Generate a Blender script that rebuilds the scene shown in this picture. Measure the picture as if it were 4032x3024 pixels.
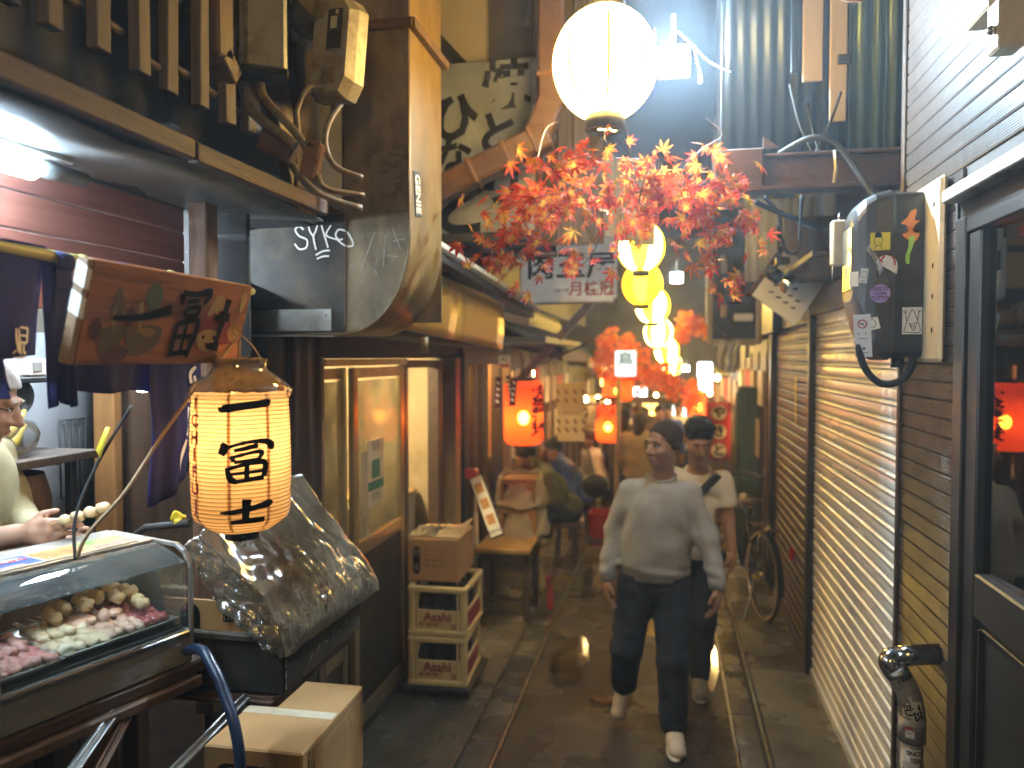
import bpy, bmesh, math, random
import numpy as np
from mathutils import Matrix, Vector, Euler, noise

random.seed(7); rng = np.random.default_rng(7)
for o in list(bpy.data.objects): bpy.data.objects.remove(o)
SC = bpy.context.scene; COL = SC.collection
R = math.radians; PI = math.pi

# ------------------------------------------------------------------ camera
# world: +Y runs down the alley, +X to the shutters, Z up; metres
cam_d = bpy.data.cameras.new('camera'); cam = bpy.data.objects.new('camera', cam_d); COL.objects.link(cam)
cam.location = (0, 0, 2.0); cam.rotation_euler = (R(90 - 1.97), 0, R(11.37))
cam_d.sensor_width = 36; cam_d.lens = 27.03; cam_d.clip_end = 200; cam_d.clip_start = .05
cam_d.dof.use_dof = True; cam_d.dof.focus_distance = 2.25; cam_d.dof.aperture_fstop = 1.85
SC.camera = cam
# ------------------------------------------------------------------ night sky
w = bpy.data.worlds.new('World'); SC.world = w; w.use_nodes = True
nt = w.node_tree; bg = nt.nodes['Background']
sky = nt.nodes.new('ShaderNodeTexSky'); sky.sky_type = 'NISHITA'; sky.sun_disc = False
sky.sun_elevation = R(-4); sky.sun_rotation = R(200)
nt.links.new(sky.outputs[0], bg.inputs[0]); bg.inputs[1].default_value = .12
# ------------------------------------------------------------------ exposure
vs = SC.view_settings; vs.view_transform = 'Standard'; vs.look = 'None'; vs.gamma = 1; vs.exposure = 2.12
SC.render.engine = 'CYCLES'; SC.cycles.use_denoising = True
SC.cycles.use_adaptive_sampling = True; SC.cycles.adaptive_threshold = .045; SC.cycles.volume_bounces = 0
SC.cycles.max_bounces = 5; SC.cycles.diffuse_bounces = 2; SC.cycles.glossy_bounces = 3
SC.cycles.transmission_bounces = 6; SC.cycles.transparent_max_bounces = 10
SC.cycles.sample_clamp_indirect = 4; SC.cycles.caustics_reflective = False; SC.cycles.caustics_refractive = False

# ------------------------------------------------------------------ helpers
def V(*a): return Vector(a)
def fr(o, right, up):
    r = Vector(right).normalized(); u = Vector(up); n = r.cross(u).normalized(); u = n.cross(r)
    M = Matrix((r, u, n)).transposed().to_4x4(); M.translation = Vector(o); return M
def rotm(x=0, y=0, z=0): return Euler((R(x), R(y), R(z))).to_matrix().to_4x4()

class B:
    """collects verts and faces; the last step makes ONE mesh object"""
    def __init__(s): s.v = []; s.f = []; s.m = []; s.s = []
    def add(s, vs, fs, mi=0, sm=False, M=None):
        k = len(s.v)
        for p in vs:
            p = Vector(p)
            s.v.append(tuple(M @ p) if M is not None else tuple(p))
        for q in fs: s.f.append([i + k for i in q]); s.m.append(mi); s.s.append(sm)
        return s
    def box(s, c, d, M=None, ch=None, mi=0):
        hx, hy, hz = d[0]/2, d[1]/2, d[2]/2
        if ch is None: ch = min(.004, min(d)*.2)
        vs = []; idx = {}
        for sx in (-1, 1):
            for sy in (-1, 1):
                for sz in (-1, 1):
                    idx[sx, sy, sz] = len(vs)
                    vs += [(sx*hx, sy*(hy-ch), sz*(hz-ch)), (sx*(hx-ch), sy*hy, sz*(hz-ch)), (sx*(hx-ch), sy*(hy-ch), sz*hz)]
        fs = []
        for a in range(3):
            b, c2 = (a+1) % 3, (a+2) % 3
            for sg in (-1, 1):
                q = []
                for (i, j) in ((-1, -1), (1, -1), (1, 1), (-1, 1)):
                    k = [0, 0, 0]; k[a] = sg; k[b] = i; k[c2] = j; q.append(idx[tuple(k)] + a)
                fs.append(q if sg > 0 else q[::-1])
            for i in (-1, 1):
                for j in (-1, 1):
                    k0 = [0]*3; k0[a] = -1; k0[b] = i; k0[c2] = j; k1 = list(k0); k1[a] = 1
                    p, q = idx[tuple(k0)], idx[tuple(k1)]
                    e = [p+b, q+b, q+c2, p+c2]; fs.append(e if i*j > 0 else e[::-1])
        for key, p in idx.items():
            t = [p, p+1, p+2]; fs.append(t if key[0]*key[1]*key[2] > 0 else t[::-1])
        c = Vector(c); T = Matrix.Translation(c)
        return s.add(vs, fs, mi, False, (M @ T) if M is not None else T)
    def bar(s, a, b, w, h, up=(0, 0, 1), mi=0, ch=None):
        """box beam from a to b, w across, h along up"""
        a, b = Vector(a), Vector(b); d = b - a; L = d.length; y = d.normalized(); u = Vector(up)
        if abs(y.dot(u)) > .99: u = Vector((1, 0, 0))
        x = y.cross(u).normalized(); z = x.cross(y)
        M = Matrix((x, y, z)).transposed().to_4x4(); M.translation = (a+b)/2
        return s.box((0, 0, 0), (w, L, h), M, ch, mi)
    def tube(s, pts, r, n=8, mi=0, caps=True, sm=True, M=None):
        P = [Vector(p) for p in pts]; k = len(P); rr = r if hasattr(r, '__len__') else [r]*k
        vs = []; t0 = (P[1]-P[0]).normalized(); u = t0.orthogonal().normalized()
        for i in range(k):
            t = (P[min(i+1, k-1)] - P[max(i-1, 0)]).normalized()
            u = (u - t*u.dot(t));  u = u.normalized() if u.length > 1e-6 else t.orthogonal().normalized()
            w_ = t.cross(u)
            for j in range(n):
                a = 2*PI*j/n; vs.append(P[i] + (u*math.cos(a) + w_*math.sin(a))*rr[i])
        fs = [[i*n+j, i*n+(j+1) % n, (i+1)*n+(j+1) % n, (i+1)*n+j] for i in range(k-1) for j in range(n)]
        s.add(vs, fs, mi, sm, M)
        if caps: s.add(vs[:n], [list(range(n))[::-1]], mi, False, M); s.add(vs[-n:], [list(range(n))], mi, False, M)
        return s
    def lathe(s, prof, n=32, mi=0, M=None, a0=0, a1=2*PI, sm=True, ell=1):
        k = len(prof); full = abs(a1-a0-2*PI) < 1e-6; m = n if full else n+1
        vs = [(r*math.cos(a0+(a1-a0)*j/n), r*ell*math.sin(a0+(a1-a0)*j/n), z) for r, z in prof for j in range(m)]
        fs = []
        for i in range(k-1):
            for j in range(n):
                j2 = (j+1) % m; fs.append([i*m+j, i*m+j2, (i+1)*m+j2, (i+1)*m+j])
        return s.add(vs, fs, mi, sm, M)
    def disc(s, r, z=0, n=24, mi=0, M=None):
        return s.add([(r*math.cos(2*PI*j/n), r*math.sin(2*PI*j/n), z) for j in range(n)], [list(range(n))], mi, False, M)
    def grid(s, fn, nu, nv, mi=0, sm=True, M=None):
        vs = [fn(i/nu, j/nv) for i in range(nu+1) for j in range(nv+1)]; w_ = nv+1
        fs = [[i*w_+j, (i+1)*w_+j, (i+1)*w_+j+1, i*w_+j+1] for i in range(nu) for j in range(nv)]
        return s.add(vs, fs, mi, sm, M)
    def prism(s, pts, d, mi=0, M=None, both=True):
        """polygon pts (3d) pushed along d"""
        P = [Vector(p) for p in pts]; d = Vector(d); k = len(P)
        fs = [list(range(k))[::-1], list(range(k, 2*k))] + [[i, (i+1) % k, k+(i+1) % k, k+i] for i in range(k)]
        return s.add(P + [p+d for p in P], fs, mi, False, M)
    def flat(s, pts, mi=0, M=None): return s.add(pts, [list(range(len(pts)))], mi, False, M)
    def ell(s, c, r, n=10, mi=0, M=None, m=7):
        T = Matrix.Translation(Vector(c)) @ Matrix.Diagonal((*r, 1))
        return s.lathe([(max(1e-4, math.sin(PI*i/m)), -math.cos(PI*i/m)) for i in range(m+1)], n, mi, (M @ T) if M is not None else T)
    def thick(s, fn, nu, nv, t, mi=0, sm=True):
        """a sheet with thickness t along its own normal"""
        g = [[Vector(fn(i/nu, j/nv)) for j in range(nv+1)] for i in range(nu+1)]
        top = []
        for i in range(nu+1):
            for j in range(nv+1):
                a = g[min(i+1, nu)][j]-g[max(i-1, 0)][j]; b = g[i][min(j+1, nv)]-g[i][max(j-1, 0)]
                top.append(g[i][j] + a.cross(b).normalized()*t)
        w_ = nv+1; n0 = (nu+1)*w_
        fs = [[i*w_+j, (i+1)*w_+j, (i+1)*w_+j+1, i*w_+j+1][::-1] for i in range(nu) for j in range(nv)]
        fs += [[n0+k for k in q][::-1] for q in fs]
        rim = [i*w_ for i in range(nu+1)] + [nu*w_+j for j in range(1, nv+1)] + [i*w_+nv for i in range(nu-1, -1, -1)] + [j for j in range(nv-1, 0, -1)]
        fs += [[rim[k], rim[(k+1) % len(rim)], n0+rim[(k+1) % len(rim)], n0+rim[k]] for k in range(len(rim))]
        return s.add([p for r_ in g for p in r_] + top, fs, mi, sm)

def mesh(name, b, mats, fix=True):
    me = bpy.data.meshes.new(name); me.from_pydata(b.v, [], b.f)
    for m in (mats if isinstance(mats, (list, tuple)) else [mats]): me.materials.append(m)
    me.polygons.foreach_set('material_index', b.m); me.polygons.foreach_set('use_smooth', b.s)
    if fix and len(b.f) < 30000:
        bm = bmesh.new(); bm.from_mesh(me); bmesh.ops.remove_doubles(bm, verts=bm.verts, dist=1e-6)
        bmesh.ops.recalc_face_normals(bm, faces=bm.faces); bm.to_mesh(me); bm.free()
    me.update(); return me
def tag(o, label=None, cat=None, group=None, kind=None):
    if label: o['label'] = label
    if cat: o['category'] = cat
    if group: o['group'] = group
    if kind: o['kind'] = kind
    return o
def ob(name, b, mats, parent=None, fix=True):
    me = b if isinstance(b, bpy.types.Mesh) else mesh(name, b, mats, fix)
    o = bpy.data.objects.new(name, me); COL.objects.link(o)
    if parent is not None:
        o.parent = parent
        if parent.type == 'EMPTY': o.matrix_parent_inverse = Matrix.Translation(-Vector(parent.location))
    return o
def thing(name, label, cat, loc=(0, 0, 0), group=None):
    o = bpy.data.objects.new(name, None); COL.objects.link(o); o.location = loc; o.empty_display_size = .1
    return tag(o, label, cat, group)
def struct(name, b, m): return tag(ob(name, b, m), kind='structure')
def copy_tree(o, parent=None):
    c = o.copy(); COL.objects.link(c)
    if parent is not None: c.parent = parent
    for ch in list(o.children): copy_tree(ch, c)
    return c

def catmull(pts, per=8):
    P = [np.array(p, float) for p in pts]; out = []
    for i in range(len(P)-1):
        a, b, c, d = P[max(i-1, 0)], P[i], P[i+1], P[min(i+2, len(P)-1)]
        for k in range(per):
            t = k/per
            out.append(.5*((2*b)+(-a+c)*t+(2*a-5*b+4*c-d)*t*t+(-a+3*b-3*c+d)*t**3))
    out.append(P[-1]); return out
def brush(b, strokes, fn, mi=0, per=5):
    """brush strokes given as lists of (u, v, half width); fn maps (u, v) onto the surface"""
    for st in strokes:
        Q = catmull(st, per); vs = []
        for i, q in enumerate(Q):
            t = Q[min(i+1, len(Q)-1)][:2]-Q[max(i-1, 0)][:2]; L = np.linalg.norm(t); t = t/L if L > 1e-9 else np.array([1, 0])
            nrm = np.array([-t[1], t[0]])*q[2]
            vs += [fn(*(q[:2]+nrm)), fn(*q[:2]), fn(*(q[:2]-nrm))]
        fs = []
        for i in range(len(Q)-1):
            fs += [[3*i, 3*i+1, 3*i+4, 3*i+3], [3*i+1, 3*i+2, 3*i+5, 3*i+4]]
        b.add(vs, fs, mi)
    return b
def onplane(M, z=0): return lambda u, v: tuple(M @ Vector((u, v, z)))
_TXT = {}
def glyphs(body, bold=0, res=3):
    key = (body, bold)
    if key not in _TXT:
        cu = bpy.data.curves.new('t', 'FONT'); cu.body = body; cu.align_x = 'CENTER'; cu.align_y = 'CENTER'; cu.offset = bold; cu.resolution_u = res
        cu.space_line = .95
        o = bpy.data.objects.new('t', cu); COL.objects.link(o)
        me = bpy.data.meshes.new_from_object(o.evaluated_get(bpy.context.evaluated_depsgraph_get()))
        _TXT[key] = ([tuple(v.co) for v in me.vertices], [list(p.vertices) for p in me.polygons])
        bpy.data.objects.remove(o); bpy.data.curves.remove(cu); bpy.data.meshes.remove(me)
    return _TXT[key]
def txt(b, body, size, M, mi=0, bold=0, z=.0008, sx=1):
    """lettering laid z in front of the surface frame M"""
    v, f = glyphs(body, bold)
    return b.add([(p[0]*size*sx, p[1]*size, z) for p in v], f, mi, False, M)
def lettering(body, size, M, m, parent, bold=0, sx=1, z=.0008):
    return ob('lettering', txt(B(), body, size, M, 0, bold, z, sx), m, parent, fix=False)

# ------------------------------------------------------------------ materials
MT = {}
def mat(name, c, c2=None, sc=6, rough=.6, r2=None, metal=0, bump=0, bsc=60, dirt=None, dam=.5, dsc=2.5, st=(1, 1, 1), rnd=0,
        emit=None, es=0, coat=0, sub=0, tl=0, spec=.5, lo=.35, hi=.65, wet=None):
    m = bpy.data.materials.new(name); m.use_nodes = True; t = m.node_tree; N = t.nodes; L = t.links
    p = N['Principled BSDF']; MT[name] = m
    tc = N.new('ShaderNodeTexCoord'); oi = N.new('ShaderNodeObjectInfo'); mp = N.new('ShaderNodeMapping')
    mu = N.new('ShaderNodeMath'); mu.operation = 'MULTIPLY'; mu.inputs[1].default_value = 41
    L.new(oi.outputs['Random'], mu.inputs[0]); L.new(mu.outputs[0], mp.inputs['Location'])
    L.new(tc.outputs['Object'], mp.inputs['Vector']); mp.inputs['Scale'].default_value = st
    def nz(s, d=6, rg=.6):
        n = N.new('ShaderNodeTexNoise'); n.inputs['Scale'].default_value = s; n.inputs['Detail'].default_value = d; n.inputs['Roughness'].default_value = rg
        L.new(mp.outputs[0], n.inputs['Vector']); return n
    def rng_(n, a, b_, x=0, y=1):
        r_ = N.new('ShaderNodeMapRange'); r_.inputs[1].default_value = a; r_.inputs[2].default_value = b_; r_.inputs[3].default_value = x; r_.inputs[4].default_value = y
        L.new(n, r_.inputs[0]); return r_.outputs[0]
    def mix(f, a, b_):
        x = N.new('ShaderNodeMix'); x.data_type = 'RGBA'
        if isinstance(f, (int, float)): x.inputs[0].default_value = f
        else: L.new(f, x.inputs[0])
        for i, q in ((6, a), (7, b_)):
            if isinstance(q, tuple): x.inputs[i].default_value = (*q, 1)
            else: L.new(q, x.inputs[i])
        return x.outputs[2]
    n1 = nz(sc); f1 = rng_(n1.outputs['Fac'], lo, hi)
    colr = mix(f1, c, c2 if c2 else tuple(x*.8 for x in c))
    if dirt:
        n2 = nz(dsc, 8, .7); f2 = rng_(n2.outputs['Fac'], 1-dam-.12, 1-dam+.12); colr = mix(f2, colr, dirt)
    if rnd:
        hs = N.new('ShaderNodeHueSaturation'); L.new(rng_(oi.outputs['Random'], 0, 1, 1-rnd, 1+rnd), hs.inputs['Value']); L.new(colr, hs.inputs['Color']); colr = hs.outputs[0]
    L.new(colr, p.inputs['Base Color'])
    if r2 is not None: L.new(rng_(n1.outputs['Fac'], .3, .7, rough, r2), p.inputs['Roughness'])
    else: p.inputs['Roughness'].default_value = rough
    if wet:
        n4 = nz(wet, 4, .55); f4 = rng_(n4.outputs['Fac'], .44, .6); mr_ = N.new('ShaderNodeMix'); L.new(f4, mr_.inputs[0]); mr_.inputs[2].default_value = .07
        if r2 is not None: L.new(p.inputs['Roughness'].links[0].from_socket, mr_.inputs[3])
        else: mr_.inputs[3].default_value = rough
        L.new(mr_.outputs[0], p.inputs['Roughness'])
    p.inputs['Metallic'].default_value = metal; p.inputs['Specular IOR Level'].default_value = spec
    if bump:
        n3 = nz(bsc, 5); bp = N.new('ShaderNodeBump'); bp.inputs['Strength'].default_value = min(1, bump); bp.inputs['Distance'].default_value = .004 if bump <= 1 else .004*bump
        L.new(n3.outputs['Fac'], bp.inputs['Height']); L.new(bp.outputs[0], p.inputs['Normal'])
    if coat: p.inputs['Coat Weight'].default_value = coat; p.inputs['Coat Roughness'].default_value = .15
    if sub: p.inputs['Subsurface Weight'].default_value = sub; p.inputs['Subsurface Radius'].default_value = (.012, .005, .003)
    if emit: p.inputs['Emission Color'].default_value = (*emit, 1); p.inputs['Emission Strength'].default_value = es
    if tl:
        tr = N.new('ShaderNodeBsdfTranslucent'); L.new(colr, tr.inputs[0]); ms = N.new('ShaderNodeMixShader'); ms.inputs[0].default_value = tl
        out = N['Material Output']; L.new(p.outputs[0], ms.inputs[1]); L.new(tr.outputs[0], ms.inputs[2]); L.new(ms.outputs[0], out.inputs[0])
    return m
def emitm(name, c, s):
    m = bpy.data.materials.new(name); m.use_nodes = True; N = m.node_tree.nodes; p = N['Principled BSDF']
    p.inputs['Base Color'].default_value = (*[min(.8, x) for x in c], 1); p.inputs['Emission Color'].default_value = (*c, 1); p.inputs['Emission Strength'].default_value = s
    p.inputs['Roughness'].default_value = .7; MT[name] = m; return m
def glassm(name, tint=(.9, .95, .93), refl=.12, rough=.02, haze=0, hazec=(.5, .45, .35), ior=1.5):
    """a thin sheet: mostly see-through, a clear reflection, optional grime film"""
    m = bpy.data.materials.new(name); m.use_nodes = True; t = m.node_tree; N = t.nodes; L = t.links; N.remove(N['Principled BSDF'])
    tr = N.new('ShaderNodeBsdfTransparent'); tr.inputs[0].default_value = (*tint, 1)
    gl = N.new('ShaderNodeBsdfGlossy'); gl.inputs['Roughness'].default_value = rough; gl.inputs[0].default_value = (1, 1, 1, 1)
    fz = N.new('ShaderNodeFresnel'); fz.inputs[0].default_value = ior
    ad = N.new('ShaderNodeMath'); ad.operation = 'ADD'; ad.inputs[1].default_value = refl; L.new(fz.outputs[0], ad.inputs[0]); ad.use_clamp = True
    ms = N.new('ShaderNodeMixShader'); L.new(ad.outputs[0], ms.inputs[0]); L.new(tr.outputs[0], ms.inputs[1]); L.new(gl.outputs[0], ms.inputs[2]); outp = ms
    if haze:
        df = N.new('ShaderNodeBsdfDiffuse'); df.inputs[0].default_value = (*hazec, 1); tl_ = N.new('ShaderNodeBsdfTranslucent'); tl_.inputs[0].default_value = (*hazec, 1)
        a2 = N.new('ShaderNodeMixShader'); a2.inputs[0].default_value = .5; L.new(df.outputs[0], a2.inputs[1]); L.new(tl_.outputs[0], a2.inputs[2])
        tc = N.new('ShaderNodeTexCoord'); nz = N.new('ShaderNodeTexNoise'); nz.inputs['Scale'].default_value = 5; nz.inputs['Detail'].default_value = 6; L.new(tc.outputs['Object'], nz.inputs['Vector'])
        mr = N.new('ShaderNodeMapRange'); mr.inputs[1].default_value = .3; mr.inputs[2].default_value = .7; mr.inputs[3].default_value = haze*.4; mr.inputs[4].default_value = haze*1.4; L.new(nz.outputs['Fac'], mr.inputs[0])
        m2 = N.new('ShaderNodeMixShader'); L.new(mr.outputs[0], m2.inputs[0]); L.new(ms.outputs[0], m2.inputs[1]); L.new(a2.outputs[0], m2.inputs[2]); outp = m2
    L.new(outp.outputs[0], N['Material Output'].inputs[0]); MT[name] = m; return m
def lamp(name, loc, power, col, r=.04, parent=None, kind='POINT', rot=None, size=None, spot=None):
    d = bpy.data.lights.new(name, kind); d.energy = power; d.color = col
    if kind in ('POINT', 'SPOT'): d.shadow_soft_size = r
    if kind == 'SPOT' and spot: d.spot_size = R(spot); d.spot_blend = .6
    o = bpy.data.objects.new(name, d); COL.objects.link(o); o.location = loc
    if rot: o.rotation_euler = rot
    if parent is not None: o.parent = parent; o.matrix_parent_inverse = Matrix.Translation(-Vector(parent.location))
    return o

# material library (real-world base colours, save the gold-lit awning sheet)
mat('asphalt', (.018, .017, .016), (.08, .07, .06), 170, .3, .65, bump=1.6, bsc=170, dirt=(.018, .016, .015), dam=.42, dsc=1.3, lo=.42, hi=.72, wet=1.7)
mat('concrete', (.11, .098, .078), (.155, .14, .11), 5, .3, .65, wet=2.2, bump=.6, bsc=90, dirt=(.06, .052, .04), dam=.45, dsc=1.8, rnd=.15)
mat('wet_stone', (.09, .08, .064), (.135, .12, .095), 6, .18, .55, wet=3, bump=.5, bsc=80, dirt=(.05, .045, .035), dam=.5, dsc=2.5, rnd=.18)
mat('steel', (.42, .41, .38), (.3, .29, .27), 14, .28, .45, metal=1, dirt=(.12, .09, .06), dam=.35, dsc=5)
mat('stainless', (.5, .48, .44), (.4, .38, .35), 5, .25, .42, metal=.6, st=(1, 1, 6), dirt=(.2, .17, .13), dam=.32, dsc=4)
mat('duct_metal', (.26, .205, .12), (.18, .14, .082), 9, .45, .7, metal=.1, spec=.3, bump=.2, bsc=50, dirt=(.085, .065, .042), dam=.45, dsc=5.5, st=(1, 1, .45))
mat('duct_side', (.22, .145, .05), (.155, .1, .034), 7, .35, .55, metal=.25, bump=.1, bsc=40, dirt=(.085, .055, .025), dam=.36, dsc=3.2, st=(1, 1, .5))
mat('duct_black', (.032, .027, .021), (.075, .06, .042), 9, .55, .75, metal=.0, spec=.25, bump=.15, bsc=50, dirt=(.02, .018, .016), dam=.5, dsc=5)
mat('rust', (.17, .075, .035), (.09, .045, .028), 18, .75, bump=.5, bsc=60, dirt=(.05, .032, .025), dam=.45, dsc=6)
mat('rust_paint', (.36, .2, .085), (.26, .12, .05), 9, .6, metal=.3, dirt=(.1, .055, .03), dam=.42, dsc=9)
mat('soot', (.014, .014, .014), (.022, .021, .02), 6, .65, bump=.2, bsc=40, dirt=(.045, .04, .035), dam=.22, dsc=12)
mat('black_wood', (.012, .011, .011), (.02, .018, .017), 4, .5, bump=.3, bsc=30, st=(4, 4, .6))
mat('dark_wood', (.085, .05, .032), (.05, .03, .02), 5, .55, bump=.35, bsc=30, st=(3, .5, 5), dirt=(.03, .022, .018), dam=.35, dsc=4, rnd=.2)
mat('post_wood', (.16, .09, .05), (.09, .05, .03), 6, .5, bump=.3, bsc=30, st=(8, 8, .7), dirt=(.04, .028, .02), dam=.35, dsc=4, rnd=.2)
mat('batten_wood', (.13, .1, .085), (.09, .068, .055), 6, .65, bump=.3, bsc=40, st=(6, 6, .6), rnd=.18)
mat('fascia_wood', (.095, .05, .04), (.06, .033, .027), 5, .6, bump=.5, bsc=30, st=(4, .5, 6), dirt=(.028, .02, .017), dam=.42, dsc=5)
mat('red_plank', (.23, .085, .06), (.17, .06, .042), 5, .42, bump=.15, bsc=30, st=(5, .5, 8), rnd=.12)
mat('soffit', (.17, .17, .165), (.11, .11, .105), 4, .45, metal=.2, dirt=(.05, .05, .05), dam=.45, dsc=2.5)
mat('grey_paint', (.33, .32, .29), (.27, .26, .23), 9, .5, dirt=(.11, .08, .055), dam=.38, dsc=9, metal=.2)
mat('beige_plastic', (.42, .38, .28), (.36, .32, .23), 5, .4, dirt=(.15, .1, .055), dam=.43, dsc=9, bump=.1)
mat('conduit', (.25, .2, .14), (.17, .125, .085), 12, .55, dirt=(.08, .055, .035), dam=.4, dsc=12)
mat('navy_cloth', (.02, .022, .12), (.028, .032, .16), 9, .85, bump=.4, bsc=300, tl=.25)
mat('white_paint', (.8, .78, .74), (.72, .7, .66), 8, .6, dirt=(.4, .35, .28), dam=.2, dsc=8)
mat('cream_paint', (.62, .55, .4), (.55, .48, .34), 6, .55, dirt=(.3, .22, .13), dam=.3, dsc=4)
mat('ink', (.008, .007, .007), (.012, .011, .01), 20, .9, spec=.1)
mat('red_ink', (.5, .03, .025), (.42, .025, .02), 20, .6)
mat('dark_red_ink', (.3, .03, .05), (.26, .025, .04), 20, .6)
mat('black_plastic', (.018, .018, .018), (.028, .027, .026), 14, .35, .5)
mat('black_rubber', (.015, .015, .015), (.022, .022, .022), 14, .7)
mat('cardboard', (.46, .27, .11), (.39, .225, .09), 4, .7, bump=.15, bsc=90, st=(1, 1, 3), dirt=(.27, .16, .075), dam=.25, dsc=3)
mat('crate_yellow', (.66, .52, .25), (.58, .45, .2), 7, .42, dirt=(.25, .17, .07), dam=.28, dsc=6)
mat('bottle_dark', (.02, .012, .006), (.03, .018, .01), 6, .12, coat=.3)
mat('blue_hose', (.012, .028, .065), (.01, .022, .05), 20, .35)
mat('signboard_wood', (.36, .13, .06), (.27, .095, .045), 4, .55, bump=.12, bsc=30, st=(6, .6, 8), dirt=(.05, .025, .015), dam=.42, dsc=4)
mat('signboard_edge', (.33, .21, .11), (.24, .14, .07), 8, .5, st=(6, 6, 1))
mat('skin', (.33, .17, .1), (.28, .14, .08), 20, .5, sub=.1)
mat('skin_old', (.38, .21, .135), (.32, .165, .1), 20, .5, sub=.1)
mat('lip', (.30, .115, .085), (.27, .1, .075), 20, .45)
mat('hair_black', (.01, .009, .008), (.02, .017, .015), 60, .6, spec=.25, bump=.8, bsc=120)
mat('hair_cropped', (.018, .013, .011), (.07, .043, .03), 230, .85, spec=.15, bump=.9, bsc=220)
mat('hair_white', (.55, .54, .52), (.38, .37, .36), 50, .5, bump=.9, bsc=90, st=(3, 3, 1))
mat('hair_brown', (.06, .032, .018), (.035, .02, .012), 40, .5, bump=.8, bsc=90, st=(3, 3, .6))
mat('sweater_grey', (.33, .31, .28), (.29, .27, .245), 30, .92, bump=.5, bsc=260)
mat('shirt_cream', (.66, .6, .5), (.6, .54, .45), 14, .9, bump=.3, bsc=240)
mat('denim_dark', (.014, .018, .028), (.022, .027, .038), 40, .85, bump=.4, bsc=300)
mat('trouser_black', (.016, .016, .018), (.024, .024, .026), 30, .85)
mat('shoe_beige', (.62, .52, .40), (.55, .45, .34), 14, .6)
mat('shoe_grey', (.2, .2, .2), (.3, .3, .3), 30, .7)
mat('rubber_white', (.66, .62, .54), (.58, .54, .46), 14, .6)
mat('jacket_olive', (.10, .10, .06), (.075, .075, .045), 12, .85)
mat('jacket_blue', (.015, .05, .32), (.012, .04, .26), 12, .6)
mat('cloth_beige', (.45, .33, .2), (.4, .29, .17), 12, .85)
mat('cloth_white', (.68, .68, .68), (.6, .6, .6), 12, .85)
mat('cloth_dark', (.025, .024, .025), (.04, .038, .038), 12, .85)
mat('cloth_brown', (.12, .07, .045), (.09, .05, .03), 12, .85)
mat('tile_brown', (.1, .078, .066), (.088, .067, .056), 8, .36, .5, rnd=.07, spec=.4, dirt=(.06, .047, .04), dam=.36, dsc=3)
mat('tile_joint', (.06, .047, .04), (.045, .036, .03), 20, .8)
mat('door_bronze', (.032, .027, .022), (.04, .033, .027), 5, .33, .45, metal=.35)
mat('alu_bronze', (.42, .34, .19), (.36, .28, .15), 6, .3, .42, metal=.6, st=(6, 6, .5))
mat('alu_dark', (.1, .08, .055), (.075, .06, .04), 6, .35, metal=.5)
mat('shutter_beige', (.74, .72, .67), (.68, .66, .6), 3, .2, .3, st=(4, .6, 4), dirt=(.42, .34, .25), dam=.25, dsc=2.5, spec=.6)
mat('shutter_brown', (.06, .036, .025), (.045, .028, .02), 4, .42, .55, st=(4, .6, 4))
mat('teal_sheet', (.085, .13, .125), (.065, .1, .1), 3, .3, .45, metal=.25, st=(5, 5, .5), dirt=(.05, .06, .055), dam=.35, dsc=3)
mat('dark_sheet', (.022, .03, .038), (.015, .021, .027), 3, .4, st=(5, 5, .5), metal=.2)
mat('white_sheet', (.72, .73, .72), (.62, .63, .62), 4, .45, tl=.3, dirt=(.4, .39, .35), dam=.25, dsc=4)
mat('plywood', (.42, .33, .22), (.36, .27, .17), 4, .65, st=(6, 6, .6), dirt=(.2, .14, .09), dam=.3, dsc=5)
mat('beam_rust', (.10, .05, .042), (.06, .032, .028), 9, .55, dirt=(.2, .125, .085), dam=.3, dsc=12, bump=.25, bsc=60)
mat('downpipe', (.11, .055, .03), (.075, .038, .022), 5, .45, dirt=(.045, .026, .017), dam=.4, dsc=4)
mat('plaster_beige', (.46, .38, .24), (.4, .325, .2), 3, .7, dirt=(.26, .2, .115), dam=.38, dsc=2.5)
mat('plaster_dark', (.13, .115, .095), (.1, .088, .07), 3, .75, bump=.4, bsc=40, dirt=(.05, .042, .035), dam=.45, dsc=1.7)
mat('sign_grime', (.24, .25, .255), (.13, .135, .14), 3, .55, dirt=(.09, .085, .08), dam=.34, dsc=2.6)
mat('sign_white', (.66, .65, .6), (.6, .59, .54), 4, .4, dirt=(.36, .33, .27), dam=.25, dsc=3)
mat('gold_lit_sheet', (.85, .58, .14), (.75, .5, .11), 3, .28, .4, metal=.7, dirt=(.4, .25, .07), dam=.28, dsc=2.5)  # metal fascia with the gold of the lamplight put into its base colour
mat('corr_brown', (.12, .07, .042), (.08, .046, .028), 5, .38, metal=.3, st=(3, 3, .5), dirt=(.05, .035, .025), dam=.35, dsc=3)
mat('orange_wood', (.42, .2, .06), (.33, .15, .045), 5, .5, st=(8, 8, .7), dirt=(.16, .08, .03), dam=.35, dsc=6)
mat('counter_wood', (.5, .35, .16), (.42, .28, .12), 5, .45, st=(1, 5, 5))
mat('banana', (.72, .52, .06), (.66, .46, .04), 10, .45, dirt=(.25, .16, .03), dam=.2, dsc=30)
mat('chicken', (.72, .5, .38), (.62, .36, .28), 22, .3, sub=.2, bump=.5, bsc=60)
mat('chicken_pale', (.75, .6, .42), (.66, .49, .32), 22, .32, sub=.2, bump=.5, bsc=60)
mat('pork', (.62, .2, .18), (.72, .42, .36), 26, .3, sub=.2, bump=.5, bsc=60)
mat('gizzard', (.34, .07, .08), (.45, .13, .12), 26, .28, sub=.2, bump=.5, bsc=60)
mat('meatball', (.66, .49, .29), (.58, .41, .23), 20, .5, sub=.15, bump=.7, bsc=60)
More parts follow.
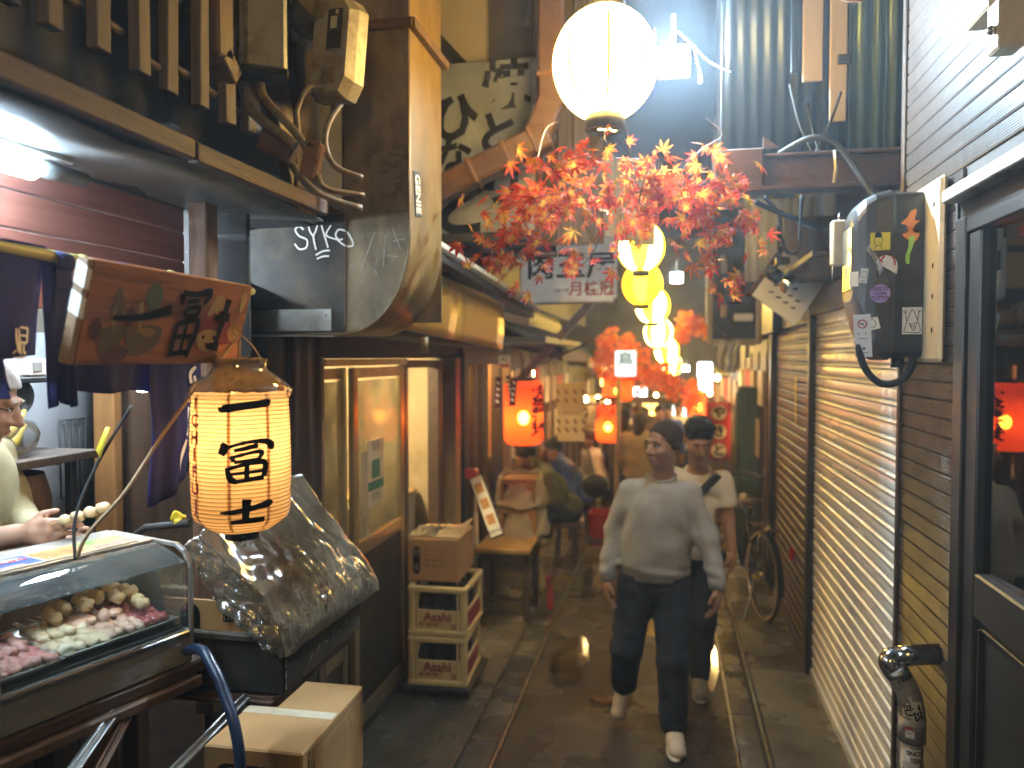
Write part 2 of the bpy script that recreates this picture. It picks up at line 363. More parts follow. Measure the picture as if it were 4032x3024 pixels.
mat('skewer', (.62, .45, .24), (.55, .38, .19), 20, .6)
mat('bamboo', (.45, .42, .12), (.35, .36, .1), 8, .4, st=(1, .3, 1))
mat('rope', (.42, .3, .17), (.3, .2, .11), 60, .8)
mat('maple_dummy', (.5, .1, .03))
mat('yellow_sticker', (.75, .58, .02), (.72, .54, .02), 8, .5)
mat('violet_sticker', (.32, .22, .62), (.42, .3, .68), 5, .3, metal=.3)
mat('orange_sticker', (.85, .24, .05), (.8, .32, .04), 9, .35)
mat('green_sticker', (.32, .7, .12), (.5, .72, .1), 9, .35)
mat('bike_black', (.016, .016, .018), (.02, .02, .022), 9, .3)
mat('chrome', (.6, .6, .6), (.5, .5, .5), 9, .18, metal=1)
mat('brown_leather', (.07, .028, .02), (.05, .022, .016), 20, .45)
mat('tan_tyre', (.42, .3, .18), (.36, .25, .15), 20, .7)
mat('red_plastic', (.5, .02, .015), (.45, .018, .013), 9, .3)
mat('red_cloth', (.42, .025, .03), (.36, .02, .025), 9, .7)
mat('maroon_cloth', (.11, .02, .035), (.09, .018, .03), 9, .8)
mat('white_bag', (.72, .7, .66), (.64, .62, .58), 4, .5, bump=.6, bsc=20, tl=.25)
mat('bench_dark', (.05, .03, .02), (.035, .022, .015), 6, .5)
mat('yellow_tape', (.65, .5, .03), (.6, .46, .03), 9, .45)
mat('meter_black', (.024, .022, .02), (.04, .034, .029), 5, .3, .48, dirt=(.13, .1, .075), dam=.24, dsc=6)
mat('meter_board', (.62, .52, .34), (.55, .45, .28), 6, .5, dirt=(.13, .095, .06), dam=.3, dsc=7)
mat('pipe_grey', (.36, .32, .26), (.28, .245, .2), 14, .4, metal=.3, dirt=(.07, .055, .045), dam=.4, dsc=16)
mat('shade_yellow', (.8, .55, .08), (.8, .52, .07), 4, .7, emit=(1, .62, .06), es=2.2)
mat('green_sign', (.03, .16, .11), (.05, .2, .14), 8, .6)
glassm('pane_glass', (.88, .86, .78), .0, .06, haze=.16, hazec=(.5, .43, .27), ior=1.16)
glassm('case_glass', (.94, .97, .96), .015, .02, haze=.05, hazec=(.55, .58, .56), ior=1.22)
glassm('door_glass', (.55, .5, .42), .10, .015)
glassm('poly_sheet', (.9, .88, .82), .05, .12, haze=.3, hazec=(.42, .38, .3))
glassm('puddle', (.7, .68, .64), .0, .09, ior=1.33)
glassm('clear_bag', (.9, .9, .9), .12, .1, haze=.15, hazec=(.6, .58, .52))

# ================================================================== ground
def gz(y): return 0 if y < 8 else -.055*(y-8)
YS = [-4, -1] + [1+.5*i for i in range(46)] + [26, 30]
def strip(name, x0, x1, z, m, sub=6):
    b = B(); n = len(YS)-1
    b.grid(lambda u, v: (x0+(x1-x0)*v, YS[round(u*n)], gz(YS[round(u*n)])+z+.006*noise.noise((3*YS[round(u*n)], (x0+(x1-x0)*v)*4, 1))), n, sub)
    return struct(name, b, m)
b = B(); b.grid(lambda u, v: (-8+16*v, -6+30*u, -1.6), 2, 2); struct('ground', b, MT['asphalt'])
road = strip('road', -.815, .352, 0, MT['asphalt'], 10)
pl = strip('pavement_bed_left', -1.75, -.8, -.012, MT['tile_joint'], 2)
pr = strip('pavement_bed_right', .35, .95, -.012, MT['tile_joint'], 2)
def slab(name, parent, x0, x1, y0, y1, z, m, tilt=0, skew=0):
    g = .004+random.random()*.004; b = B(); s0 = (gz(y1)-gz(y0))/(y1-y0)
    h = .03; vs = []
    def zz(x, y): return z+gz(y)+tilt*(x-(x0+x1)/2)
    c = .005
    q = [(x0+g, y0+g), (x1-g, y0+g+skew), (x1-g, y1-g+skew), (x0+g, y1-g)]; q2 = [(x0+g+c, y0+g+c), (x1-g-c, y0+g+c+skew), (x1-g-c, y1-g-c+skew), (x0+g+c, y1-g-c)]
    vs = [(x, y, zz(x, y)-h) for x, y in q] + [(x, y, zz(x, y)-c) for x, y in q] + [(x, y, zz(x, y)) for x, y in q2]
    fs = [[8, 9, 10, 11]] + [[i, (i+1) % 4, 4+(i+1) % 4, 4+i] for i in range(4)] + [[4+i, 4+(i+1) % 4, 8+(i+1) % 4, 8+i] for i in range(4)]
    b.add(vs, fs); return ob(name, b, m, parent)
y = -1.
while y < 20:                      # long kerb stones beside the road, left
    L = .58+random.random()*.05; slab('kerb_stone', pl, -1.0, -.835, y, y+L, .004+random.random()*.004, MT['wet_stone'], random.uniform(-.01, .01)); y += L
y = -1.
while y < 20:                      # broken concrete slabs up to the shop fronts
    L = .7+random.random()*.75
    slab('paving_slab', pl, -1.68, -1.0, y, y+L, .008+random.random()*.012, MT['concrete'], random.uniform(-.02, .01), random.uniform(-.12, .12)*.4); y += L
y = -1.
while y < 20:
    L = .6; slab('drain_cover', pr, .365, .498, y, y+L, .004+random.random()*.004, MT['wet_stone'], random.uniform(-.01, .01)); y += L
y = -1.
while y < 20:
    L = 1.6+random.random()*.9; slab('paving_slab', pr, .525, .93, y, y+L, .012, MT['concrete'], -.012); y += L
n = len(YS)-1
for nm, x, par in (('edge_strip', -.825, pl), ('edge_strip', .359, pr), ('edge_strip', .511, pr)):
    b = B()
    for i in range(n):
        y0, y1 = YS[i], YS[i+1]; b.bar((x, y0, gz(y0)+.006), (x, y1, gz(y1)+.006), .014, .02, mi=0, ch=.001)
    ob(nm, b, MT['steel'], par)
b = B(); M = Matrix.Translation((-.36, 4.45, .006)); b.lathe([(0.001, .004), (.05, .005), (.06, .008), (.068, .004), (.07, -.01)], 24, 0, M)
tag(ob('drain_lid', b, MT['rust']), 'small round metal drain lid set in the wet asphalt', 'drain lid')
# shallow puddles lying on the asphalt, the drain covers and the paving
for i, (x, y_, rx, ry, z) in enumerate([(-.6, 5.0, .13, .38, .009), (-.1, 6.1, .2, .5, .009), (-.62, 6.9, .12, .55, .009), (.05, 7.6, .2, .5, .009), (.28, 5.2, .06, .45, .009)]):
    b = B(); k = 28; b.add([(x+rx*math.cos(a)*(1+.35*noise.noise((math.cos(a)*1.6, math.sin(a)*1.6, i*3.))), y_+ry*math.sin(a)*(1+.35*noise.noise((math.cos(a)*1.6, math.sin(a)*1.6, i*3.))), z) for a in [2*PI*j/k for j in range(k)]], [list(range(k))])
    struct('puddle', b, MT['puddle'])

# ================================================================== left: the skewer stall
stall = thing('skewer_stall', 'dark timber skewer stall open to the alley behind its navy curtain', 'stall', (-1.8, 1.2, 0))
def P(name, b, m, par): return ob(name, b, MT[m] if isinstance(m, str) else m, par)
# eaves
for y0, y1 in ((-.6, 1.715), (1.722, 2.47)):
    P('fascia_board', B().bar((-1.15, y0, 2.507), (-1.15, y1, 2.51), .03, .05), 'fascia_wood', stall)
b = B(); b.thick(lambda u, v: (-1.17-.55*v, -.6+3.1*u, 2.48+.012*math.sin(u*17)*(1-v)+.03*v+.004*math.sin(u*53)*(1-v)), 40, 4, .006); P('soffit_sheet', b, 'soffit', stall)
# header planks over the curtain
for i in range(4):
    z0 = 2.13+i*.098
    P('plank', B().bar((-1.625, -.6, z0+.047), (-1.62, 2.36, z0+.047), .018, .094, ch=.003), 'red_plank', stall)
P('post', B().bar((-1.39, 2.13, .9), (-1.39, 2.13, 2.47), .06, .065, up=(0, 1, 0)), 'post_wood', stall)
b = B(); b.box((-1.53, 2.42, 2.25), (.25, .02, .56)); P('soot_panel', b, 'soot', stall)
b = B()
for i in range(22):
    x = -1.64+random.random()*.22; z = 2.0+random.random()*.5; r = .001+random.random()*.0018; b.lathe([(r, 0), (.0002, .0015)], 6, 0, fr((x, 2.409, z), (1, 0, 0), (0, 0, 1)))
P('paint_splash', b, 'grey_paint', stall)
# upper wall behind the battens
P('upper_wall', B().box((-1.62, .9, 3.6), (.06, 4.4, 2.2)), 'soot', stall)
P('roof_shelf', B().box((-1.42, .75, 2.56), (.4, 3.1, .02)), 'soot', stall)
bm = B().box((0, 0, .5), (.032, .05, 1.0), ch=.003); bme = mesh('batten', bm, MT['batten_wood'])
bs = B().box((0, 0, .5), (.028, .045, 1.0), ch=.003); pm_ = B().tube([(0, 0, 0), (0, .085, -.005)], .013, 7); pme = mesh('peg', pm_, MT['dark_wood'])
for i, y in enumerate([1.245, 1.378, 1.508, 1.645, 1.79, 1.925, 2.056, 2.2, 2.338]):
    o = ob('batten', bme, None, stall); o.matrix_basis = Matrix.Translation((-1.35+random.uniform(-.01, .01), y, 2.733+random.uniform(-.008, .008))) @ rotm(random.uniform(-.6, .6), random.uniform(-.8, .8), random.uniform(-6, 6))
    p = ob('peg', pme, None, stall); p.matrix_basis = Matrix.Translation((-1.365, y+.015, 2.79+random.uniform(-.01, .05)))
    p = ob('peg', pme, None, stall); p.matrix_basis = Matrix.Translation((-1.40, y+.03, 3.02+random.uniform(-.03, .05)))
b = B(); b.box((0, 0, .4), (.07, .085, .8), ch=.008); b.bar((0, .0, .02), (0, .07, -.035), .07, .06)
o = P('timber_bracket', b, 'post_wood', stall); o.matrix_basis = Matrix.Translation((-1.34, 2.135, 2.9))
P('timber_brace', B().bar((-1.33, 2.62, 2.62), (-1.40, 2.42, 3.35), .05, .085), 'post_wood', stall)
P('timber_board', B().box((-1.36, 2.36, 2.86), (.02, .1, .2)), 'batten_wood', stall)
P('timber_board', B().box((-1.32, 2.66, 2.82), (.03, .16, .62)), 'dark_wood', stall)

# ---- electrics above the stall
t = thing('breaker_box', 'grey steel breaker box with an open hasp above the stall eaves', 'electrical box', (-1.3, 2.34, 2.9))
Mb = Matrix.Translation((-1.315, 2.37, 3.12)) @ rotm(0, 0, -58)
P('case', B().box((0, 0, 0), (.27, .13, .42), Mb, .012), 'grey_paint', t)
P('cover', B().box((.012, -.071, .0), (.2, .012, .38), Mb, .004), 'grey_paint', t)
P('hasp', B().box((-.115, -.07, -.1), (.03, .014, .13), Mb), 'steel', t)
P('rim', B().box((0, -.005, -.215), (.285, .15, .022), Mb, .008), 'duct_black', t)
t = thing('fuse_casing', 'rounded beige casing mounted high beside the grey breaker box', 'electrical box', (-1.2, 2.45, 3.1))
Mb = Matrix.Translation((-1.225, 2.56, 3.335)) @ rotm(0, 0, -55) @ rotm(0, 0, 0)
P('case', B().box((0, 0, 0), (.3, .14, .36), Mb, .045), 'beige_plastic', t)
P('panel', B().box((.0, -.074, .02), (.16, .012, .2), Mb, .01), 'beige_plastic', t)
t = thing('electric_meter', 'dirty beige electric meter with dark reading window beside the duct', 'electric meter', (-1.1, 2.5, 2.87))
Mb = Matrix.Translation((-1.115, 2.545, 3.055)) @ rotm(0, 0, -16) @ rotm(0, 6, 0)
P('back_plate', B().box((-.075, .05, .015), (.17, .1, .33), Mb, .03), 'duct_metal', t)
prof = [(-.085, -.125), (-.06, -.165), (.06, -.165), (.088, -.11), (.088, .13), (.06, .165), (-.085, .165)]
b = B(); b.prism([Mb @ Vector((x, .02, z)) for x, z in prof], (Mb.to_3x3() @ Vector((0, -.05, 0))))
fp = [(x*.86+.006, z*.9) for x, z in prof]
k = len(prof); vs = [Mb @ Vector((x, -.03, z)) for x, z in prof]+[Mb @ Vector((x, -.075, z)) for x, z in fp]
b.add(vs, [[i, (i+1) % k, k+(i+1) % k, k+i] for i in range(k)]+[list(range(k, 2*k))]); P('cover', b, 'beige_plastic', t)
b = B(); b.box((.03, -.077, .055), (.075, .006, .145), Mb, .003); P('window_frame', b, 'grey_paint', t)
b = B(); b.box((.03, -.081, .055), (.062, .004, .13), Mb, .001); P('window', b, 'black_plastic', t)
b = B(); b.box((.028, -.085, .075), (.028, .003, .04), Mb, .001); b.box((.04, -.085, .108), (.012, .003, .014), Mb, .001); P('dial', b, 'cream_paint', t)
b = B(); b.box((.01, -.079, -.095), (.055, .003, .05), Mb, .001); P('rust_patch', b, 'conduit', t)
b = B(); b.tube([Mb @ Vector(p) for p in ((-.02, .0, -.165), (-.02, 0, -.2))], .012, 8); P('gland', b, 'conduit', t)
def cable(name, label, pts, r, m='conduit', cat='conduit', n=9, group=None, per=5, parent=None):
    b = B(); b.tube(catmull(pts, per), r, n)
    o = ob(name, b, MT[m], parent)
    return o if parent is not None else tag(o, label, cat, group)
cable('conduit', 'thick brown conduit dropping from the breaker box hasp side', [(-1.345, 2.305, 3.0), (-1.354, 2.31, 2.93), (-1.352, 2.31, 2.86), (-1.326, 2.313, 2.80), (-1.26, 2.325, 2.745), (-1.19, 2.34, 2.69)], .017)
cable('conduit', 'bent brown conduit leaving the middle of the breaker box bottom', [(-1.30, 2.322, 2.95), (-1.30, 2.322, 2.88), (-1.285, 2.324, 2.84), (-1.23, 2.331, 2.778), (-1.17, 2.36, 2.70), (-1.15, 2.42, 2.60)], .014)
cable('conduit', 'thin kinked pipe between the beige meter and the rusty junction box', [(-1.15, 2.5, 2.93), (-1.175, 2.41, 2.90), (-1.205, 2.39, 2.83), (-1.205, 2.385, 2.79), (-1.195, 2.38, 2.72)], .008)
cable('conduit', 'brown cable curving behind the rusty junction box to the duct', [(-1.13, 2.56, 2.89), (-1.15, 2.5, 2.80), (-1.15, 2.48, 2.72), (-1.12, 2.5, 2.655), (-1.05, 2.56, 2.63)], .011)
cable('conduit', 'lower brown cable hugging the eaves below the junction box', [(-1.27, 2.40, 2.72), (-1.232, 2.428, 2.629), (-1.155, 2.46, 2.55), (-1.05, 2.55, 2.52)], .014)
cable('conduit', 'short cable from the junction box bottom into the shadow', [(-1.13, 2.37, 2.60), (-1.11, 2.4, 2.56), (-1.02, 2.5, 2.555)], .010)
t = thing('junction_box', 'rusty orange junction box lid hanging tilted among the cables', 'junction box', (-1.15, 2.34, 2.6))
Mb = Matrix.Translation((-1.148, 2.36, 2.65)) @ rotm(0, 15, -12)
P('case', B().box((0, .02, 0), (.055, .035, .11), Mb, .006), 'rust', t); P('lid', B().box((0, -.002, 0), (.062, .008, .12), Mb, .003), 'rust_paint', t)
b = B(); b.box((-.005, -.007, .043), (.03, .002, .012), Mb, .001); P('slot', b, 'rust', t)
t = thing('junction_box', 'dark square pull box where the brown conduits meet', 'junction box', (-1.26, 2.34, 2.7))
P('case', B().box((0, 0, 0), (.13, .05, .075), Matrix.Translation((-1.265, 2.37, 2.70)) @ rotm(0, 25, 0), .006), 'rust', t)

# ---- fluorescent lamp under the eaves
t = thing('fluorescent_lamp', 'glowing fluorescent lamp under the stall eaves', 'lamp', (-1.5, 1.3, 2.5))
emitm('tube_white', (.58, .8, 1), 36); emitm('tube_kitchen', (.74, .88, 1), 70)
b = B(); b.tube([(-1.47, .55, 2.45)] + [(-1.47, .6+.97*i/8, 2.45) for i in range(9)] + [(-1.47, 1.59, 2.45)], [.012]+[.031]*9+[.012], 14); P('tube', b, 'tube_white', t)
b = B(); b.box((-1.47, 1.05, 2.492), (.05, 1.25, .03)); P('batten_base', b, 'grey_paint', t)
b = B(); b.tube([(-1.47, 1.59, 2.452), (-1.47, 1.64, 2.452), (-1.47, 1.74, 2.455)], [.02, .022, .018], 12); P('holder', b, 'soffit', t)

# ---- curtain (noren) on a bamboo pole
t = thing('curtain_pole', 'green bamboo pole carrying the navy shop curtain', 'pole', (-1.27, 1.3, 2.21))
b = B(); b.tube([(-1.275, .3, 2.222), (-1.272, 1.2, 2.216), (-1.27, 2.2, 2.206)], .0125, 12); P('cane', b, 'bamboo', t)
for y in (.9, 1.22, 1.49, 1.8): P('node', B().tube([(-1.272, y-.006, 2.214), (-1.272, y+.006, 2.214)], .0145, 12), 'bamboo', t)
cur = thing('shop_curtain', 'navy cloth shop curtain with white brush lettering hanging from the bamboo', 'curtain', (-1.27, 1.5, 1.7))
def panel(y0, y1, zt, zb0, zb1, par, amp=.012, sd=0, nm='cloth_panel'):
    def f(u, v):
        y = y0+(y1-y0)*u; zb = zb0+(zb1-zb0)*u; z = zt+(zb-zt)*v
        return (-1.27+.0+amp*(.3+v)*math.sin(u*9+sd+v*1.5)+.006*math.sin(u*23+sd*2)*v+.02*v*noise.noise((y*3, z*3, sd)), y+.004*math.sin(z*20+sd), z+.008*v*math.sin(u*7+sd))
    b = B(); b.thick(f, 26, 14, .0022); return P(nm, b, 'navy_cloth', par), f
p1, f1 = panel(.72, 1.385, 2.232, 1.985, 1.998, cur, sd=.4)
p2, f2 = panel(1.40, 1.735, 2.168, 1.94, 1.905, cur, sd=1.9)
p3, f3 = panel(1.715, 1.935, 2.13, 1.62, 1.70, cur, sd=3.1, amp=.008)
p0, f0 = panel(1.255, 1.285, 2.0, 1.925, 1.93, cur, sd=2, nm='folded_edge')
p0, f0b = panel(1.385, 1.455, 2.2, 1.90, 1.90, cur, sd=5, nm='cloth_panel', amp=.004)
for y in (1.12, 1.425, 1.62):
    b = B(); b.lathe([(.021, -.022), (.023, 0), (.021, .022), (.019, .022), (.019, -.022), (.021, -.022)], 16, 0, fr((-1.271, y, 2.204), (1, 0, 0), (0, 0, 1)) ); P('loop', b, 'navy_cloth', cur)
    P('loop_strap', B().box((-1.262, y, 2.17), (.004, .045, .05)), 'navy_cloth', cur)
mw = MT['white_paint']
def onpanel(y0, zc, x=-1.244):
    return lambda u, v: (x, y0+u, zc+v)
def noff(f, y0, y1, zt, zb):
    def g(u, v):
        uu = (u-y0)/(y1-y0); vv = (v-zt)/(zb-zt); p = f(min(1, max(0, uu)), min(1, max(0, vv))); return (p[0]+.0045, u, v)
    return g
g1 = noff(f1, .72, 1.385, 2.232, 1.99); s = .024
C0 = (1.325, 2.032)
S = [[(-.9, 1.1, .1), (-.75, .2, .18), (-.35, -.8, .12)], [(-.55, 1.1, .1), (-.3, .1, .16), (-.25, -1.0, .1)], [(-.3, 1.2, .1), (.75, 1.15, .1)], [(-.3, .55, .08), (.7, .5, .1)], [(-.2, -.05, .09), (.85, -.1, .12)],
     [(.8, 1.2, .12), (.85, .3, .14), (.9, -.1, .12)], [(0, -.2, .1), (-.05, -.7, .14), (.2, -1.1, .08)], [(.45, -.2, .1), (.5, -.8, .15), (.9, -1.0, .12)], [(-1.0, -1.35, .05), (.9, -1.3, .09)], [(-1.2, -1.0, .05), (-.7, -.75, .1)]]
b = B(); brush(b, [[(C0[0]+q[0]*s, C0[1]+q[1]*s, q[2]*s) for q in st] for st in S], g1); ob('lettering', b, mw, cur, False)
g3 = noff(f3, 1.715, 1.935, 2.13, 1.66)
S = [[(1.905, 1.975, .004), (1.885, 1.955, .007), (1.89, 1.93, .005)], [(1.90, 1.95, .004), (1.905, 1.915, .006), (1.888, 1.89, .006)], [(1.885, 1.905, .006), (1.875, 1.88, .008)], [(1.878, 1.865, .005), (1.868, 1.845, .008), (1.865, 1.825, .004)], [(1.868, 1.82, .005), (1.85, 1.79, .007)], [(1.845, 1.78, .004), (1.82, 1.73, .007), (1.805, 1.69, .004)]]
b = B(); brush(b, S, g3); ob('lettering', b, mw, cur, False)

# ================================================================== painted sign board
sg = thing('sign_board', 'brown painted wooden sign with black brush characters over the case', 'sign', (-1.08, 1.535, 1.98))
MS = fr((-1.073, 1.54, 2.085), (0, 1, 0), (.05, 0, .2))
P('board', B().box((0, 0, -.011), (.56, .205, .022), MS, .003), 'signboard_wood', sg)
P('edge_strip', B().box((-.288, 0, -.011), (.014, .203, .024), MS, .002), 'signboard_edge', sg)
for v in (.075, .02): P('edge_mark', B().flat([MS @ Vector(p) for p in ((-.2955, v-.022, -.022), (-.2955, v-.03, .002), (-.2955, v+.012, .002), (-.2955, v+.02, -.022))]), 'white_paint', sg); P('edge_mark', B().flat([MS @ Vector(p) for p in ((-.2955, v-.03, .0016), (-.281, v-.034, .0016), (-.281, v+.006, .0016), (-.2955, v+.01, .0016))]), 'white_paint', sg)
def blob(name, m, pts, z=.0012, per=6, col=None):
    Q = catmull(pts+[pts[0]], per)[:-1]; b = B(); c = np.mean(np.array(pts), 0)
    b.add([MS @ Vector((c[0], c[1], z))]+[MS @ Vector((q[0], q[1], z)) for q in Q], [[0, i+1, (i+1) % len(Q)+1] for i in range(len(Q))]); return P(name, b, m, sg)
mat('paint_green', (.075, .1, .05), (.05, .075, .04), 9, .5); mat('paint_olive', (.12, .085, .03), (.09, .065, .025), 9, .5); mat('paint_purple', (.09, .03, .035), (.07, .022, .028), 9, .5)
mat('paint_ochre', (.3, .17, .05), (.24, .13, .04), 9, .5); mat('paint_red', (.2, .02, .02), (.16, .016, .016), 9, .5); mat('paint_cream', (.42, .29, .14), (.34, .22, .1), 9, .5)
blob('painted_leaf', 'paint_green', [(-.12, .05), (-.1, .075), (-.08, .072), (-.065, .05), (-.075, .02), (-.095, .012), (-.11, .03)])
blob('painted_leaf', 'paint_olive', [(-.215, .01), (-.2, .055), (-.175, .02), (-.185, -.01)])
for x, y_ in ((-.245, -.03), (-.155, .0)): blob('painted_aubergine', 'paint_purple', [(x-.016, y_), (x, y_+.022), (x+.018, y_), (x, y_-.024)])
for x, y_ in ((-.2, -.005), (-.125, .01)): blob('painted_mushroom', 'paint_cream', [(x-.008, y_+.018), (x+.004, y_+.018), (x+.012, y_-.03), (x+.002, y_-.035)])
blob('painted_fan', 'paint_olive', [(-.235, -.03), (-.16, -.02), (-.18, -.07), (-.22, -.08)]); blob('painted_fan', 'paint_olive', [(-.155, -.02), (-.05, -.02), (-.06, -.065), (-.12, -.085), (-.15, -.06)], .001)
blob('painted_bowl', 'paint_ochre', [(-.13, -.03), (-.1, -.022), (-.065, -.03), (-.09, -.042)], .0018)
blob('painted_mask', 'paint_purple', [(-.22, -.085), (-.18, -.06), (-.14, -.075), (-.16, -.097), (-.2, -.1)], .0019)
blob('painted_mountain', 'paint_red', [(.085, .0), (.13, .055), (.165, .055), (.225, -.02), (.23, -.05), (.1, -.05)])
blob('painted_snow', 'paint_cream', [(.105, .02), (.135, .064), (.165, .062), (.17, .03), (.155, .035), (.145, .01), (.135, .028), (.12, .012)], .0018)
blob('painted_face', 'paint_cream', [(.085, -.03), (.12, -.018), (.165, -.024), (.172, -.045), (.15, -.07), (.11, -.07), (.088, -.05)], .002)
for x in (.108, .152):
    b = B(); b.disc(.0055, .0026, 12, 0, MS @ Matrix.Translation((x, -.037, 0))); P('painted_eye', b, 'ink', sg)
blob('painted_mouth', 'paint_red', [(.115, -.052), (.145, -.05), (.13, -.062)], .0027)
blob('painted_mask', 'paint_cream', [(.235, .07), (.25, .085), (.262, .07), (.255, .04), (.243, .03), (.238, .05)], .002)
blob('painted_bale', 'paint_ochre', [(.2, -.02), (.225, .005), (.255, -.005), (.26, -.035), (.225, -.045)], .002)
b = B()
for i in range(26):
    a = i/25; x0 = .06+.14*a*.6; brush(b, [[(.252-.004*random.random(), -.035-.02*random.random(), .0012), (.2+.02*a, -.075-.012*random.random(), .0016), (.06+.12*a, -.097+.006*random.random(), .0008)]], onplane(MS, .0022))
P('painted_straw', b, 'paint_ochre', sg)
T1 = [[(-.205, -.006, .002), (-.12, .0, .0035), (-.03, .022, .0055)],
      [(.0, .06, .005), (.004, .035, .003)], [(.0, .062, .003), (.05, .062, .003), (.10, .07, .005), (.083, .04, .002)], [(.02, .043, .0025), (.065, .048, .003)],
      [(.02, .025, .003), (.022, .008, .003)], [(.02, .026, .0025), (.07, .032, .003), (.06, .008, .003)], [(.022, .01, .0025), (.06, .01, .003)],
      [(.0, -.008, .003), (-.004, -.085, .0035)], [(.0, -.01, .003), (.075, -.0, .004), (.055, -.085, .003)], [(.035, -.008, .0025), (.03, -.075, .0025)], [(.0, -.04, .0025), (.062, -.036, .003)], [(-.002, -.078, .0025), (.056, -.073, .003)],
      [(.14, .012, .003), (.2, .016, .0055)], [(.182, .06, .0055), (.172, -.01, .004), (.16, -.055, .004)], [(.128, -.058, .003), (.178, -.06, .0055)]]
b = B(); brush(b, [[(q[0], q[1], q[2]*2.2) for q in st] for st in T1], onplane(MS, .0032)); P('lettering', b, 'ink', sg)

# ================================================================== big paper lantern
LX, LY = -1.058, 1.772
lan = thing('paper_lantern', 'tall ribbed paper lantern with black brush characters glowing before the stall', 'lantern', (LX, LY, 1.54))
m = mat('lantern_paper', (.86, .66, .40), (.8, .58, .32), 7, .75, tl=.62, dirt=(.5, .26, .1), dam=.25, dsc=9)
mat('lantern_soot', (.24, .155, .075), (.14, .09, .045), 12, .7, tl=.45, dirt=(.07, .05, .03), dam=.45, dsc=20)
def lrad(z):
    t = (z-1.565)/(1.918-1.565)
    r = .116+.006*math.sin(PI*min(1, max(0, t)))
    if t < .13: r *= .60+.40*math.sin(PI/2*max(0, t)/.13)
    if t > .95: r *= 1-.10*((t-.95)/.05)**2
    return r
NR = 36; prof = []
for i in range(NR*4+1):
    z = 1.565+(1.918-1.565)*i/(NR*4); prof.append((lrad(z)-.0016*(.5+.5*math.cos(2*PI*i/4)) , z))
def wob(b_):  # the bamboo hoops are a little uneven
    b_.v = [(x+.0014*noise.noise((x*20, y*20, z*60)), y+.0014*noise.noise((x*20, y*20, z*60+5)), z+.0018*noise.noise((x*9, y*9, z*14))) for x, y, z in b_.v]; return b_
b = B(); b.lathe(prof, 56, 0, Matrix.Translation((LX, LY, 0))); P('paper_shade', wob(b), 'lantern_paper', lan)
b = B()
for k in range(8):
    a = 2*PI*k/8+.3; b.grid(lambda u, v: (LX+(lrad(1.575+.335*u)-.004)*math.cos(a+.035*(v-.5)*2), LY+(lrad(1.575+.335*u)-.004)*math.sin(a+.035*(v-.5)*2), 1.575+.335*u), 40, 1)
mat('lantern_seam', (.5, .34, .17), (.42, .27, .13), 12, .7, tl=.55); P('paper_seam', b, 'lantern_seam', lan)
for i in range(1, NR):
    z = 1.565+(1.918-1.565)*i/NR; rr = lrad(z)+.0004
    P('hoop', B().tube([(LX+rr*math.cos(q), LY+rr*math.sin(q), z+.0018*noise.noise((LX*9+rr*math.cos(q)*9, LY*9+rr*math.sin(q)*9, z*14))) for q in [2*PI*j/40 for j in range(41)]], .0009, 4, 0, False), 'rust', lan)
sh = [(.108, 1.916), (.107, 1.926), (.098, 1.937), (.082, 1.95), (.066, 1.962), (.058, 1.97), (.060, 1.985), (.064, 1.995), (.056, 1.998)]
b = B(); b.lathe(sh, 40, 0, Matrix.Translation((LX, LY, 0)))
b.v = [(x+.006*noise.noise((x*40, y*40, z*30)), y+.006*noise.noise((x*40, y*40, z*30+9)), z+.006*noise.noise((x*50, y*50, 3))) for x, y, z in b.v]; P('plastic_cover', b, 'lantern_soot', lan)
b = B(); b.lathe([(.1225, 1.90), (.1245, 1.918), (.114, 1.934), (.09, 1.951), (.07, 1.965), (.064, 1.975), (.067, 1.997)], 40, 0, Matrix.Translation((LX, LY, 0)))
b.v = [(x+.005*noise.noise((x*30, y*30, z*30+2)), y+.005*noise.noise((x*30, y*30, z*30+7)), z+.004*noise.noise((x*40, y*40, 8))) for x, y, z in b.v]; P('clear_wrap', b, 'clear_bag', lan)
b = B(); b.lathe([(.0, 1.541), (.041, 1.541), (.0415, 1.542), (.0415, 1.563), (.072, 1.569), (.07, 1.571), (0, 1.571)], 32, 0, Matrix.Translation((LX, LY, 0))); P('bottom_ring', b, 'black_plastic', lan)
pc = math.atan2(-LY, -LX)
def onlan(u, v, off=.0022):
    a = pc+.06+u/.12; r = lrad(v)+off; return (LX+r*math.cos(a), LY+r*math.sin(a), v)
b = B(); b.ell(onlan(-.005, 1.552, -.058 if False else .0), (.003, .003, .003)); 
b = B(); a = pc+.05; b.ell((LX+.0425*math.cos(a), LY+.0425*math.sin(a), 1.553), (.0025, .0025, .0025)); P('rivet', b, 'chrome', lan)
b = B(); b.tube([(LX+.02*math.cos(a)+.006*math.cos(q)*-math.sin(a), LY+.02*math.sin(a)+.006*math.cos(q)*math.cos(a), 1.531+.008*math.sin(q)) for q in [2*PI*i/14 for i in range(15)]], .0012, 6); P('hook_ring', b, 'steel', lan)
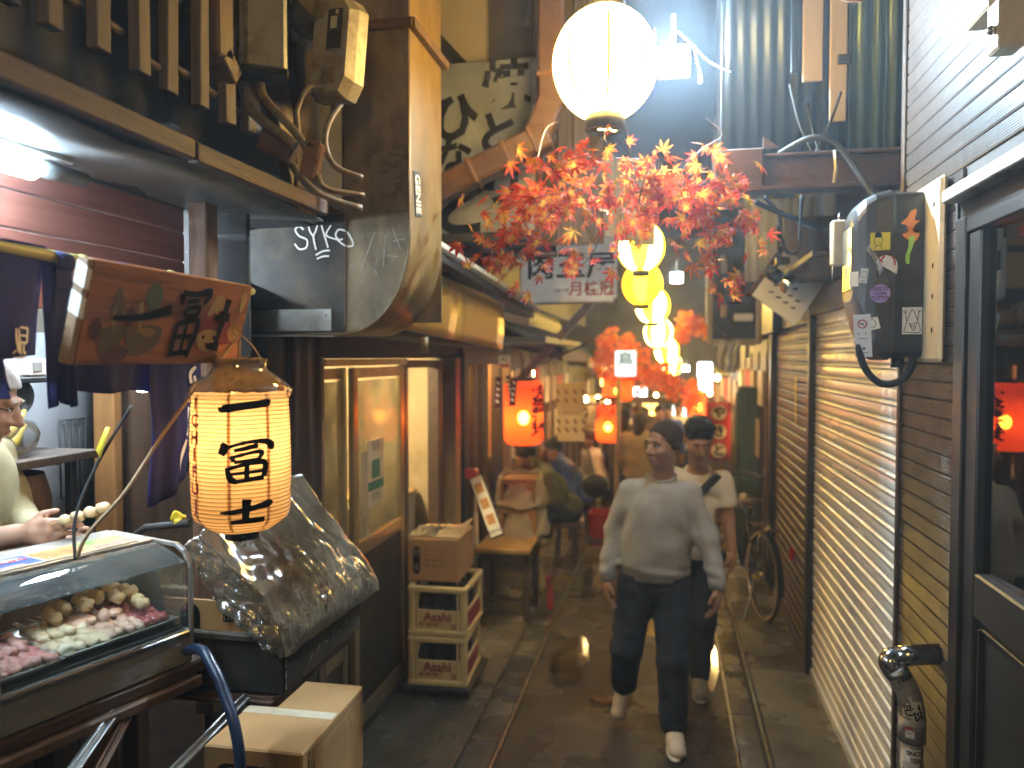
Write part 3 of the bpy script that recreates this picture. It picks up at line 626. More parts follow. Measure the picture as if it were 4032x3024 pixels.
L1 = [[(-.05, 1.882, .005), (-.045, 1.878, .007), (.0, 1.884, .007), (.055, 1.89, .0065), (.063, 1.89, .003)],
      [(-.048, 1.797, .003), (-.043, 1.785, .008), (-.05, 1.768, .006)], [(-.045, 1.782, .003), (0, 1.796, .003), (.045, 1.798, .005), (.064, 1.785, .008), (.07, 1.783, .002)],
      [(-.022, 1.778, .003), (.0, 1.782, .004), (.03, 1.789, .0045)], [(-.03, 1.765, .003), (-.022, 1.752, .004)], [(-.026, 1.762, .003), (.015, 1.772, .003), (.038, 1.772, .0045), (.03, 1.755, .003)], [(-.022, 1.75, .003), (.03, 1.755, .0035)],
      [(-.038, 1.738, .003), (-.03, 1.71, .006), (-.015, 1.702, .004)], [(-.035, 1.735, .003), (.02, 1.748, .004), (.045, 1.745, .0055), (.042, 1.712, .005)], [(.005, 1.742, .004), (.004, 1.705, .0045)], [(-.028, 1.722, .0028), (.04, 1.727, .0032)], [(-.022, 1.703, .0035), (.042, 1.711, .0045)],
      [(-.055, 1.628, .0015), (-.025, 1.63, .0045), (.02, 1.638, .005), (.055, 1.645, .0065), (.063, 1.642, .003)], [(.004, 1.66, .008), (.002, 1.63, .0065), (.0, 1.605, .006)], [(-.032, 1.604, .004), (.0, 1.606, .005), (.045, 1.607, .005)]]
b = B(); brush(b, [[(q[0]*1.05, q[1], q[2]*1.35) for q in st] for st in L1], onlan); P('lettering', b, 'ink', lan)
b = B()
for i, ch in enumerate('ICHIFUJI'):
    v, f = glyphs(ch, .03); zc = 1.888-.0415*i
    b.add([onlan(-.133+p[0]*.05, zc+p[1]*.042) for p in v], f)
P('lettering', b, 'red_ink', lan)
lamp('lantern_bulb', (LX, LY, 1.80), .62, (1, .66, .3), .03, lan)
b = B(); b.tube(catmull([(LX, LY, 1.985), (LX-.002, LY, 2.02), (LX, LY, 2.045)], 4), .0045, 8); P('hanging_hook', b, 'rope', lan)
cable('frayed_rope', 'frayed brown cord running from the sign over the lantern down to the counter', [(-1.085, 1.80, 2.05), (-1.1, 1.735, 1.985), (-1.155, 1.70, 1.90), (-1.21, 1.66, 1.80), (-1.26, 1.6, 1.68), (-1.33, 1.56, 1.585), (-1.36, 1.56, 1.525)], .0045, 'rope', 'rope')
cable('wire_loop', 'thin wire looped over the top of the brush-lettered lantern', [(-1.058, 1.765, 2.05), (-1.07, 1.76, 2.065), (-1.066, 1.77, 2.08), (-1.056, 1.772, 2.06), (-1.03, 1.785, 2.03), (-1.005, 1.79, 1.99)], .0018, 'rope', 'wire', 6)
cable('lamp_flex', 'thin black flex with a yellow flag rising from the glass case', [(-1.36, 1.555, 1.525), (-1.375, 1.575, 1.62), (-1.36, 1.63, 1.74), (-1.30, 1.68, 1.88)], .004, 'black_rubber', 'cord')
b = B(); b.thick(lambda u, v: (-1.358+.012*u+.012*v, 1.625+.02*u, 1.775+.055*u-.02*v*(1-u)), 3, 2, .0015); tag(P('paper_flag', b, 'yellow_tape', None), 'small yellow paper flag stuck on the thin black flex', 'flag')
b = B(); M = Matrix.Translation((-1.32, 1.74, 1.925)) @ rotm(0, 25, 20)
t = thing('clip_bulb', 'small glowing bulb tucked under the navy curtain edge', 'bulb', (-1.32, 1.74, 1.92)); emitm('bulb_warm', (1, .8, .5), 60)
P('glass', B().ell((0, 0, 0), (.022, .03, .012), 12, 0, M), 'bulb_warm', t)

# ================================================================== glass case of skewers
A = Vector((.299, .954, 0)); Nn = Vector((-.954, .299, 0)); LF = Vector((-1.332, 1.288, 1.218))
MC = Matrix((A, Nn, Vector((0, 0, 1)))).transposed().to_4x4(); MC.translation = LF     # local x length, y depth, z up
case = thing('display_case', 'stainless and glass counter case filled with raw skewers', 'display case', tuple(LF))
W, Dp, Hh = .485, .34, .305
P('base', B().box((W/2, Dp/2, .045), (W, Dp, .088), MC, .006), 'stainless', case)
P('bottom_lip', B().box((W/2, -.003, .083), (W-.03, .012, .014), MC, .003), 'steel', case)
P('liner', B().box((W/2, Dp/2, .094), (W-.03, Dp-.03, .006), MC, .002), 'soot', case)
for x, nm in ((.008, 'end_frame'), (W-.006, 'end_frame')):
    b = B(); w_ = .016 if x < .1 else .012
    pts = [(0, .02), (0, .25), (.02, .285), (.05, .3), (Dp-.02, .302), (Dp, .28), (Dp, .02)]
    for i in range(len(pts)-1): b.bar(MC @ Vector((x, pts[i][0], pts[i][1])), MC @ Vector((x, pts[i+1][0], pts[i+1][1])), w_, .02 if x < .1 else .01, up=(0, 0, 1), ch=.001)
    P(nm, b, 'stainless', case)
P('left_panel', B().box((-.004, Dp/2, .14), (.012, Dp, .26), MC, .004), 'stainless', case)
b = B(); b.thick(lambda u, v: MC @ Vector((.02+(W-.04)*u, .004+.0*v, .092+.168*v)), 1, 1, .003, 0, False); P('front_glass', b, 'case_glass', case)
b = B(); b.thick(lambda u, v: MC @ Vector((.02+(W-.04)*u, .004+.125*v, .262+.036*math.sin(v*PI/2))), 1, 8, .003, 0, False); P('top_glass', b, 'case_glass', case)
b = B(); b.thick(lambda u, v: MC @ Vector((W-.014, .01+(Dp-.03)*u, .092+(.2-.03*(1-min(1, u*4)))*v)), 6, 1, .003, 0, False); P('side_glass', b, 'case_glass', case)
b = B(); b.tube([MC @ Vector((.02, .004, .263)), MC @ Vector((W-.012, .004, .263))], .0035, 8); P('glass_edge', b, 'case_glass', case)
P('top_panel', B().box((W/2, .24, .302), (W-.01, .2, .008), MC, .002), 'stainless', case)
for z in (.16, .2, .24): P('back_rail', B().box((W/2, Dp-.012, z), (W-.03, .006, .004), MC), 'stainless', case)
ad = thing('menu_strip', 'printed strip of skewer photographs lying on the glass case top', 'menu', tuple(MC @ Vector((.25, .2, .31))))
b = B(); b.box((W/2-.02, .195, .3085), (W-.06, .105, .003), MC, .0005); P('sheet', b, 'cream_paint', ad)
def adq(x0, x1, y0, y1, m, z=.3105): P('print_patch', B().flat([MC @ Vector(p) for p in ((x0, y0, z), (x1, y0, z), (x1, y1, z), (x0, y1, z))]), m, ad)
mat('print_blue', (.05, .12, .4), (.04, .1, .35), 9, .3); mat('print_food', (.45, .18, .06), (.62, .36, .14), 40, .3, dirt=(.3, .1, .04), dam=.4, dsc=30); mat('print_green', (.12, .3, .05), (.6, .5, .3), 30, .3); mat('print_pink', (.6, .12, .15), (.7, .4, .3), 40, .3)
adq(.025, .2, .15, .243, 'print_blue'); adq(.03, .16, .146, .165, 'print_pink', .3108); adq(.205, .315, .148, .242, 'print_food'); adq(.318, .435, .15, .243, 'print_green'); adq(.33, .43, .148, .18, 'print_pink', .3108)
b = B(); brush(b, [[(.045, .2, .012), (.11, .215, .016), (.18, .21, .012)]], lambda u, v: tuple(MC @ Vector((u, v, .3112)))); P('print_oval', b, 'white_paint', ad)
txt(b2 := B(), 'Premium', .042, MC @ Matrix.Translation((.112, .208, .3112)), 0, .03, .001); ob('lettering', b2, MT['red_ink'], ad, False)
# trays and skewers
def tray(label, x0, x1, y0, y1, z):
    t = thing('metal_tray', label, 'tray', tuple(MC @ Vector(((x0+x1)/2, (y0+y1)/2, z))), 'trays in the glass case')
    def f(u, v):
        d = min(u, 1-u, v, 1-v); e = max(0, 1-d*9); return MC @ Vector((x0+(x1-x0)*u, y0+(y1-y0)*v, z+.016*e**2))
    P('pan', B().thick(f, 20, 20, -.0015), 'stainless', t)
    P('rolled_rim', B().tube([MC @ Vector(p) for p in ((x0, y0, z+.016), (x1, y0, z+.016), (x1, y1, z+.016), (x0, y1, z+.016), (x0, y0, z+.016))], .0022, 6), 'stainless', t)
tray('shallow tray of pink pork skewers at the near end of the case', .03, .165, .02, .25, .1)
tray('long tray of pale chicken skewers and meatballs in the case', .172, .462, .025, .3, .102)
LAB = {'pork': ('pink pork skewer in the small tray', 'pork skewers in the case'), 'chicken': ('raw chicken skewer on the long tray', 'chicken skewers in the case'),
       'chicken_pale': ('pale chicken skin skewer at the tray front', 'pale chicken skewers in the case'), 'gizzard': ('dark red gizzard skewer beside the chicken', 'gizzard skewers in the case'), 'meatball': ('skewer of three round meatballs piled at the back of the case', 'meatball skewers in the case')}
def lump(b_, c, r, sd):
    n0 = len(b_.v); b_.ell(c, r, 13, 0, MC, 9)
    cw = MC @ Vector(c)
    for i in range(n0, len(b_.v)):
        p = Vector(b_.v[i]); d = p-cw; b_.v[i] = tuple(cw+d*(1+.4*noise.noise(d*42+Vector((sd*3.1, sd, 0)))+.28*noise.noise(d*115+Vector((sd, 1, sd)))))
def skewer(kind, x, y0, y1, z, ang=0, n=5, k=0):
    t = thing('skewer', LAB[kind][0], 'skewer', tuple(MC @ Vector((x, y0, z))), LAB[kind][1])
    dx = math.tan(R(ang))
    P('stick', B().tube([MC @ Vector((x, y0-.012, z)), MC @ Vector((x+dx*(y1+.06-y0), y1+.06, z+.006))], .0013, 5), 'skewer', t)
    b_ = B()
    for i in range(n):
        yy = y0+(y1-y0)*(i+.5)/n; xx = x+dx*(yy-y0)
        if kind == 'meatball': lump(b_, (xx, yy, z), (.0165, .0165, .0155), k+i)
        else: lump(b_, (xx+random.uniform(-.004, .004), yy, z+random.uniform(-.002, .004)), (random.uniform(.012, .0175), (y1-y0)/n*.8, random.uniform(.009, .014)), k*7+i)
    P('meat', b_, kind, t)
k = 0
for i in range(5): skewer('pork', .045+i*.025, .035, .15, .117, random.uniform(-4, 4), 5, k); k += 1
for i in range(4): skewer('pork', .05+i*.028, .11, .21, .132, random.uniform(-6, 6), 5, k); k += 1
for i in range(4): skewer('chicken_pale', .19+i*.027, .035, .15, .12, random.uniform(-5, 5), 4, k); k += 1
for i in range(4): skewer('chicken_pale', .185+i*.03, .12, .23, .132, random.uniform(-6, 6), 5, k); k += 1
for i in range(4): skewer('chicken', .292+i*.026, .045, .16, .122, random.uniform(-4, 6), 4, k); k += 1
for i in range(4): skewer('chicken', .275+i*.03, .13, .235, .138, random.uniform(-6, 6), 4, k); k += 1
for i in range(3): skewer('gizzard', .398+i*.022, .05, .16, .12, random.uniform(-3, 8), 5, k); k += 1
for i in range(3): skewer('gizzard', .37+i*.03, .15, .24, .136, random.uniform(-5, 5), 5, k); k += 1
for (x, y_, z, a) in ((.23, .21, .158, 30), (.27, .23, .168, 22), (.305, .2, .172, 28), (.345, .215, .178, 24), (.38, .19, .172, 30), (.41, .13, .158, 25), (.33, .25, .195, 20), (.385, .235, .19, 26), (.42, .19, .176, 15)):
    skewer('meatball', x, y_-.05, y_+.045, z, a-12, 3, k); k += 1
# counter the case stands on
ct = thing('stall_counter', 'rough wooden counter shelf on rusty brackets under the glass case', 'counter', (-1.5, 1.5, 0))
P('shelf_board', B().box((W/2-.25, Dp/2+.05, -.018), (W+.62, Dp+.1, .034), MC, .006), 'dark_wood', ct)
P('front_batten', B().box((W/2-.02, .0, -.05), (W+.08, .03, .03), MC, .006), 'post_wood', ct)
for i in range(11):
    y = .55+i*.145; P('plank', B().box((-1.57+random.uniform(-.006, .006), y, .6), (.02, .14, 1.16), None, .004), 'dark_wood', ct)
P('corner_post', B().bar((-1.42, 1.83, 0), (-1.42, 1.83, 1.16), .05, .05), 'post_wood', ct)
P('corner_post', B().bar((-1.40, 1.52, 0), (-1.40, 1.52, 1.12), .045, .045), 'dark_wood', ct)
for (p, q, m) in (((-1.2, 1.2, 1.06), (-1.26, 1.56, 1.18), 'steel'), ((-1.16, 1.22, 1.0), (-1.26, 1.62, 1.17), 'rust'), ((-1.14, 1.42, 1.0), (-1.07, 1.80, 1.115), 'steel'), ((-1.5, 1.8, 1.1), (-1.0, 1.82, 1.1), 'rust'), ((-1.5, 2.3, 1.1), (-1.0, 2.3, 1.1), 'rust')):
    P('bracket', B().bar(p, q, .03, .006, up=(0, 0, 1), ch=.001).bar(p, q, .005, .026, ch=.001), m, ct)

# ================================================================== charcoal grill box with sheet
g = thing('grill_box', 'battered black metal grill box on brackets below the paper lantern', 'grill', (-1.14, 2.08, 1.11))
x0, x1, y0, y1, zb, zt = -1.42, -.982, 1.835, 2.345, 1.115, 1.262
b = B()
for (a_, c_) in ((((x0+x1)/2, y0, (zb+zt)/2), (x1-x0, .008, zt-zb)), (((x0+x1)/2, y1, (zb+zt)/2), (x1-x0, .008, zt-zb)), ((x1, (y0+y1)/2, (zb+zt)/2), (.008, y1-y0-.009, zt-zb)), ((x0, (y0+y1)/2, (zb+zt)/2), (.008, y1-y0-.009, zt-zb)), (((x0+x1)/2, (y0+y1)/2, zb+.004), (x1-x0-.01, y1-y0-.01, .006))): b.box(a_, c_, None, .002)
P('tub', b, 'duct_black', g)
b = B(); b.bar((x0, y0-.008, zt), (x1+.01, y0-.008, zt), .022, .02); b.bar((x1+.008, y0+.004, zt), (x1+.008, y1+.012, zt), .022, .02); P('rolled_rim', b, 'duct_black', g)
b = B(); brush(b, [[(y0+.14+.05*i, zb+.03+.012*(i % 3), .001), (y0+.16+.05*i, zb+.045+.015*(i % 2), .0018)] for i in range(6)]+[[(y0+.005, zb+.01+.03*i, .003), (y0+.008, zb+.03+.03*i, .002)] for i in range(4)], lambda u, v: (x1+.0046, u, v)); P('chipped_paint', b, 'grey_paint', g)
P('wooden_skid', B().box((-1.17, 2.09, 1.09), (.34, .5, .03)), 'post_wood', g)
cb = thing('cardboard_carton', 'open carton with black handling symbols standing in the grill box', 'cardboard box', (-1.2, 1.95, 1.13))
b = B(); b.box((-1.19, 1.872, 1.235), (.38, .006, .21), None, .001); b.box((-1.005, 2.04, 1.2), (.006, .33, .14), None, .001); P('wall', b, 'cardboard', cb)
MP = fr((-1.19, 1.8685, 1.30), (1, 0, 0), (0, 0, 1))
b = B(); 
for i in range(4): x = .03+.036*i; b.box((x, -.0, .0004), (.03, .034, .0008), MP, .0001)
P('print_mark', b, 'ink', cb)
b = B()
for i in range(4):
    x = .03+.036*i
    if i == 0: brush(b, [[(x-.01, .012, .001), (x-.01, -.012, .001)], [(x, .012, .001), (x, -.012, .001)], [(x+.01, .012, .001), (x+.01, -.012, .001)]], onplane(MP, .0013))
    if i == 1: brush(b, [[(x-.007, .012, .001), (x, .0, .004), (x, -.012, .001)], [(x-.007, -.012, .0015), (x+.007, -.012, .0015)]], onplane(MP, .0013))
    if i >= 2: brush(b, [[(x-.008, .01, .0015), (x+.008, -.01, .0015)], [(x+.008, .01, .0015), (x-.008, -.01, .0015)]], onplane(MP, .0013))
P('print_mark', b, 'cardboard', cb)
b = B(); b.lathe([(.0001, 0), (.03, 0)], 20, 0, MP @ Matrix.Translation((-.085, .0, .0006))); b.box((-.085, -.025, .0006), (.06, .05, .0008), MP, .0001); P('hand_hole', b, 'ink', cb)
sh_ = thing('plastic_sheet', 'crumpled clear plastic sheet draped over the grill box', 'plastic sheet', (-1.1, 2.1, 1.26))
Lc = catmull([(-.962, 1.80, 1.225), (-.968, 1.80, 1.285), (-1.035, 1.82, 1.37), (-1.13, 1.825, 1.45), (-1.225, 1.83, 1.522)], 8)
Rc = catmull([(-.948, 2.43, 1.215), (-.958, 2.42, 1.285), (-1.015, 2.41, 1.36), (-1.06, 2.34, 1.46), (-1.13, 2.24, 1.63)], 8)
def shf(u, v):
    i = v*(len(Lc)-1); k0 = int(min(i, len(Lc)-2)); f_ = i-k0; l = Lc[k0]*(1-f_)+Lc[k0+1]*f_; r_ = Rc[k0]*(1-f_)+Rc[k0+1]*f_
    p = l*(1-u)+r_*u; bul = math.sin(PI*u)
    cr = .012*math.exp(-((v-.22)/.13)**2)*noise.noise((u*26, v*5, 1))+.011*(.25-abs(noise.noise((u*4+v*2, v*3, 4))))+.004*(.2-abs(noise.noise((u*13, v*8-u*4, 7))))
    return (p[0]+.03*bul*v*(1-v)+cr, p[1], p[2]+.05*bul*v*v+cr*.8+.012*noise.noise((u*7, v*9, 12)))
P('sheet', B().thick(shf, 70, 44, .0006), 'poly_sheet', sh_)
Lq = catmull([(-1.0, 1.79, 1.255), (-1.09, 1.80, 1.30), (-1.17, 1.815, 1.36), (-1.24, 1.83, 1.44), (-1.255, 1.83, 1.505)], 8)
def flf(u, v):
    i = v*(len(Lq)-1); k0 = int(min(i, len(Lq)-2)); f_ = i-k0; l = Lq[k0]*(1-f_)+Lq[k0+1]*f_; r_ = Lc[k0]*(1-f_)+Lc[k0+1]*f_
    p = l*(1-u)+r_*u; cr = .03*(.25-abs(noise.noise((u*4, v*8, 3))))+.016*(.2-abs(noise.noise((u*12+v*5, v*15, 6))))
    return (p[0], p[1]+cr-.012*math.sin(PI*u), p[2]+cr*.4)
P('flap', B().thick(flf, 30, 44, .0006), 'poly_sheet', sh_)
# cardboard boxes below
def carton(name, label, M, d, par=None):
    t = thing(name, label, 'cardboard box', tuple(M.translation)); P('carton', B().box((0, 0, d[2]/2), d, M, .006), 'cardboard', t); return t
M = Matrix.Translation((-1.325, 2.52, .40)) @ rotm(0, 0, 1); c1 = carton('cardboard_carton', 'big brown charcoal carton under the black grill box', M, (.35, .53, .32))
P('packing_tape', B().box((0, 0, .3205), (.345, .05, .001), M, .0003), 'cream_paint', c1)
M2 = M @ fr((.1755, 0, .16), (0, 1, 0), (0, 0, 1)); M3 = M @ fr((0, -.2655, .16), (1, 0, 0), (0, 0, 1))
b = B(); b.box((-.2, .1, .0006), (.05, .085, .0008), M2, .0001); b.lathe([(.0001, 0), (.045, 0)], 24, 0, M3 @ Matrix.Translation((-.09, .06, .0007))); b.lathe([(.0001, 0), (.045, 0)], 24, 0, M3 @ Matrix.Translation((.09, .06, .0007))); b.box((0, .06, .0007), (.18, .09, .0008), M3, .0001); P('print_mark', b, 'ink', c1)
b = B(); txt(b, '備', .06, M2 @ Matrix.Translation((-.2, .115, .001))); txt(b, '長', .05, M2 @ Matrix.Translation((-.2, .07, .001))); txt(b, '白 炭', .085, M3 @ Matrix.Translation((0, .06, .0015)), 0, .01); ob('lettering', b, MT['cardboard'], c1, False)
b = B(); brush(b, [[(-.16, .13, .0014), (.22, .135, .0014), (.235, .12, .0014), (.235, -.1, .0014)], [(-.165, .12, .0014), (-.165, -.1, .0014)], [(.12, .11, .0014), (.2, .11, .0014), (.16, .04, .0014), (.12, .11, .0014)]]+[[(-.14, .1-.018*i, .001), (.09, .1-.018*i, .001)] for i in range(7)], onplane(M2, .001)); P('print_line', b, 'dark_wood', c1)
M = Matrix.Translation((-1.34, 2.56, .02)) @ rotm(0, 0, -3); c2 = carton('cardboard_carton', 'lower brown carton partly hidden under the charcoal carton', M, (.34, .5, .36))
cable('water_hose', 'blue rubber hose looping out from under the glass case', [(-1.3, 1.80, 1.2), (-1.14, 1.70, 1.275), (-1.075, 1.665, 1.245), (-1.03, 1.64, 1.195), (-.985, 1.61, 1.13), (-.965, 1.6, 1.02), (-.97, 1.6, .8), (-1.0, 1.62, .3)], .0135, 'blue_hose', 'hose', 12)

P('lower_partition', B().box((-1.98, 2.44, .6), (.72, .03, 1.16)), 'dark_wood', ct)
# ================================================================== inside the stall
inn = thing('stall_kitchen', 'cramped lit kitchen behind the curtain with steel and corrugated walls', 'kitchen', (-2.2, 2, 0))
P('back_wall', B().box((-2.5, 1.3, 1.4), (.04, 3.4, 2.8)), 'plaster_dark', inn)
P('ceiling', B().box((-1.95, 1.2, 2.52), (1.2, 3.4, .03)), 'soot', inn)
P('floor', B().box((-2.0, 1.2, .3), (1.0, 3.4, .04)), 'soot', inn)
b = B(); b.thick(lambda u, v: (-2.46, 2.3+.62*u, 1.0+1.1*v+.0), 2, 2, .004); mat('kitchen_steel', (.42, .45, .48), (.34, .37, .4), 4, .3, .5, metal=.35, dirt=(.2, .2, .2), dam=.3, dsc=5); P('steel_sheet', b, 'kitchen_steel', inn)
b = B(); b.grid(lambda u, v: (-2.36+.98*u, 2.93+.018*math.sin(u*48), .9+1.5*v), 96, 1); P('corrugated_sheet', b, 'corr_brown', inn)
P('orange_post', B().bar((-2.33, 2.86, .9), (-2.33, 2.86, 2.3), .1, .05, up=(0, 1, 0)), 'orange_wood', inn)
P('beige_panel', B().box((-1.78, 2.975, 1.3), (.42, .02, 1.0)), 'plaster_beige', inn)
P('black_post', B().bar((-1.88, 2.89, .9), (-1.88, 2.89, 2.3), .02, .06, up=(0, 1, 0)), 'black_wood', inn)
P('shelf', B().box((-2.2, 1.9, 1.665), (.5, .9, .03)), 'batten_wood', inn)
P('shelf_bracket', B().box((-2.05, 2.33, 1.5), (.03, .03, .32)), 'black_wood', inn)
b = B(); b.lathe([(.13, 0), (.155, .2), (.15, .42), (.13, .5)], 24, 0, Matrix.Translation((-2.12, 2.1, 1.12))); P('barrel', b, 'post_wood', inn)
cb_ = thing('wire_rack', 'black wire grill rack hanging on the steel wall sheet', 'wire rack', (-2.44, 2.8, 1.4))
b = B(); y0, y1 = 2.72, 2.86
for y in (2.72, 2.755, 2.79, 2.825, 2.86): b.tube([(-2.44, y, 1.42), (-2.44, y, 1.74)], .0035, 6)
for z in (1.42, 1.74): b.tube([(-2.44, y0, z), (-2.44, y1, z)], .0035, 6)
b.tube([(-2.44, y0, 1.56), (-2.44, y0-.03, 1.565), (-2.44, y0-.03, 1.595), (-2.44, y0, 1.6)], .0035, 6); P('wires', b, 'black_plastic', cb_)
bn = thing('banana_bunch', 'bunch of yellow bananas in a clear bag on the shelf', 'bananas', (-2.07, 2.12, 1.68))
for i, (dy, dz, a) in enumerate(((0, 0, 0), (.01, .045, 12), (-.03, .03, -8))):
    pts = [(-2.06-.01*i, 1.98+dy+.17*s_, 1.712+dz+.05*(s_-.45)**2*4-.02+.03*s_) for s_ in [j/10 for j in range(11)]]
    P('banana', B().tube(pts, [.006, .014, .019, .021, .022, .022, .021, .019, .015, .009, .006], 10), 'banana', bn)
b = B(); b.ell((-2.06, 2.06, 1.74), (.07, .14, .07), 16); b.v = [(x+.012*noise.noise((x*30, y*30, z*30)), y+.012*noise.noise((x*30, y*30, z*30+4)), z+.012*noise.noise((x*30, y*30, z*30+8))) for x, y, z in b.v]; P('bag', b, 'clear_bag', bn)
for i, (y, z, w_, h, s_) in enumerate(((2.2, 1.87, .12, .07, 'E-45'), (2.2, 1.78, .12, .07, 'One'), (2.18, 1.71, .13, .06, 'and One'))):
    t = thing('price_note', ['cream handwritten note marked 45 pinned over the bananas', 'white handwritten note reading One over the bananas', 'lowest white note half behind the bananas'][i], 'note', (-2.3, y, z))
    P('paper', B().box((-2.30, y, z), (.002, w_, h)), 'cream_paint' if i == 0 else 'white_paint', t); lettering(s_, .035, fr((-2.298, y, z), (0, 1, 0), (0, 0, 1)), MT['ink'], t)
t = thing('kitchen_timer', 'small white boxy timer on the dark shelf above the notes', 'timer', (-2.1, 2.24, 1.95)); P('body', B().box((-2.1, 2.235, 1.965), (.04, .075, .06), None, .008), 'white_paint', t); P('dial', B().box((-2.079, 2.225, 1.97), (.003, .04, .03)), 'grey_paint', t)
P('upper_shelf', B().box((-2.25, 1.9, 1.925), (.35, 1.0, .02)), 'black_wood', inn)
P('notice_backing', B().box((-2.315, 2.1, 1.8), (.02, .5, .24)), 'soot', inn)
t = thing('frying_pan', 'black pan hanging beside the handwritten notes', 'pan', (-2.2, 2.38, 1.78)); b = B(); b.lathe([(.0001, 0), (.055, 0), (.065, .02), (.062, .02), (.053, .004)], 20, 0, fr((-2.3, 2.36, 1.86), (0, 1, 0), (0, 0, 1))); P('bowl', b, 'black_plastic', t); P('handle', B().bar((-2.29, 2.36, 1.8), (-2.29, 2.37, 1.66), .02, .008), 'black_plastic', t)
P('hose_rail', B().tube([(-1.62, 2.02, 1.42), (-1.5, 1.99, 1.5), (-1.34, 1.97, 1.525)], .011, 8), 'black_rubber', ct)
t = thing('yellow_rag', 'crumpled yellow plastic tied on the frame behind the lantern', 'plastic scrap', (-1.5, 2.2, 1.56)); b = B(); b.ell((-1.385, 1.98, 1.535), (.017, .018, .02), 14, 0, None, 9); b.v = [(x+.009*noise.noise((x*60, y*60, z*60)), y+.014*noise.noise((x*60, y*60, z*60+4)), z+.014*noise.noise((x*60, y*60, z*60+8))) for x, y, z in b.v]; P('knot', b, 'yellow_tape', t)
t = thing('kitchen_lamp', 'bare tube lamp over the kitchen behind the curtain', 'lamp', (-1.95, 2.2, 2.42)); P('tube', B().tube([(-1.95, 1.75, 2.44), (-1.95, 2.65, 2.44)], .018, 10), 'tube_kitchen', t); P('batten_base', B().box((-1.95, 2.2, 2.475), (.06, 1.0, .03)), 'grey_paint', t)

# ================================================================== exhaust duct
du = thing('exhaust_duct', 'greasy sheet metal exhaust duct bending up beside the stall', 'duct', (-1.2, 2.98, 2.1))
yd0, yd1 = 2.78, 3.19
def prof_pts(n=14):
    arc = [(-1.22+.27*math.cos(a), 2.46-.368*math.sin(a)) for a in [PI/2*i/n for i in range(n+1)]]
    return arc
arc = prof_pts()
b = B(); b.box((-1.081, yd0, 3.02), (.262, .006, .93), None, .002); P('upper_front_sheet', b, 'duct_metal', du)
b = B(); b.box((-1.081, yd0+.001, 3.98), (.262, .006, .98), None, .002); P('top_front_sheet', b, 'duct_metal', du)
poly = [(-1.21, 2.556), (-.951, 2.556)]+arc; b = B(); b.prism([(x, yd0+.003, z) for x, z in poly+[(-1.21, 2.093)]], (0, -.006, 0)); P('elbow_front_sheet', b, 'duct_metal', du)
b = B(); b.box((-1.435, yd0+.001, 2.324), (.448, .006, .463), None, .002); P('lower_front_sheet', b, 'duct_black', du)
n = len(arc); path = [(-.95, 4.47), (-.95, 3.6), (-.95, 3.0), (-.95, 2.556)]+arc[0:]+[(-1.66, 2.092)]
b = B(); b.grid(lambda u, v: (path[round(u*(len(path)-1))][0], yd0+(yd1-yd0)*v, path[round(u*(len(path)-1))][1]), len(path)-1, 3); P('side_sheet', b, 'duct_side', du)
b = B(); b.box((-1.214, 2.985, 3.5), (.006, .41, 1.9)); b.box((-1.43, 2.985, 2.559), (.45, .41, .006)); b.box((-1.08, yd1, 3.3), (.26, .006, 2.3)); b.box((-1.43, yd1, 2.33), (.46, .006, .46)); P('rear_sheet', b, 'duct_metal', du)
b = B(); b.tube([(-.95, yd0-.004, 4.4), (-.95, yd0-.004, 2.46)]+[(x, yd0-.004, z) for x, z in arc]+[(-1.66, yd0-.004, 2.092)], .005, 8); P('folded_seam', b, 'duct_side', du)
P('lip', B().bar((-1.66, yd0-.015, 2.087), (-1.24, yd0-.02, 2.082), .05, .006), 'steel', du)
P('patch_plate', B().box((-1.452, yd0-.006, 2.145), (.37, .005, .085)), 'steel', du)
b = B(); b.ell((-1.29, yd0-.01, 2.165), (.006, .003, .006)); P('plate_bolt', b, 'grey_paint', du)
b = B(); b.bar((-1.23, yd0-.012, 3.245), (-.93, yd0-.012, 3.245), .03, .035); b.bar((-.935, yd0-.02, 3.245), (-.935, yd1+.02, 3.245), .03, .035); P('flange', b, 'rust', du)
b = B(); b.bar((-1.215, yd0-.005, 2.56), (-1.215, yd0-.005, 3.2), .008, .006, up=(1, 0, 0)); b.bar((-1.66, yd0-.006, 2.555), (-1.22, yd0-.006, 2.558), .012, .012); b.bar((-1.212, yd0-.006, 2.1), (-1.205, yd0-.006, 2.53), .006, .004, up=(1, 0, 0)); P('seam_strip', b, 'rust', du)
b = B()
for i in range(40):                     # torn remains of a brown poster
    x = -1.10+random.random()*.11; z = 2.62+random.random()*.19; w_ = .01+random.random()*.05; h = .004+random.random()*.03
    if (x < -1.06 and z > 2.76): continue
    b.add([(x-w_/2, yd0-.0042-i*4e-5, z-h/2), (x+w_/2, yd0-.0042-i*4e-5, z-h/2+.005*random.random()), (x+w_/2-.004, yd0-.0042-i*4e-5, z+h/2), (x-w_/2+.003, yd0-.0042-i*4e-5, z+h/2)], [[0, 1, 2, 3]])
mat('poster_brown', (.2, .155, .105), (.16, .12, .08), 20, .7); P('poster_remains', b, 'poster_brown', du)
def gp(u, v, hw=6): return (-1.70+.00058*u, 2.5976-.00053*v, .00058*hw)
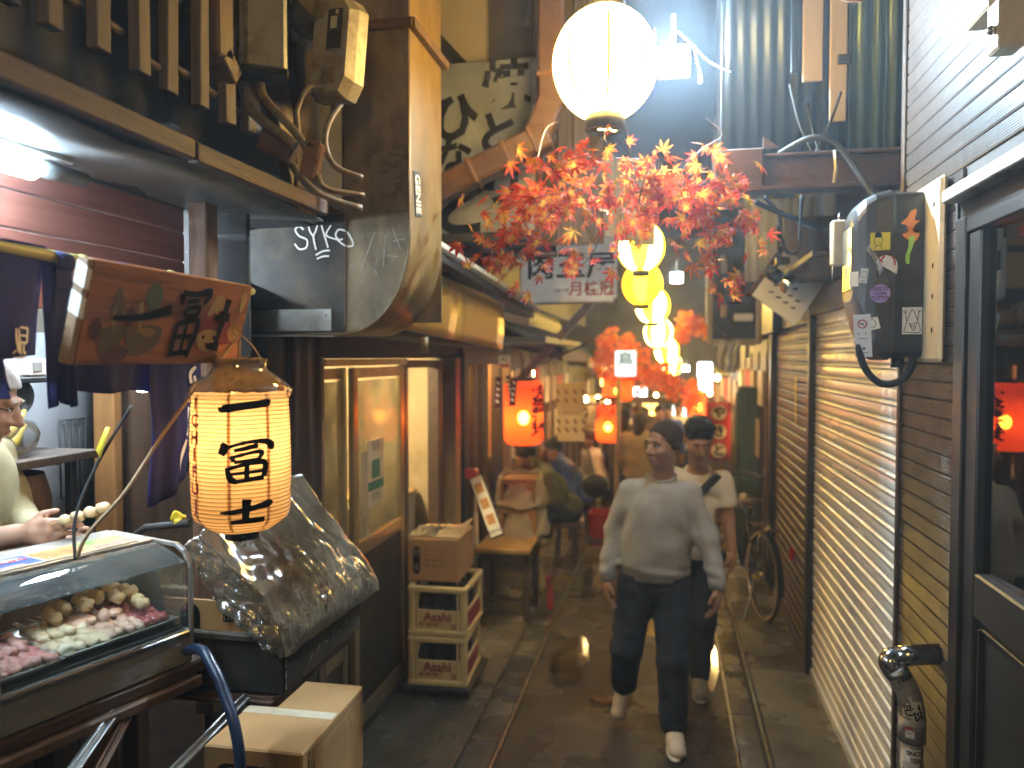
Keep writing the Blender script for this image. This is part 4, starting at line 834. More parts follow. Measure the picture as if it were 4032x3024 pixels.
GS = [[(552, 195), (520, 170), (492, 195), (520, 240), (575, 270), (570, 325), (520, 335), (487, 295)], [(588, 170), (598, 210), (618, 242)], [(652, 168), (636, 215), (622, 250), (640, 345)], [(680, 168), (700, 240), (726, 332)], [(748, 170), (712, 235), (750, 262), (790, 272)], [(832, 208), (800, 205), (780, 240), (800, 275), (830, 272)], [(828, 205), (870, 235), (903, 315), (850, 322), (790, 275)], [(638, 382), (690, 355), (740, 352)], [(645, 410), (690, 393), (733, 392)]]
b = B(); brush(b, [[gp(u, v, 5.5) for u, v in st] for st in GS], lambda u, v: (u, yd0-.0062, v)); P('graffiti', b, 'white_paint', du)
GS = [[(1055, 225), (1000, 380), (950, 520)], [(1178, 205), (1200, 280), (1232, 362)], [(1262, 282), (1180, 300)], [(1128, 255), (1118, 380), (1108, 492)], [(1140, 400), (1215, 410)], [(850, 535), (880, 480), (905, 450)], [(900, 480), (918, 510)], [(1072, 430), (1040, 480), (1008, 500)], [(1050, 490), (1065, 530)], [(945, 560), (968, 595)]]
b = B(); brush(b, [[gp(u, v, 3.2) for u, v in st] for st in GS], lambda u, v: (u, yd0-.0062, v)); P('scratches', b, 'grey_paint', du)
b = B(); MG = fr((-.946, 2.865, 2.64), (0, -.35, 1), (0, -1, -.35)); MG = fr((-.9465, 2.86, 2.63), (0, .12, -1), (0, 1, .12)); b.box((0, 0, 0), (.17, .07, .0012), MG, .0003); P('sticker', b, 'soot', du)
lettering('GENIE', .075, fr((-.9465, 2.86, 2.63), (0, -.12, 1), (0, -1, -.12)) @ rotm(0, 0, 180) if False else fr((-.9455, 2.86, 2.63), (0, .12, -1), (0, 1, .12)), MT['cream_paint'], du, bold=.03, sx=.72)

# ================================================================== shop with sliding doors
sh = thing('sliding_door_shop', 'small shop front with bronze aluminium sliding glass doors under the duct', 'shop', (-1.6, 4.3, 0))
P('black_wall', B().box((-1.64, 2.77, 1.2), (.05, .52, 2.2)), 'black_wood', sh)
P('wall_panel', B().box((-1.612, 2.72, 1.55), (.012, .3, .75)), 'soot', sh)
P('grey_post', B().box((-1.6, 3.13, 1.03), (.1, .17, 2.06)), 'soot', sh)
P('jamb_post', B().box((-1.585, 3.275, 1.0), (.07, .07, 2.02)), 'post_wood', sh)
P('header_beam', B().box((-1.6, 4.45, 2.06), (.1, 2.45, .13)), 'soot', sh)
P('top_rail', B().box((-1.585, 3.9, 1.975), (.07, 1.14, .035)), 'alu_bronze', sh)
P('top_rail', B().box((-1.585, 5.05, 1.96), (.06, 1.13, .05)), 'black_wood', sh)
P('sill', B().box((-1.6, 4.4, .03), (.1, 2.2, .05)), 'alu_dark', sh)
def sld(label, y0, y1, x, panel_z, m='alu_bronze'):
    d = ob('sliding_door', B().box((x, y0+.03, 1.0), (.032, .06, 1.9), None, .004).box((x, y1-.03, 1.0), (.032, .06, 1.9), None, .004).box((x, (y0+y1)/2, 1.92), (.03, y1-y0-.12, .055), None, .003).box((x, (y0+y1)/2, .1), (.03, y1-y0-.12, .1), None, .003).box((x, (y0+y1)/2, panel_z), (.03, y1-y0-.12, .08), None, .003), MT[m], sh)
    d['label'] = label
    ob('glass', B().box((x, (y0+y1)/2, (panel_z+1.9)/2), (.005, y1-y0-.1, 1.9-panel_z-.04), None, .0005), MT['pane_glass'], d)
    ob('kick_panel', B().box((x, (y0+y1)/2, (.15+panel_z)/2), (.012, y1-y0-.1, panel_z-.16), None, .002), MT['alu_dark'], d); return d
d1 = sld('narrow fixed pane beside the brown post', 3.31, 3.68, -1.615, .5)
d2 = sld('sliding door with green poster on its glass', 3.67, 4.44, -1.575, 1.0)
b = B(); b.box((-1.5695, 3.99, 1.37), (.0012, .24, .36)); ob('poster', b, MT['cream_paint'], d2)
MQ = fr((-1.568, 3.99, 1.37), (0, 1, 0), (0, 0, 1))
b = B(); b.box((0, -.07, .0006), (.22, .05, .001), MQ); b.box((0, .02, .0006), (.12, .1, .001), MQ); ob('poster_print', b, MT['green_sign'], d2)
b = B(); txt(b, '焼鳥', .06, MQ @ Matrix.Translation((0, .14, .001))); txt(b, '禁煙席', .045, MQ @ Matrix.Translation((0, -.13, .001))); ob('lettering', b, MT['green_sign'], d2, False)
b = B(); b.box((-1.5695, 3.83, 1.25), (.0012, .1, .5)); ob('notice_strip', b, MT['plaster_beige'], d2)
P('open_jamb', B().box((-1.59, 4.49, 1.0), (.06, .06, 1.9)), 'alu_dark', sh)
P('end_post', B().box((-1.58, 5.14, 1.0), (.08, .1, 1.94)), 'dark_wood', sh)
P('weathered_post', B().box((-1.56, 5.5, 1.0), (.1, .12, 2.0)), 'plywood', sh)
P('dark_post', B().box((-1.54, 5.66, 1.02), (.1, .12, 2.04)), 'black_wood', sh)
P('side_panel', B().box((-1.63, 5.32, 1.0), (.03, .28, 1.94)), 'black_wood', sh)
# its lit room
rm = thing('shop_room', 'warm beige plastered room behind the sliding doors', 'room', (-2.4, 4.3, 0))
P('back_wall', B().box((-2.75, 4.35, 1.2), (.05, 2.9, 2.4)), 'plaster_beige', rm); P('end_wall', B().box((-2.2, 5.72, 1.2), (1.1, .05, 2.4)), 'plaster_beige', rm); P('near_wall', B().box((-2.2, 3.06, 1.2), (1.05, .05, 2.4)), 'plaster_beige', rm)
P('ceiling', B().box((-2.2, 4.35, 2.28), (1.1, 2.7, .04)), 'plaster_beige', rm); P('floor', B().box((-2.2, 4.35, .06), (1.1, 2.6, .04)), 'concrete', rm)
P('inner_partition', B().box((-2.05, 5.35, 1.15), (.9, .04, 2.2)), 'plaster_beige', rm)
t = thing('white_cabinet', 'white low cabinet just inside the open doorway', 'cabinet', (-1.95, 5.1, 0)); P('body', B().box((-2.0, 5.08, .55), (.45, .42, .95), None, .01), 'white_paint', t); P('worktop', B().box((-2.0, 5.08, 1.04), (.47, .44, .03), None, .006), 'counter_wood', t)
t = thing('plastic_jug', 'cream plastic jug standing behind the sliding door glass', 'jug', (-1.8, 4.0, 1.0)); b = B(); b.lathe([(0, 1.02), (.08, 1.02), (.085, 1.06), (.08, 1.16), (.03, 1.2), (.025, 1.25), (0, 1.25)], 16, 0, Matrix.Translation((-1.78, 3.95, 0))); P('body', b, 'cream_paint', t); P('handle', B().tube([(-1.70, 3.95, 1.08), (-1.67, 3.95, 1.12), (-1.71, 3.95, 1.17)], .01, 6), 'cream_paint', t)
t = thing('shop_shelf', 'dark counter along the inside of the sliding doors', 'counter', (-1.85, 4, .9)); P('top', B().box((-1.83, 4.0, 1.0), (.36, 1.1, .035)), 'dark_wood', t); P('front', B().box((-1.83, 4.0, .5), (.3, 1.05, .95)), 'soot', t)
t = thing('room_lamp', 'globe lamp on the ceiling of the beige room', 'lamp', (-2.2, 4.3, 2.15)); emitm('room_glow', (1, .78, .42), 70)
P('globe', B().ell((-2.2, 4.3, 2.14), (.11, .11, .09), 16), 'room_glow', t); P('base', B().box((-2.2, 4.3, 2.245), (.1, .1, .025)), 'white_paint', t)

# awning over the doors
aw = thing('awning', 'metal awning fascia coloured as if gold-lit above the sliding doors', 'awning', (-1.1, 4, 2.05))
q0, q1, q2, q3 = Vector((-1.165, 3.22, 2.128)), Vector((-.986, 4.6, 2.043)), Vector((-.988, 4.61, 2.346)), Vector((-1.115, 3.22, 2.42))
def aq(u, v): return (q0*(1-u)+q1*u)*(1-v)+(q3*(1-u)+q2*u)*v
for u0, u1 in ((0, .455), (.46, 1)): P('fascia_sheet', B().thick(lambda u, v: aq(u0+(u1-u0)*u, v)+Vector((.012*math.sin(v*PI), 0, 0)), 6, 6, -.012), 'gold_lit_sheet', aw)
P('soffit', B().thick(lambda u, v: tuple(aq(u, 0)*(1-v)+Vector((-1.62, aq(u, 0).y, 2.11))*v-Vector((0, 0, .006))), 8, 3, .012), 'soot', aw)
b = B(); b.thick(lambda u, v: (-1.0+.138*u-.75*v, 3.24+1.93*u, 2.50-.17*u+.32*v+.012*math.sin(v*70)), 8, 60, .004); P('corrugated_roof', b, 'grey_paint', aw)
P('roof_edge', B().bar((-.985, 3.24, 2.497), (-.85, 5.16, 2.322), .035, .028), 'white_sheet', aw)
P('gutter', B().bar((-1.02, 3.24, 2.455), (-.9, 5.1, 2.29), .06, .045), 'soot', aw)
P('bracket_pipe', B().tube([(-1.05, 3.26, 2.09), (-1.05, 3.26, 2.02)], .018, 10), 'duct_side', aw)

# ================================================================== beer crates, carton
def crate(label, M):
    t = thing('beer_crate', label, 'crate', tuple(M.translation), 'yellow beer crates'); w_, d, h = .352, .432, .29
    def PP(nm, b_): return P(nm, b_, 'crate_yellow', t)
    for sx in (-1, 1):
        for sy in (-1, 1): PP('corner_post', B().box((sx*(w_/2-.022), sy*(d/2-.022), h/2), (.044, .044, h-.03), M, .012))
    for z, e in ((h-.02, .004), (.016, .004)):
        b = B()
        b.box((0, -d/2+.012, z), (w_+e, .03, .036), M, .008); b.box((0, d/2-.012, z), (w_+e, .03, .036), M, .008); b.box((-w_/2+.012, 0, z), (.03, d-.04, .036), M, .008); b.box((w_/2-.012, 0, z), (.03, d-.04, .036), M, .008)
        PP('rim', b)
    for sy in (-1, 1): PP('end_panel', B().box((0, sy*(d/2-.014), .085), (w_-.08, .012, .125), M, .003))
    for sx in (-1, 1): P('side_panel', B().box((sx*(w_/2-.014), 0, .085), (.012, d-.08, .125), M, .003), 'crate_yellow', t); P('side_print', B().box((sx*(w_/2-.0065), 0, .085), (.002, d-.12, .09), M, .0003), 'dark_red_ink', t)
    for x in (-w_/2+.055, w_/2-.055): PP('end_rib', B().box((x, -d/2+.008, h/2), (.012, .012, h-.05), M, .003))
    P('floor', B().box((0, 0, .02), (w_-.05, d-.05, .012), M), 'crate_yellow', t)
    MF = M @ fr((0, -d/2+.0075, .09), (1, 0, 0), (0, 0, 1)); b = B(); txt(b, 'Asahi', .075, MF @ Matrix.Translation((0, .018, 0)), 0, .025, .0012); txt(b, '中', .034, MF @ Matrix.Translation((-.095, -.03, 0)), 0, .02, .0012); txt(b, '朝日麦酒', .024, MF @ Matrix.Translation((-.02, -.026, 0)), 0, .02, .0012); txt(b, '20', .045, MF @ Matrix.Translation((.1, -.034, 0)), 0, .02, .0012); ob('lettering', b, MT['dark_red_ink'], t, False)
    for ix in range(3):
        for iy in range(4):
            o = ob('beer_bottle', bottle_me, None); o.matrix_world = M @ Matrix.Translation(((ix-1)*.095, (iy-1.5)*.095, .027)); tag(o, 'dark glass beer bottle standing in the %s yellow crate' % label.split()[0], 'bottle', 'bottles in the %s beer crate' % label.split()[0])
bb = B(); bb.lathe([(0, 0), (.036, 0), (.038, .01), (.038, .13), (.03, .165), (.015, .2), (.0135, .235), (.015, .24), (.015, .25), (0, .25)], 14); bottle_me = mesh('beer_bottle', bb, MT['bottle_dark'])
dl = thing('dolly', 'low dark dolly under the stacked beer crates', 'dolly', (-1.29, 4.46, .02)); P('deck', B().box((-1.30, 4.46, .075), (.4, .5, .035), None, .01), 'black_plastic', dl)
for sx in (-.14, .14):
    for sy in (-.18, .18): P('wheel', B().lathe([(.0, -.012), (.022, -.012), (.024, 0), (.022, .012), (0, .012)], 14, 0, fr((-1.30+sx, 4.46+sy, .042), (0, 1, 0), (0, 0, 1))), 'black_rubber', dl)
crate('lower yellow beer crate resting on the dark dolly', Matrix.Translation((-1.305, 4.44, .094)) @ rotm(0, 0, 3))
crate('upper yellow beer crate with the carton on top', Matrix.Translation((-1.297, 4.445, .386)) @ rotm(0, 0, 1))
M = Matrix.Translation((-1.345, 4.5, .682)) @ rotm(0, 0, 2); c3 = carton('cardboard_carton', 'carton marked with a black oval standing on the beer crates', M, (.31, .4, .255))
M3 = M @ fr((0, -.2006, .125), (1, 0, 0), (0, 0, 1)); b = B(); b.box((-.1, 0, .0006), (.045, .12, .001), M3, .0002); b.disc(.0225, .0011, 16, 0, M3 @ Matrix.Translation((-.1, .06, 0))); b.disc(.0225, .0011, 16, 0, M3 @ Matrix.Translation((-.1, -.06, 0))); P('print_mark', b, 'ink', c3)
b = B(); txt(b, '白', .045, M3 @ Matrix.Translation((-.1, .045, .0012))); txt(b, '炭', .045, M3 @ Matrix.Translation((-.1, -.045, .0012))); ob('lettering', b, MT['cardboard'], c3, False)
b = B(); brush(b, [[(-.05+.045*(i % 3), .06-.03*(i//3), .0022), (-.02+.045*(i % 3), .062-.03*(i//3), .0022)] for i in range(12)], onplane(M3, .0012)); P('print_line', b, 'rust', c3)
b = B(); b.thick(lambda u, v: M @ Vector((-.0+.16*u, -.19+.38*v, .262+.02*math.sin(u*4)*math.sin(v*5)+.03*u*v)), 8, 8, .001); tag(P('paper_sheet', b, 'plywood', None), 'orange tinted sheet of paper lying on the crate-top carton', 'paper')
b = B(); b.thick(lambda u, v: M @ Vector((-.16+.17*u, -.19+.3*v, .266+.016*noise.noise((u*8, v*8, 1)))), 10, 10, .0008); tag(P('plastic_wrap', b, 'clear_bag', None), 'crumpled clear wrap on the crate-top carton', 'plastic wrap')

# ================================================================== bench, menu board, bagged cartons
be = thing('bench', 'low dark bench with pale seat beside the beer crates', 'bench', (-1.2, 5.75, 0))
P('seat', B().box((-1.2, 5.82, .55), (.42, .5, .04), None, .008), 'counter_wood', be)
for x in (-1.37, -1.02):
    for y in (5.62, 6.02): P('leg', B().box((x, y, .27), (.045, .045, .53)), 'bench_dark', be)
P('stretcher', B().box((-1.2, 5.62, .18), (.33, .03, .03)), 'bench_dark', be); P('apron', B().box((-1.2, 5.6, .5), (.36, .025, .06)), 'bench_dark', be)
mb = thing('menu_board', 'narrow white menu board with food photos leaning on the bench', 'menu board', (-1.27, 5.3, .7))
MM = fr((-1.268, 5.36, .93), (.078, 0, .036), (-.165, .1, .39)); P('frame', B().box((0, 0, -.01), (.11, .47, .02), MM, .004), 'bench_dark', mb); P('sheet', B().box((0, 0, .002), (.092, .45, .004), MM, .001), 'white_paint', mb)
for i in range(3): P('photo', B().box((.0, .14-.12*i, .0045), (.06, .075, .001), MM), 'print_food', mb)
lettering('MENU', .035, MM @ Matrix.Translation((0, -.19, .0045)), MT['ink'], mb)
tg = thing('red_holder', 'small red box on top of the leaning menu board', 'box', (-1.4, 5.4, 1.12)); P('body', B().box((-1.40, 5.45, 1.15), (.09, .08, .07), rotm(0, 0, 0), .01), 'red_plastic', tg)
for i, (z, s_, lab) in enumerate(((.585, 1, 'lower carton showing through a torn white bag on the bench'), (.82, .92, 'upper carton showing through a torn white bag above the bench'))):
    M = Matrix.Translation((-1.16, 6.15, z)); c4 = carton('cardboard_carton', lab, M, (.30*s_, .3, .21))
    M3 = M @ fr((0, -.1506, .1), (1, 0, 0), (0, 0, 1)); P('print_mark', B().box((-.1, 0, .0006), (.035, .13, .001), M3, .0002), 'ink', c4); lettering('白\n炭', .05, M3 @ Matrix.Translation((-.1, 0, .0012)), MT['cardboard'], c4)
    def bag(u, v):
        a = PI*1.15*(u-.5)-PI/2+PI; ang = 2*PI*u
        rx, ry = .23*s_, .2; h = v; op = .7+.3*math.cos(ang+PI/2)
        x = rx*(1-.25*h*h)*math.cos(ang)*1.0; y_ = ry*(1-.2*h)*math.sin(ang)
        zz = (.27*h)*(.68+.32*min(1, max(0, .5+1.2*math.sin(ang)+.6*abs(math.cos(ang)))))
        k_ = .03*noise.noise((math.cos(ang)*3, math.sin(ang)*3, h*3+z*9)); return (-1.16+x*(1+k_*3), 6.15+y_*(1+k_*3), z-.02+zz+k_)
    o = P('plastic_bag', B().thick(bag, 40, 12, .002), 'white_bag', None); tag(o, ['lower white plastic bag round a carton on the bench', 'upper white plastic bag round a carton above the bench'][i], 'bag')
t = thing('umbrella', 'pale umbrella with a hooked handle standing in the doorway', 'umbrella', (-1.45, 5.55, 0)); b = B(); b.tube(catmull([(-1.45, 5.78, .45), (-1.45, 5.78, .92), (-1.44, 5.78, .97), (-1.41, 5.78, .985), (-1.385, 5.78, .96), (-1.385, 5.78, .92)], 5), .012, 8); P('handle', b, 'cream_paint', t); b = B(); b.tube([(-1.45, 5.78, .06), (-1.45, 5.78, .1), (-1.45, 5.78, .8)], [.008, .03, .018], 8); P('canopy', b, 'cloth_white', t)

# ================================================================== next shop, open and lit
s2 = thing('open_bar', 'open fronted bar with amber lit wall beyond the sliding door shop', 'shop', (-1.7, 6.6, 0))
P('back_wall', B().box((-2.6, 6.8, 1.2), (.05, 2.6, 2.4)), 'plaster_beige', s2); P('end_wall', B().box((-2.15, 7.6, 1.2), (.95, .05, 2.4)), 'orange_wood', s2); P('near_wall', B().box((-2.15, 5.78, 1.2), (.95, .04, 2.4)), 'plaster_beige', s2)
P('ceiling', B().box((-2.1, 6.7, 2.2), (1.1, 2.0, .05)), 'dark_wood', s2); P('counter', B().box((-1.95, 6.7, .5), (.4, 1.6, 1.0)), 'dark_wood', s2); P('counter_top', B().box((-1.93, 6.7, 1.02), (.46, 1.64, .03)), 'counter_wood', s2)
for y, m_ in ((6.2, 'post_wood'), (6.48, 'dark_wood'), (6.62, 'post_wood'), (7.2, 'dark_wood')): P('post', B().box((-1.6, y, 1.0), (.09, .1, 2.0)), m_, s2)
P('header', B().box((-1.58, 6.7, 2.02), (.1, 2.0, .16)), 'dark_wood', s2); P('eaves_beam', B().box((-1.2, 6.6, 2.13), (.7, 2.3, .05)), 'black_wood', s2)
P('shelf', B().box((-1.75, 6.0, 1.2), (.3, .35, .03)), 'batten_wood', s2)
for i in range(5): P('bowl', B().lathe([(.02, 0), (.05, .03), (.055, .05), (.05, .05)], 12, 0, Matrix.Translation((-1.72, 5.9+.06*i, 1.216+.012*i))), ['orange_wood', 'white_paint', 'rust', 'cream_paint', 'grey_paint'][i], s2)
t = thing('shade_lamp', 'glowing yellow box lampshade in the open bar', 'lamp', (-1.8, 6.1, 1.75)); P('shade', B().box((-1.74, 5.98, 1.79), (.11, .11, .13), None, .01), 'shade_yellow', t); P('cord', B().tube([(-1.74, 5.98, 1.85), (-1.74, 5.98, 2.18)], .004, 6), 'black_plastic', t)
t = thing('bar_lamp', 'pendant bulb over the open bar counter', 'lamp', (-2.0, 6.8, 2.0)); emitm('amber_glow', (1, .55, .16), 120); P('bulb', B().ell((-2.05, 6.8, 1.98), (.06, .06, .07), 14), 'amber_glow', t); P('cord', B().tube([(-2.05, 6.8, 2.05), (-2.05, 6.8, 2.18)], .004, 6), 'black_plastic', t)
# red barrel lantern
def red_lantern(name, label, c, r, h, text, pw=14, ang=None, seg=40, glow='red_paper', cs=1):
    t = thing(name, label, 'lantern', (c[0], c[1], c[2]-h/2), 'red lanterns along the alley')
    NR = 16; prof = []
    for i in range(NR*2+1):
        s_ = i/(NR*2); zz = -h/2+h*s_; e = min(1, math.sin(PI*min(1, max(0.0, s_*.94+.03)))*3.2)**.5; prof.append((r*(.55+.45*e)*(1+.012*math.cos(PI*i)), zz))
    P('paper_shade', B().lathe(prof, seg, 0, Matrix.Translation(c)), glow, t)
    for z in (-h/2-.012, h/2+.012): P('ring', B().lathe([(r*.5, z-.012), (r*.56, z-.012), (r*.56, z+.012), (r*.5, z+.012)], 24, 0, Matrix.Translation(c)), 'black_plastic', t)
    a0 = ang if ang is not None else math.atan2(-c[1], -c[0]); b = B()
    for i, ch in enumerate(text):
        v, f = glyphs(ch, .035); zc = h/2*.62-(i+.5-.5)*h*.8/max(1, len(text)); k_ = h*.8/len(text)
        b.add([(c[0]+(r*1.03)*math.cos(a0+p[0]*k_*cs*1.5/r), c[1]+(r*1.03)*math.sin(a0+p[0]*k_*cs*1.5/r), c[2]+zc+p[1]*k_*cs) for p in v], f)
    P('lettering', b, 'ink', t)
    P('bulb', B().ell((c[0], c[1], c[2]-.04), (.04, .04, .05), 14), 'lantern_bulb', t); P('hanger', B().tube([(c[0], c[1], c[2]+h/2), (c[0], c[1], c[2]+h/2+.18)], .006, 6), 'black_plastic', t)
    return t
emitm('lantern_bulb', (1, .62, .2), 34)
def redpaper():
    m = mat('red_paper', (.85, .11, .015), (.8, .09, .012), 5, .7, tl=.6, emit=(1, .055, .003), es=.13); t = m.node_tree; N = t.nodes; out = N['Material Output']; src = out.inputs[0].links[0].from_socket
    rf = N.new('ShaderNodeBsdfRefraction'); rf.inputs['Roughness'].default_value = .32; rf.inputs['IOR'].default_value = 1.02; rf.inputs[0].default_value = (1, .45, .1, 1)
    mx = N.new('ShaderNodeMixShader'); mx.inputs[0].default_value = .3; t.links.new(src, mx.inputs[1]); t.links.new(rf.outputs[0], mx.inputs[2]); t.links.new(mx.outputs[0], out.inputs[0])
redpaper()
red_lantern('red_lantern', 'large glowing red barrel lantern with black characters by the bench', (-1.02, 5.5, 1.6), .142, .46, '大衆酒場', 2.2, ang=math.atan2(-5.5, 1.02)+.98, cs=1.25)
P_ = thing('maroon_banner', 'narrow maroon cloth strips with white lettering hanging by the red lantern', 'banner', (-1.15, 5.4, 1.7))
for (x, y, z0, z1, w_, dx) in ((-1.2, 5.36, 1.86, 1.64, .05, -.01), (-1.12, 5.33, 1.87, 1.72, .035, .03), (-1.07, 5.31, 1.86, 1.66, .045, -.02)):
    b = B(); b.thick(lambda u, v: (x+w_*u+dx*v, y+.01*math.sin(v*5+u*3), z0+(z1-z0)*v), 4, 8, .002); P('cloth_strip', b, 'maroon_cloth', P_); b = B(); brush(b, [[(x+w_*.35+dx*q, z0+(z1-z0)*q, .006), (x+w_*.7+dx*q, z0+(z1-z0)*q-.015, .006)] for q in (.15, .35, .55, .75)], lambda u, v: (u, y-.013, v)); P('lettering', b, 'white_paint', P_)
t = thing('price_tag', 'small white and red tag hanging under the awning corner', 'tag', (-1.08, 5.3, 1.92)); P('card', B().box((-1.12, 5.3, 1.975), (.08, .006, .085), None, .01), 'white_paint', t); P('red_band', B().box((-1.12, 5.2955, 1.945), (.07, .002, .02)), 'red_ink', t); lettering('41', .05, fr((-1.12, 5.296, 1.985), (1, 0, 0), (0, 0, 1)), MT['ink'], t); P('string', B().tube([(-1.12, 5.3, 2.01), (-1.12, 5.3, 2.2)], .002, 5), 'ink', t)

# ================================================================== upper storeys, left
u1 = thing('upper_storey', 'dark patched upper storey rising over the sliding door shop', 'building', (-1.7, 4.2, 2.6))
P('side_wall', B().box((-1.62, 4.4, 4.2), (.1, 2.4, 3.2)), 'plaster_dark', u1)
P('patched_panel', B().box((-1.19, 4.2, 4.35), (.42, .06, 1.6)), 'plaster_beige', u1)
P('dark_panel', B().box((-.86, 4.24, 4.4), (.25, .05, 1.7)), 'plaster_dark', u1)
P('end_wall', B().box((-1.15, 4.55, 4.3), (1.0, .06, 3.4)), 'plaster_dark', u1)
for i in range(7): P('wall_board', B().box((-.94+.09*i, 4.45+.005*(i % 2), 4.15), (.086, .03, 3.0)), 'batten_wood' if i % 3 else 'dark_wood', u1)
b = B(); b.prism([(-1.3, 4.1, 3.75), (-.98, 4.1, 3.45), (-.98, 4.1, 3.50), (-1.3, 4.1, 3.85)], (0, .05, 0)); P('torn_flashing', b, 'soot', u1)
b = B()
for k in range(5): b.box((-.62+.12*k, 4.6+.06*k, 3.02-.02*k), (.13, .02, .5))
P('grey_panel', b, 'grey_paint', u1)
y1_ = thing('projecting_sign', 'grimy white projecting sign with big black brush kana behind the duct', 'sign', (-1, 4, 2.65))
P('panel', B().box((-.98, 4.0, 3.105), (.575, .05, .9), None, .006), 'sign_grime', y1_)
P('frame_edge', B().box((-.689, 4.0, 3.105), (.012, .058, .91), None, .003), 'grey_paint', y1_); P('bottom_rail', B().box((-.98, 4.0, 2.635), (.6, .07, .05)), 'soot', y1_)
MY = fr((-.98, 3.974, 3.105), (1, 0, 0), (0, 0, 1))
def kana(body, x, z, s_, rot=0):
    return txt(bk, body, s_, MY @ Matrix.Translation((x, z, 0)) @ rotm(0, 0, rot), 0, .035, .0015)
bk = B(); kana('焼', .15, .3, .26); kana('と', .1, .05, .24, -6); kana('り', .13, -.2, .26); kana('ひ', -.13, .15, .27, 8); kana('な', -.14, -.06, .22); kana('ど', -.1, -.33, .32); ob('lettering', bk, MT['ink'], y1_, False)
dp = thing('downpipe', 'brown square downpipe slanting down from the upper wall to the duct', 'downpipe', (-.6, 3.7, 2.8))
seg = [(-.555, 3.72, 5.2), (-.548, 3.71, 3.2), (-.60, 3.7, 3.055), (-1.16, 3.68, 2.80)]
P('upright', B().bar(seg[0], seg[1], .125, .12, up=(0, 1, 0), ch=.012), 'downpipe', dp); P('elbow', B().bar((-.548, 3.711, 3.24), (-.63, 3.701, 3.035), .125, .12, up=(0, 1, 0), ch=.014), 'downpipe', dp); P('slanted_run', B().bar((-.56, 3.70, 3.07), seg[3], .122, .118, up=(0, 1, 0), ch=.012), 'downpipe', dp)
for s_ in (.12, .34, .62):
    p = Vector((-.56, 3.70, 3.07)).lerp(Vector(seg[3]), s_); d_ = (Vector(seg[3])-Vector((-.56, 3.7, 3.07))).normalized()*.012; P('joint_band', B().bar(p-d_, p+d_, .134, .13, up=(0, 1, 0), ch=.004), 'rust', dp)
for z in (3.35, 3.8, 4.4): P('joint_band', B().bar((-.549, 3.712, z-.012), (-.549, 3.712, z+.012), .136, .132, up=(0, 1, 0)), 'rust', dp)
ts = thing('shop_sign', 'white rounded sign with black brush name and red characters over the alley', 'sign', (-.7, 5.6, 2.4))
mat('sign_added_glow', (.66, .65, .6), (.6, .59, .54), 4, .4, dirt=(.36, .33, .27), dam=.25, dsc=3, emit=(1, .95, .85), es=.04); P('panel', B().box((-.705, 5.6, 2.65), (.7, .09, .49), None, .03), 'sign_added_glow', ts); P('rim', B().box((-.705, 5.61, 2.65), (.73, .06, .52), None, .03), 'grey_paint', ts)  # weak emission added so the sign face reads as lit
MT_ = fr((-.705, 5.554, 2.65), (1, 0, 0), (0, 0, 1)); b = B(); txt(b, '肉玉屋', .2, MT_ @ Matrix.Translation((.02, .0, 0)), 0, .02, .001, 1.1); txt(b, '煮込', .09, MT_ @ Matrix.Translation((.12, .185, 0)), 0, .01); txt(b, '日本の酒', .028, MT_ @ Matrix.Translation((-.05, -.165, 0)), 0, .01); ob('lettering', b, MT['ink'], ts, False)
lettering('月桂冠', .11, MT_ @ Matrix.Translation((.17, -.16, 0)), MT['red_ink'], ts, .02)
P('bracket', B().box((-1.25, 5.62, 2.75), (.4, .04, .04)), 'rust', ts)
# dark eaves and roofs further along on the left
for i, (y0, y1, x, z, lab) in enumerate(((5.25, 6.9, -.95, 2.3, 'sooty tin eaves above the red barrel lantern'), (7.0, 9.2, -.95, 2.05, 'dark sagging eaves over the seated drinkers'), (9.3, 12.5, -.95, 1.95, 'far dark eaves along the alley side'))):
    e = thing('eaves', lab, 'eaves', (x, (y0+y1)/2, z)); P('roof_sheet', B().thick(lambda u, v: (x-.7*v, y0+(y1-y0)*u, z+.3*v+.02*math.sin(u*40)), 40, 3, .012), 'soot', e); P('edge_board', B().bar((x, y0, z-.03), (x, y1, z-.05), .03, .1), 'dark_wood', e)
    for k_ in range(5): yy = y0+(y1-y0)*(k_+.5)/5; P('rafter', B().bar((x, yy, z-.05), (-1.6, yy, z+.12), .05, .06), 'dark_wood', e)
u2 = thing('upper_storey', 'far upper storeys on the lantern side fading into darkness', 'building', (-1.5, 9, 2.6)); P('wall', B().box((-1.55, 9.0, 4.4), (.5, 7, 3.8)), 'plaster_dark', u2)
for i in range(4): P('panel', B().box((-1.28, 6.2+1.4*i, 3.3), (.04, 1.0, .7)), 'grey_paint' if i % 2 else 'white_sheet', u2)
P('diagonal_brace', B().bar((-.5, 6.2, 2.55), (-1.25, 6.25, 1.75), .06, .06, up=(0, 1, 0)), 'post_wood', u2); P('bamboo_stick', B().bar((-.62, 6.3, 2.12), (-1.1, 6.3, 1.92), .02, .02), 'downpipe', u2)

